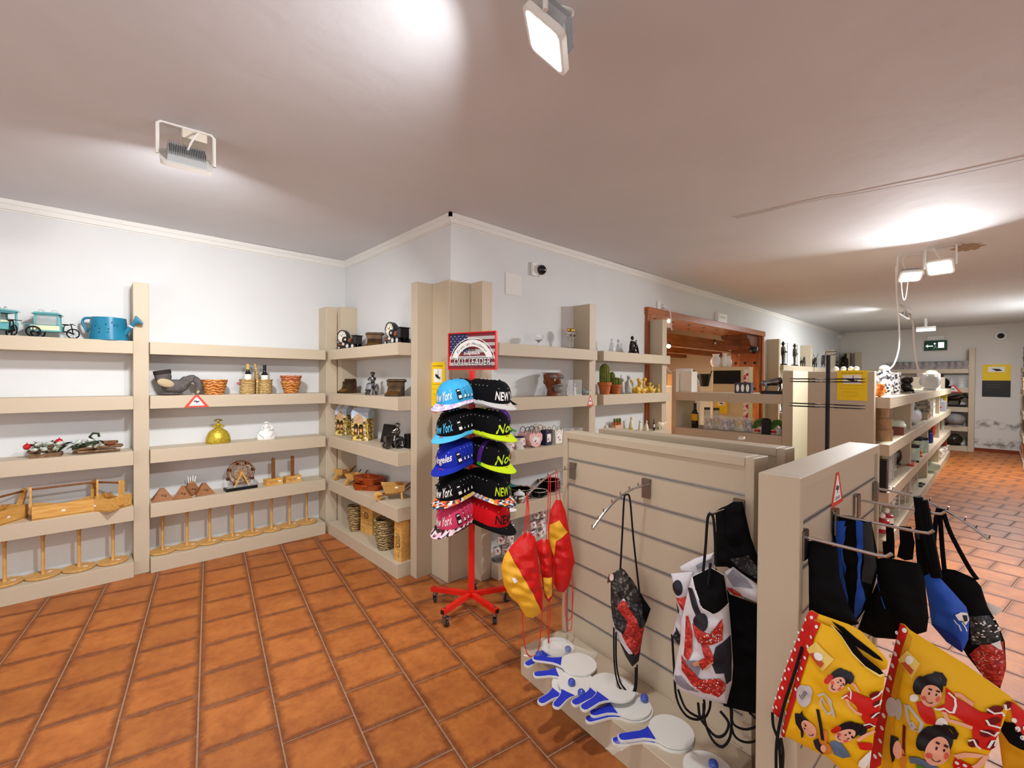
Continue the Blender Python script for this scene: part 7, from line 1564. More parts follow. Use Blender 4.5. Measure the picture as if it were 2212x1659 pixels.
for k, (px, py, lb, gl_) in enumerate(((1442, 746, 'lit round spotlight in the storeroom beyond the opening', True), (1541, 739, 'dark round spotlight under the storeroom beam', False))):
    p = fy(px, py, YL+.98); t = thing('spotlight', lb, 'lamp', (p.x, p.y, p.z)); M().sph((0, 0, 0), .06, 14, 9).cyl((0, 0, .05), (0, 0, max(.06, 2.2-p.z)), .008, n=8).build('lamp_housing', BLACK, t); M().sph((-.045, -.045, -.02), .035, 12, 8).build('bulb', glow('spot_bulb', 'fff2d8', 8) if gl_ else CHROME, t)
t = thing('dome_camera', 'black dome camera fixed on the timber corbel', 'camera', (OX1-.25, YL+.03, OZ-.24)); M().sph((0, 0, -.02), .07, 16, 10).build('dome', mat('dark_dome', '0b0c12', .05, coat=.5), t); M().cyl((0, 0, -.01), (0, 0, .03), .075, n=18).build('collar', BLACK, t)
# ================================================================ FAR GOODS: statuettes, island, far wall, right aisle
def person(name, label, loc, h, mt, rz=0, hat=True, staff=True, group=None):
    t = thing(name, label, 'statuette', loc, rz, group); k = h/.45
    M().lathe([(.07*k, 0), (.07*k, .02*k), (.05*k, .03*k)], 14).build('base', mt, t)
    m = M()
    for s in (-1, 1): m.tube([(s*.02*k, 0, .02*k), (s*.022*k, 0, .12*k), (s*.02*k, 0, .2*k)], [.014*k, .016*k, .022*k], 8)
    m.tube([(0, 0, .19*k), (0, 0, .27*k), (0, 0, .35*k)], [.034*k, .036*k, .03*k], 10); m.tube([(.035*k, 0, .34*k), (.06*k, -.02*k, .27*k), (.07*k, -.05*k, .24*k)], [.014*k, .012*k, .01*k], 8).tube([(-.035*k, 0, .34*k), (-.06*k, -.01*k, .27*k), (-.05*k, -.05*k, .23*k)], [.014*k, .012*k, .01*k], 8); m.build('figure_body', mt, t)
    M().sph((0, 0, .39*k), (.024*k, .026*k, .03*k), 12, 8).cyl((0, 0, .34*k), (0, 0, .37*k), .012*k, n=8).build('head', mt, t)
    if hat: M().lathe([(.045*k, .405*k), (.043*k, .412*k), (.022*k, .418*k), (.016*k, .445*k), (0, .45*k)], 14).build('hat', mt, t)
    if staff: M().cyl((.072*k, -.05*k, .0), (.072*k, -.05*k, .43*k), .004*k, n=6).build('staff', mt, t)
    return t
def beast(name, label, loc, s, mt, rz=0, antler=False, up=0., group=None):
    t = thing(name, label, 'statuette', loc, rz, group); m = M(); m.tube([(-.08*s, 0, .09*s), (0, 0, .1*s+up*s*.03), (.06*s, 0, .11*s+up*s*.06)], [.03*s, .034*s, .03*s], 10)
    for x, y in ((-.075, -.018), (-.07, .018), (.05, -.018), (.055, .018)): m.tube([(x*s, y*s, .09*s), ((x+.01)*s, y*s, .045*s), (x*s, y*s, 0)], [.014*s, .009*s, .008*s], 7)
    m.tube([(-.1*s, 0, .1*s), (-.13*s, 0, .12*s), (-.14*s, 0, .19*s)], [.007*s, .005*s, .003*s], 6).build('body', mt, t)
    M().tube([(.055*s, 0, .12*s), (.085*s, 0, .17*s), (.12*s, 0, .165*s)], [.024*s, .018*s, .01*s], 8).cyl((.085*s, -.01*s, .18*s), (.08*s, -.015*s, .205*s), .006*s, .001, 6).cyl((.085*s, .01*s, .18*s), (.08*s, .015*s, .205*s), .006*s, .001, 6).build('head', mt, t)
    if antler: m = M(); [m.tube([(.085*s, y*.01*s, .185*s), (.07*s, y*.03*s, .23*s), (.08*s, y*.045*s, .27*s)], .004*s, 5).tube([(.07*s, y*.03*s, .23*s), (.1*s, y*.035*s, .25*s)], .0035*s, 5) for y in (-1, 1)]; m.build('antlers', mt, t)
    return t
def WF3(px, z, Y=2.8): p = fy(px, 800, Y); return V((min(p.x, 14.45), Y, z))
IRON = mat('patina_metal', '5b554c', .35, metal=.7, col2='25211c', scale=12)
person('knight_statuette', 'dark standing figure with a staff, first on the shelf past the opening', WF3(1691, S1, 2.76), .45, BRONZE)
person('knight_statuette', 'pewter armoured standing figure, second on the shelf past the opening', WF3(1716, S1, 2.76), .45, IRON, rad(20))
beast('horse_statuette', 'small pewter horse beside the armoured figure', WF3(1734, S1, 2.76), 1.1, IRON)
beast('deer_statuette', 'seated dark deer with antlers on the top shelf past the opening', WF3(1759, S1, 2.76), 1.15, IRON, 0, True, 1.)
t = beast('horse_statuette', 'rearing pewter horse group behind the black rack', WF3(1778, S1, 2.76), 1.25, PEWTER, rad(10), False, 2.)
beast('dog_statuette', 'small dark animal between horse group and hooded mask', WF3(1803, S1, 2.76), 1.2, IRON, rad(-60))
t = thing('hooded_mask', 'brown hooded mask on a short stand', 'mask', WF3(1826, S1, 2.76)); M().sph((0, 0, .22), (.14, .07, .14), 16, 10).sph((-.13, 0, .16), (.04, .05, .07), 8, 6).sph((.13, 0, .16), (.04, .05, .07), 8, 6).sph((0, -.06, .18), (.07, .05, .09), 12, 8).build('mask', BRONZE, t); M().cyl((0, 0, 0), (0, 0, .1), .015, n=8).chbox(-.12, .12, -.06, .06, 0, .02, .004).build('stand', BLACK, t)
t = thing('feather_ornament', 'pale upright feather shape on the top shelf beside the hooded mask', 'ornament', WF3(1811, S1, 2.78)); M().sph((0, 0, .17), (.035, .012, .15), 10, 8).cyl((0, 0, 0), (0, 0, .03), .03, n=10).build('feather', mat('feather_grey', '8f8a80', .5), t)
for k, (px, z, s, lb) in enumerate(((1757, S2, 1.5, 'grey figure on the second shelf behind the left rack loops'), (1782, S2, 1.3, 'blue dressed figure on the second shelf behind the rack pole'), (1690, S3, 1.2, 'green and red figure seen past the divider post'))): person('dressed_figure', lb, WF3(px, z, 2.76), .2*s, (IRON, mat('blue_figure', '2f4f9a', .5), mat('green_figure', '3f6a5a', .5))[k], 0, True, False)
t = thing('branch_statuette', 'dark branching sculpture above the yellow notice', 'statuette', WF3(1877, S1, 2.72)); M().tube([(0, 0, 0), (0, 0, .15), (-.1, 0, .3), (.05, 0, .42)], [.08, .06, .045, .02], 8).tube([(0, 0, .15), (.16, 0, .2), (.22, 0, .3)], [.06, .04, .02], 8).tube([(-.05, 0, .24), (-.2, 0, .25)], [.04, .02], 8).build('branches', BRONZE, t)
for k in range(3): o = M().chbox(-.12, .12, -.08, .08, 0, .06+.03*k, .005).lathe([(.05, .07+.03*k), (.06, .1+.03*k), (0, .14+.03*k)], 10).build('small_souvenir', (PORC, IRON, BRONZE)[k], None, loc=WF3((1752, 1757, 1768)[k], (S3, S0, S4)[k], 2.78)); tag(o, ('white souvenir box low on the shelves behind the rack', 'dark souvenir at the plinth behind the rack', 'bronze souvenir on the fourth shelf behind the rack')[k], 'souvenir')

# black floor rack with clip loops in front of the island end
p = (4.82, fx(1788, 860, 4.82).y, 0); t = thing('clip_rack', 'black floor rack with paperclip-shaped wire loops', 'display stand', p, Q)
M().cyl((0, 0, .02), (0, 0, 1.83), .017, n=12).build('pole', BLACK, t); M().lathe([(.19, 0), (.2, .01), (.18, .02), (0, .022)], 24).build('base_plate', BLACK, t)
M().tube([(-.02, 0, 1.83), (-.02, 0, 1.86), (.06, 0, 1.86), (.06, 0, 1.835), (.02, 0, 1.83)], .003, 5).build('sign_holder', BLACK, t)
for z in (1.59, 1.365):
    for sx in (-1, 1):
        for dz in (0, .025):
            for k in range(2):
                a, b = .03+.05*k, .24+.02*k; y = -.05-.04*k
                M().tube([(sx*.015, 0, z+dz)]+[(sx*x, yy, z+dz+.004*k) for x, yy in ((a, y+.02), (b, y+.03), (b+.02, y), (b, y-.03), (a+.03, y-.03), (a+.02, y))], .0035, 5).build('wire_loop', BLACK, t)
pn2 = fx(1840, 865, IX0)
notice('large yellow surveillance notice on the island end panel', lambda x, z, q: (IX0-q, pn2.y-x, 1.415+z), .235, .285)
for k, px in enumerate((1806, 1822, 1838, 1850)): o = M().sph((0, 0, .024), (.03, .024, .024), 12, 8).sph((0, 0, .004), (.014, .012, .004), 8, 4).build('white_egg', PORC, None, loc=(5.36, fx(px, 800, 5.36).y, 1.6925)); tag(o, f'{["leftmost", "second", "third", "rightmost"][k]} of the four white eggs on the island end panel', 'ornament')

# island goods
def I(px, z, Y=.8, py=900): p = fy(px, py, Y); return V((p.x, Y, z))
NEWS = cells('newsprint', ['e9e9e9', 'f4f4f4', '2b2b2f', 'dcdcdf', '6a6a70', 'f0f0f0'], 42)
t = thing('newsprint_vase', 'black and white newsprint-patterned bag vase on the island', 'vase', I(1928, S2, .8)); M().lathe([(.09, 0), (.1, .02), (.09, .16), (.1, .25), (.085, .25), (.075, .1), (0, .05)], 20, sy=.7).build('vase_body', NEWS, t)
t = thing('newsprint_vase', 'rounded newsprint-patterned jar with white top, left one on the island', 'vase', I(1909, S2, .86)); M().lathe([(.07, 0), (.095, .08), (.09, .2), (.05, .27)], 18).build('vase_body', NEWS, t); M().sph((0, 0, .29), (.05, .05, .04), 12, 8).build('white_top', PORC, t)
t = thing('elephant_statuette', 'glossy black curled elephant figure on the island', 'statuette', I(1958, S2, .8)); GB_ = mat('gloss_black', '16130f', .12, coat=.6, col2='2c241b', scale=10); M().sph((0, 0, .08), (.09, .06, .07), 14, 9).sph((.0, 0, .16), (.07, .06, .05), 14, 9).tube(spline([(.06, -.02, .17), (.1, -.02, .12), (.08, -.03, .05), (.02, -.05, .03)], 4), .022, 8).sph((-.04, -.05, .17), (.035, .02, .035), 10, 6).cyl((0, 0, 0), (0, 0, .02), .08, n=14).build('elephant', GB_, t)
t = thing('clown_ornament', 'orange and red ornament at the near end of the island', 'ornament', I(1899, S2, .76)); OR = mat('orange_red_glaze', 'd8532a', .4, col2='e8a03a', scale=30); M().sph((0, 0, .04), (.05, .04, .04), 10, 7).sph((0, -.01, .1), (.035, .03, .035), 10, 7).sph((.04, -.02, .06), (.03, .025, .03), 8, 6).build('ornament', OR, t)
person('cow_figure', 'black and white figure at the near end of the island', I(1893, S2, .84), .26, mat('cow_print', '1c1a19', .6, col2='e4e0da', scale=16), 0, False, False)
t = thing('black_helmet', 'black helmet-like ornament farther along the island', 'ornament', I(2032, S2, .85)); M().sph((0, 0, .12), (.2, .14, .12), 14, 9).cyl((0, 0, 0), (0, 0, .05), .16, n=14).build('helmet', BLKFAB, t)
o = M().chbox(-.15, .15, -.12, .12, 0, .3, .01).sph((0, 0, .3), (.13, .1, .06), 12, 6).build('lamp_box', mat('cream_lamp', 'e5ddc8', .5), None, loc=I(2010, S2, .85)); tag(o, 'cream boxy lamp beyond the island headboards', 'lamp')
t = thing('glass_dome', 'grey glass globe in front of the cream lamp', 'globe', I(2007, S2, .74)); M().sph((0, 0, .14), .13, 16, 10).cyl((0, 0, 0), (0, 0, .03), .08, n=14).build('globe', mat('smoke_glass', '9a9aa6', .1, alpha=.6), t)
o = M().chbox(-.2, .2, -.05, .05, 0, .33, .004).box(-.18, .18, -.052, -.05, .05, .3).build('brown_picture', mat('brown_picture', '6d4038', .5), None, loc=I(2027, S2, .95)); tag(o, 'brown framed picture leaning behind the black helmet', 'picture')
# second board
KRAFT = mat('wrapped_kraft', 'a9835a', .3, col2='8c6844', scale=14, coat=.3)
for k in range(3): o = M().lathe([(.085-.006*k, 0), (.09-.005*k, .11), (.085-.006*k, .11), (.075, .02), (0, .02)], 18).build('wrapped_pot', KRAFT, None, loc=I(1905, S3, .78)+V((0, 0, .1105*k))); tag(o, f'{["bottom", "middle", "top"][k]} kraft pot of the film-wrapped stack at the near island end', 'pot')
o = M().chbox(-.13, .13, -.09, .09, 0, .09, .004).box(-.132, .132, -.092, .092, .06, .068).build('wooden_box', mat('mahogany', '6b2f17', .35), None, loc=I(1927, S3, .8), rz=.2); tag(o, 'dark red wooden box under white towels on the island', 'box')
o = M().chbox(-.16, .16, -.1, .1, 0, .035, .012).chbox(-.14, .14, -.09, .09, .035, .06, .012).build('folded_towel', mat('pale_towel', 'd5dcc8', .9), None, loc=I(1929, S3+.0905, .8), rz=.2); tag(o, 'pale folded towels stacked on the dark red wooden box', 'towel')
for k, px in enumerate((1941, 1947, 1953)): t = thing('glass_ashtray', f'{["left", "middle", "right"][k]} small clear glass dish right of the wooden box', 'dish', I(px, S3, .74+.03*k)); M().lathe([(.04, 0), (.055, .03), (.05, .045), (.045, .03), (0, .012)], 16).build('dish_body', ACRYL, t)
t = thing('plush_swan', 'white and pale blue plush swan on the second island board', 'soft toy', I(1970, S3, .8)); SW_ = mat('white_plush', 'e4e8ee', .9); M().sph((0, 0, .1), (.2, .1, .1), 14, 9).build('body', SW_, t); M().tube(spline([(-.15, 0, .12), (-.2, 0, .22), (-.14, 0, .3), (-.08, 0, .28)], 4), .04, 8).build('neck', SW_, t); M().sph((.1, -.03, .14), (.12, .06, .06), 10, 7).build('wing', mat('pale_blue_plush', 'b9cfe0', .9), t)
o = M().chbox(-.2, .2, -.1, .1, 0, .12, .005).sph((.1, -.1, .07), (.08, .03, .06), 10, 7).build('toy_box', mat('red_white_card', 'd9c3b4', .6, col2='b8302a', scale=9), None, loc=I(1985, S3, .84), rz=-.1); tag(o, 'red and white toy box beside the plush swan', 'box')
o = M().chbox(-.2, .2, -.15, .15, 0, .16, .004).box(-.19, .19, -.151, -.15, .02, .14).build('book_stack', mat('dark_books', '39332f', .6, col2='cfc6b4', scale=20), None, loc=I(1983, S3+.1205, .84)); tag(o, 'stack of dark books on the red and white toy box', 'books')
t = thing('letter_box', 'cream box with dark lettering, third module of the island', 'box', I(2006, S3, .8)); M().chbox(-.16, .16, -.07, .07, 0, .36, .004).build('box_body', CRMC, t); m = M(); [put_text(m, w_, 0, .3-.07*i, .04, .2, y=-.0708) for i, w_ in enumerate(('REGALO', 'TE QUIERO', 'MAMA'))]; m.build('lettering', INK, t)
t = thing('heart_ornament', 'red heart and orange ornament right of the cream lettered box', 'ornament', I(2018, S3, .8)); M().sph((-.07, 0, .14), (.1, .04, .1), 12, 8).sph((.07, 0, .14), (.1, .04, .1), 12, 8).cyl((0, 0, 0), (0, 0, .12), .02, .11, 12).build('heart', RED, t); M().sph((.25, 0, .12), (.1, .06, .12), 12, 8).build('orange_part', OR, t)
for k in range(3): o = M().chbox(-.13, .13, -.12, .12, 0, .2+.12*k, .01).lathe([(.08, .2+.12*k), (.06, .26+.12*k), (0, .27+.12*k)], 12).build('far_jar', (mat('grey_jar', '8d8f98', .4), mat('yellow_jar', 'd8bb45', .4), mat('black_jar', '23232a', .4))[k], None, loc=I((2026, 2029, 2023)[k], S3, .8+.06*k)); tag(o, ('grey jar', 'yellow jar', 'tall black jar')[k]+' near the far end of the second island board', 'jar')
# third board
t = thing('black_gift_box', 'tall black box at the near end of the third island board', 'box', I(1904, S4, .74)); M().chbox(-.06, .06, -.05, .05, 0, .3, .003).build('box_body', BLACK, t); M().box(-.05, .05, -.0515, -.05, .2, .28).build('label', mat('grey_label', '55504a', .5), t)
for k in range(3): acryl(('left', 'middle', 'right')[k]+' boxed figurine beside the tall black box on the island', I(1914+6*k, S4, .74+.05*k), .09, .09, .27, fig=('9a7a60', '7d7d82', '55565a')[k])
t = thing('metal_owl', 'dark metal owl figure on the third island board', 'statuette', I(1934, S4, .86)); M().sph((0, 0, .11), (.08, .07, .11), 14, 9).sph((0, 0, .24), (.06, .055, .05), 12, 8).cyl((0, 0, 0), (0, 0, .02), .06, n=12).build('owl', IRON, t)
JAR = mat('printed_jar', 'd9e0c8', .3, col2='8fc0b4', scale=18)
for k, px in enumerate((1968, 1977, 1989, 2001)): t = thing('storage_jar', f'{["first", "second", "third", "fourth"][k]} printed jar with a black lid along the third island board', 'jar', I(px, S4, .76+.05*(k % 2)), 0, 'printed jars on the island'); M().lathe([(.085, 0), (.09, .02), (.09, .17), (.08, .18), (0, .18)], 18).build('jar_body', (JAR, JAR, MATS['printed_jar'], mat('blue_jar', '23267a', .3))[k], t); M().lathe([(.088, .1805), (.088, .215), (0, .217)], 18).build('lid', BLACK, t)
t = thing('yellow_gloves', 'yellow rubber gloves standing up on the third island board', 'gloves', I(1990, S4, .93)); GLV = mat('yellow_rubber', 'e3dd55', .5)
for k in range(2):
    T = Tr(-.1+.2*k, 0, .2); M().sph((-.1+.2*k, 0, .27), (.07, .03, .1), 12, 8).build('palm', GLV, t)
    for j in range(4): M().tube([(-.15+.2*k+.033*j, 0, .34), (-.165+.2*k+.043*j, 0, .45-.03*abs(j-1.5))], .018, 7).build('finger', GLV, t)
    M().tube([(-.04+.2*k, 0, .25), (.0+.2*k, 0, .33)], .018, 7).cyl((-.1+.2*k, 0, 0), (-.1+.2*k, 0, .22), .05, n=10).build('cuff_and_thumb', GLV, t)
for k in range(4): t = thing('toy_sword', f'{["red", "yellow", "orange", "pale yellow"][k]} toy sword lying on the third island board', 'toy', I(1972+8*k, S4, .72+.02*k), .05); M().chbox(-.25, .15, -.03, .03, 0, .02+.012*k, .006).build('blade', mat('toy_'+'ryop'[k], ('c23a22', 'e4d35a', 'd9752a', 'e9dfa0')[k], .4), t); M().chbox(.15, .3, -.02, .02, 0, .025, .006).box(.14, .16, -.06, .06, 0, .02).build('hilt', RED if k % 2 else BLACK, t)
t = thing('red_flower', 'red artificial flower right of the printed jars', 'flower', I(2013, S4, .8)); [M().sph((.09*math.cos(a), -.02, .2+.09*math.sin(a)), (.07, .03, .06), 8, 6).build('petal', mat('flower_red', 'b0301f', .6), t) for a in [2*PI*i/5 for i in range(5)]]; M().cyl((0, 0, 0), (0, 0, .2), .012, n=6).build('stem', GRN, t)
o = M().chbox(-.2, .2, -.02, .02, 0, .26, .004).box(-.17, .17, -.022, -.02, .03, .23).build('green_plaque', mat('dark_green_plaque', '2c3a34', .4, col2='6f8478', scale=14), None, loc=I(2029, S4, .85)); tag(o, 'dark green plaque standing on the third island board', 'plaque')
# plinth
for k in range(6): o = M().chbox(-.2, .2, -.13, .13, 0, .03, .003).box(-.195, .2, -.131, .125, .005, .025).build('magazine', mat('mag_'+str(k % 3), ('d9d2c6', 'c8b8ae', 'e4dccb')[k % 3], .5), None, loc=I(2017, S0+.0305*k, .83), rz=R.uniform(-.1, .1)); tag(o, f'{["bottom", "second", "third", "fourth", "fifth", "top"][k]} magazine of the stack on the island plinth', 'magazine', 'magazines on the island plinth')
for k in range(4): o = M().chbox(-.25, .25, -.13, .13, 0, .03, .003).box(-.245, .25, -.131, .125, .005, .025).build('magazine', MATS['mag_'+str(k % 3)], None, loc=I(2030, S0+.0305*k, .83), rz=R.uniform(-.1, .1)); tag(o, f'{["bottom", "second", "third", "top"][k]} magazine of the farther pile on the island plinth', 'magazine', 'magazines on the island plinth')
o = M().chbox(-.17, .17, -.14, .14, 0, .16, .005).box(-.15, .15, -.141, -.14, .02, .14).build('red_box', mat('dark_red_card', '7c1f1c', .5), None, loc=I(2026, S0+.1225, .86)); tag(o, 'dark red box on the farther magazine pile', 'box')
t = thing('glass_bowl', 'pale green glass bowl on the island plinth', 'bowl', I(1996, S0, .82)); M().lathe([(.12, 0), (.2, .06), (.21, .12), (.2, .12), (.18, .05), (0, .02)], 24).build('bowl', mat('green_glass', 'b9d6c0', .1, alpha=.5), t)
o = M().chbox(-.1, .1, -.02, .02, 0, .02, .006).sph((.1, 0, .02), (.05, .04, .02), 10, 6).build('black_bird', mat('dark_olive', '3a3a30', .5), None, loc=I(1992, S0, .72)); tag(o, 'flat dark ornament in front of the glass bowl', 'ornament')
for k in range(4):
    t = thing('wire_cup_rack', f'{["nearest", "second", "third", "farthest"][k]} white wire rack of tiny cups on the island plinth', 'rack', I(1922+14*k, S0, .82, 1100), .1)
    for z in (.0, .09, .18): M().tube([(-.1, -.08, z), (.1, -.08, z), (.1, .08, z), (-.1, .08, z)], .004, 5, closed=True).build('wire_ring', mat('white_wire', 'e2e2e2', .4), t)
    for x in (-.1, .1):
        for y in (-.08, .08): M().cyl((x, y, 0), (x, y, .2), .004, n=5).build('wire_post', MATS['white_wire'], t)
    for x in (-.05, .05): M().lathe([(.025, .095), (.035, .15), (.03, .15), (0, .11)], 12, (x, -.02, 0)).build('tiny_cup', (PORC, mat('rose_cup', 'c9a39a', .3))[k % 2], t)
for k in range(2): t = thing('red_white_shoe_box', ('left', 'right')[k]+' red and white gift tin at the near end of the island plinth', 'tin', I(1905+9*k, S0, .76, 1120)); M().lathe([(.06, 0), (.06, .12), (.04, .13), (0, .13)], 16).build('tin_body', mat('tin_red', 'b3202c', .3), t); M().lathe([(.061, .04), (.061, .1)], 16).build('white_band', PORC, t); M().sph((0, 0, .16), (.05, .03, .03), 10, 6).build('white_bow', PORC, t)
# far wall
xb = BXF+.12
def B_(px, z, py=830): return V((xb, fx(px, py, xb).y, z))
BRB = mat('brown_model', '6d4038', .5, col2='a3837a', scale=20)
for k in range(12):
    t = thing('boxed_model', f'clear boxed brown model, number {["one", "two", "three", "four", "five", "six", "seven", "eight", "nine", "ten", "eleven", "twelve"][k]} from the left on the far top shelf', 'boxed model', B_(1930+14.1*k, S1), Q, 'boxed models on the far top shelf')
    M().chbox(-.08, .08, -.03, .05, 0, .13, .01).sph((0, -.02, .1), (.05, .04, .06), 8, 6).build('brown_model', BRB, t); M().chbox(-.1, .1, -.07, .07, 0, .19, .002).build('clear_case', ACRYL, t, flat=True); M().box(-.1, .1, .06, .07, .02, .19).build('case_back', mat('grey_case_back', 'b0aaa8', .5), t)
for k, px in enumerate((2055, 2077)): acryl(('left', 'right')[k]+' large boxed silver figure on the far second shelf', B_(px, S2), .24, .14, .3, None, Q, 'a9a9ab')
bull('dark panther-like statuette on the far third shelf', B_(2062, S3), Q, BRONZE, 1.5)
for k, (px, z, s) in enumerate(((2044, S4, .16), (2041, S0, .16), (2062, S0, .26), (2064, S4, .3))): o = M().sph((0, 0, s*.5), (s*.8, s*.6, s*.5), 12, 8).sph((s*.4, -.03, s*.7), (s*.35, s*.3, s*.3), 10, 7).cyl((0, 0, 0), (0, 0, .03), s*.5, n=12).build('dark_ornament', IRON if k < 3 else mat('hazy_grey', '8f8a86', .6), None, loc=B_(px, z)); tag(o, ('black ornament on the far fourth shelf', 'small black lump on the far plinth', 'wide dark ornament on the far plinth', 'pale grey ornament on the far fourth shelf')[k], 'ornament')
pf = B_(2058, 0, 860); tri_sticker('red triangular camera sticker on the far shelf edge', lambda x, z, q: (BXF-q, fx(2058, 860, BXF).y-x, 1.347+z), .3, .17)
pw = fx(2152, 822, XB); t = thing('surveillance_notice', 'yellow and black notice on the damp far wall', 'sign', (XB-.004, pw.y, pw.z), Q)
M().box(-.22, .22, -.003, .003, .0, .36).build('yellow_half', YELLOW, t); M().box(-.22, .22, -.003, .003, -.37, -.001).build('black_half', mat('black_card', '24211e', .5), t); M().box(-.13, .13, -.005, -.003, .19, .31).build('picture_field', PAPER, t); M().prism([(-.08, .27), (.05, .26), (.09, .22), (.0, .21)], -.006, -.005).build('camera_picture', INK, t)
m = M(); [put_text(m, w_, -.05, -.1-.05*i, .022, .2, y=-.004) for i, w_ in enumerate(('ZONA VIGILADA', 'las 24 horas'))]; m.build('small_text', mat('dim_text', '6a655f', .6), t)
# exit sign hung on the far wall
pe = fx(2021, 745, XB-.03); t = thing('exit_sign', 'green emergency exit sign high on the far wall', 'sign', (XB-.025, pe.y, pe.z), Q); t.scale = (.75,)*3; M().chbox(-.27, .27, -.015, .015, -.18, .14, .004).build('sign_panel', mat('exit_green', '12492f', .4), t)
m = M(); m.box(-.2, -.06, -.017, -.015, -.05, -.02).add([(-.24, -.017, -.035), (-.18, -.017, .02), (-.18, -.017, -.09)], [(0, 1, 2)]).box(.06, .2, -.017, -.0155, -.1, .08).sph((-.02, -.017, .04), (.025, .003, .025), 8, 6); m.beam((-.02, -.0165, .02), (-.0, -.0165, -.06), .03, .002).beam((0, -.0165, -.06), (.04, -.0165, -.12), .02, .002).beam((0, -.0165, -.06), (-.05, -.0165, -.12), .02, .002); m.build('running_man_arrow', glow('exit_white', 'f4fff4', 1.2), t)
M().chbox(-.2, .2, -.03, .02, .17, .29, .006).build('lamp_housing', mat('pale_diffuser', 'e9ece6', .3), t)
# right aisle shelves
for k, (py, z, mt, lb) in enumerate(((775, S1, PEWTER, 'silver rider statuette on the top right-hand shelf'), (832, S2, mat('cream_case', 'd9b79e', .5), 'cream case on the second right-hand shelf'), (890, S3, PEWTER, 'small silver ornament on the third right-hand shelf'), (940, S4, mat('lime_leaves', '9fae3a', .7, col2='5f7a24', scale=12), 'green leafy plant on the fourth right-hand shelf'), (985, S0, mat('salmon_box', 'c9906e', .6), 'salmon box on the right-hand plinth'))):
    loc = (13.6, -.46, z)
    if k in (0, 2): beast('silver_statuette', lb, loc, 2.2 if k == 0 else 1.2, mt, rad(200))
    elif k == 3:
        t = thing('leafy_plant', lb, 'plant', loc)
        for i in range(30): m = M(); leaf(m, (R.uniform(-.15, .15), R.uniform(-.06, .06), R.uniform(.02, .2)), .14, .05, (R.uniform(-1, 1), R.uniform(-.4, 1)), R.uniform(0, 1)); m.build('leaf', mt, t)
    else: o = M().chbox(-.3, .3, -.11, .12, 0, .25, .01).box(-.32, .32, -.115, .125, .17, .19).build('case', mt, None, loc=loc); tag(o, lb, 'case')
# ================================================================ FIXTURES
pc = fy(1162, 585, YL); t = thing('dome_camera', 'dark dome camera on the long wall above the cap sign', 'camera', (pc.x, YL-.001, pc.z))
M().chbox(-.1, -.03, -.03, 0, -.06, .06, .004).build('junction_box', WHITE, t); m = M(); m.lathe([(.055, 0), (.055, .03), (.045, .035), (0, .035)], 22, T=Rx(PI/2)); m.build('collar', WHITE, t); M().sph((0, -.045, 0), (.047, .047, .047), 18, 11).build('dome', mat('dark_dome', '0b0c12', .05, coat=.5), t)
pc = fx(2162, 726, XB); t = thing('dome_camera', 'small dome camera high on the far wall', 'camera', (XB-.002, pc.y, pc.z), Q); M().cyl((0, 0, 0), (0, -.05, 0), .11, .1, 18).build('collar', WHITE, t); M().sph((0, -.08, 0), .06, 14, 9).build('dome', MATS['dark_dome'], t)
def cover(label, px, py, w, h): q = fy(px, py, YL); o = M().chbox(-w/2, w/2, -.004, 0, 0, h, .001).box(-w/2+.004, w/2-.004, -.0048, -.004, .004, h-.004).build('cover_plate', mat('painted_cover', 'dededa', .7), None, loc=(q.x, YL-.0005, q.z)); tag(o, label, 'wall plate')
cover('painted square cover plate on the wall right of the corner cladding', 1109, 638, .2, .19)
q = fy(1422, 662, YL); t = thing('wall_socket', 'white wall socket with plug above the timber lintel', 'socket', (q.x, YL-.001, q.z)); M().chbox(-.045, .03, -.02, 0, -.06, .06, .004).build('socket_plate', WHITE, t); M().cyl((.06, -.02, 0), (.06, -.06, 0), .03, .022, 14).build('plug', WHITE, t)
M().tube(spline([(.06, -.06, 0), (.12, -.07, -.01), (.16, -.08, -.08), (.165, -.09, -.25), (.165, -.1, -.3)], 5), .006, 6).build('cable', WHITE, t)
q = fy(1553, 686, YL); t = thing('emergency_light', 'white emergency light above the timber lintel', 'light', (q.x, YL-.001, q.z-.06)); M().chbox(-.17, .17, -.06, 0, -.02, .12, .008).build('housing', WHITE, t); M().chbox(-.14, .14, -.064, -.06, .02, .1, .003).build('diffuser', mat('pale_diffuser', 'e9ece6', .3), t); m = M(); put_text(m, 'SALIDA', .0, .055, .03, .2, y=-.0646); m.build('small_text', mat('dim_text', '6a655f', .6), t)
# cables from the ceiling down to the island
def drop_cable(label, pts, r=.008, plug=False):
    P = [V(p) for p in pts]; t = thing('hanging_cable', label, 'cable', P[0]); M().tube(spline([p-P[0] for p in P], 6), r, 7).build('cable', WHITE, t)
    if plug: e = P[-1]-P[0]; M().chbox(-.05, .05, -.03, .03, -.04, .015, .008, T=Tr(*e)).build('plug_strip', WHITE, t)
XC = 6.7
c1 = [(1935, 560), (1937, 640), (1942, 700), (1942, 750), (1932, 785), (1918, 800)]
drop_cable('left white cable hanging from the ceiling lamp to the island vases', [fz(1935, 576, ZC)]+[fx(a, b, XC-.1*i) for i, (a, b) in enumerate(c1[1:])])
c2 = [(1969, 690), (1974, 740), (1980, 785), (1988, 808)]
drop_cable('right white cable hanging from the ceiling to a plug on the island headboard', [fz(1962, 672, ZC)+V((-1.0, 0, 0))]+[fx(a, b, 8.2-.1*i) for i, (a, b) in enumerate(c2)], .011, True)
drop_cable('short loop of cable under the small lit floodlight', [fx(1963, 598, 6.05)]+[fx(a, b, 6.0) for a, b in ((1961, 608), (1957, 640), (1952, 648), (1948, 630), (1946, 606))], .004)
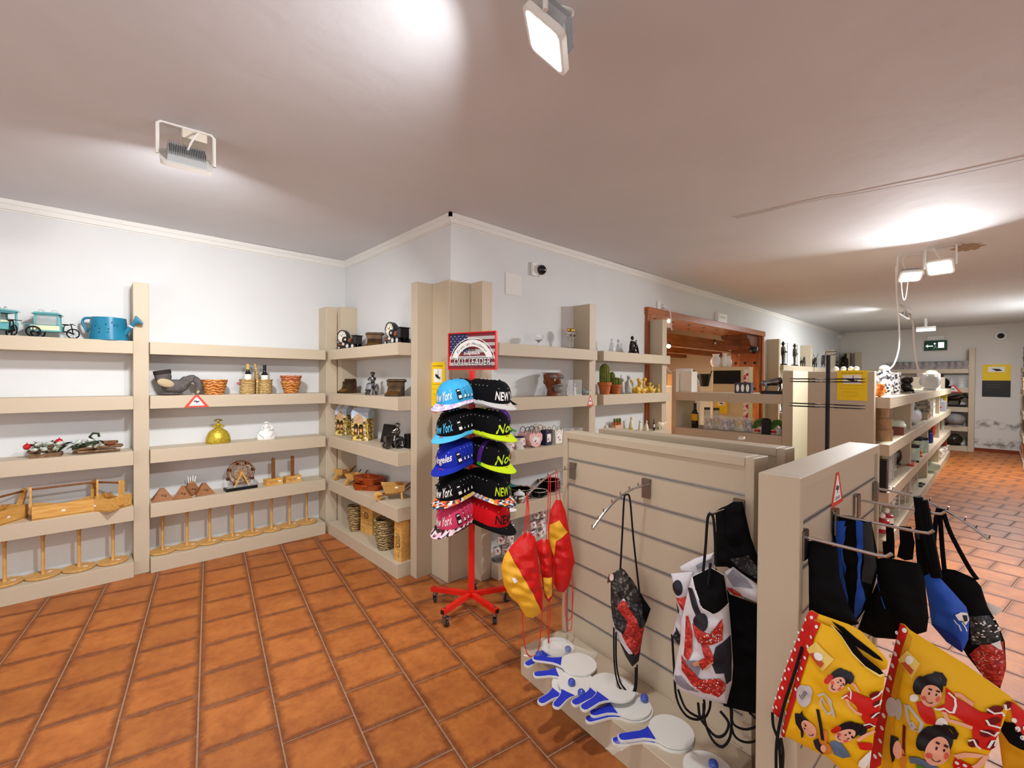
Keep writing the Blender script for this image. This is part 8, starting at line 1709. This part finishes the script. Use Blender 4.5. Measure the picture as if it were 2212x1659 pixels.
p = fz(2000, 713, 2.83); t = thing('tube_light', 'short fluorescent tube light on the ceiling by the far wall', 'light', (12.6, fx(2000, 713, 12.6).y, fx(2000, 713, 12.6).z)); M().chbox(-.05, .05, -.15, .15, .03, .07, .006).build('fitting', WHITE, t); M().cyl((0, -.145, 0), (0, .145, 0), .024, n=12).build('tube', glow('tube_glow', 'f7fbff', 6), t); M().box(-.02, .02, -.02, .02, .07, max(.08, ZC-fx(2000, 713, 12.6).z)).build('stem', WHITE, t)
p = fz(2090, 533, ZC); t = thing('ceiling_stain', 'brown peeling patch on the ceiling right of the lit floodlight pair', 'patch', (p.x, p.y, ZC-.004)); vs = [(.16*math.cos(2*PI*i/26)*(1+.25*math.sin(i*2.7)), .1*math.sin(2*PI*i/26)*(1+.3*math.cos(i*1.9))) for i in range(26)]; M().prism(vs, -.004, 0, F=lambda u, v, w: (u, v, w)).build('loose_plaster', mat('stained_plaster', 'a08a74', .9, var=.2, scale=20), t)
o = M().chbox(-.018, .018, -.012, .012, 0, .012, .003).cyl((-.012, -.012, .012), (.012, .01, .014), .003, n=6).build('cord_clip', mat('ivory_plastic', 'd9cfbc', .5), None, loc=fz(1602, 949, 1.3005)); tag(o, 'small ivory plastic clip on top of the second slatwall panel', 'clip')
# ================================================================ CEILING FLOODLIGHTS (they light the shop together with the added fill)
GLOW = glow('flood_glass', 'f6f8ff', 14)
FBODY = mat('flood_housing', 'a9adae', .5); FFR = mat('flood_frame', 'e2e0d8', .45)
def flood(label, top, az, tilt, drop=.17, w=.22, h=.17, bracket_w=None, glowm=GLOW, cable=True, power=1.):
    # local: glass looks to +Y tilted down by `tilt`; bracket hangs from `top` on the ceiling
    t = thing('floodlight', label, 'floodlight', top, az)
    bw = w+.02
    M().tube([(-bw/2, 0, -drop), (-bw/2, 0, -.02), (-bw/2+.015, 0, -.004), (bw/2-.015, 0, -.004), (bw/2, 0, -.02), (bw/2, 0, -drop)], .0085, 6).build('bracket', FFR, t)
    T = Tr(0, 0, -drop) @ Rx(-tilt)
    m = M(); m.prism(rrect(w, h, .03), .0, .022, F=lambda u, v, q: (u, q, v)); m.xf(T); ff = m.build('front_frame', FFR, t)
    m = M(); m.prism(rrect(w-.03, h-.03, .02), .0222, .0232, F=lambda u, v, q: (u, q, v)); m.xf(T); m.build('glass', glowm, ff)
    l = area('flood_led', (0, 0, 0), (w-.034, h-.034), FLOOD*power, col=(.97, .98, 1)); l.data.spread = rad(152); l.parent = t; l.matrix_local = T @ Tr(0, .0245, 0) @ Rx(rad(90))
    m = M(); m.add([(-w*.38, 0, -h*.36), (w*.38, 0, -h*.36), (w*.38, 0, h*.36), (-w*.38, 0, h*.36), (-w*.36, -.045, -h*.26), (w*.36, -.045, -h*.26), (w*.36, -.045, h*.3), (-w*.36, -.045, h*.3)],
          [(0, 1, 5, 4), (1, 2, 6, 5), (2, 3, 7, 6), (3, 0, 4, 7), (4, 5, 6, 7)]); m.xf(T); m.build('housing', FBODY, t, flat=True)
    m = M()
    for k in range(22): x = -w*.35+k*w*.7/21; m.box(x-.0015, x+.0015, -.06, -.03, -h*.3, h*.3)
    m.xf(T); m.build('cooling_fins', mat('flood_fins', '8f9496', .5), t, flat=True)
    if cable: M().tube(bez((.0, -.04, -drop+.03), (.02, -.11, -drop+.1), (.07, -.08, -.02), (.04, .03, -.012), 10), .005, 6).build('cable', WHITE, t)
    return t
p = fz(403, 275, ZC); f1 = flood('grey finned floodlight seen from behind, aimed at the left wall shelves', (p.x, p.y, ZC), rad(-3), rad(48))
m = M().chbox(-.02, .09, .0, .09, -.055, -.004, .004); m.build('junction_box', mat('ivory_plastic', 'd9cfbc', .5), f1)
flood('bright floodlight at the top centre of the view', (1.118, 1.03, ZC), rad(37), rad(46), drop=.16, w=.205, h=.174)
flood('smaller lit floodlight left of the pair on the far right ceiling', (6.12, .62, ZC), rad(112), rad(52), drop=.22, w=.19, h=.14, power=1.5)
flood('square lit floodlight right of the pair on the far right ceiling', (5.95, .385, ZC), rad(82), rad(38), drop=.2, w=.2, h=.16, power=1.5)
flood('distant floodlight turned away, above the island cables', (10.3, 1.1, ZC), rad(0), rad(48), drop=.16)
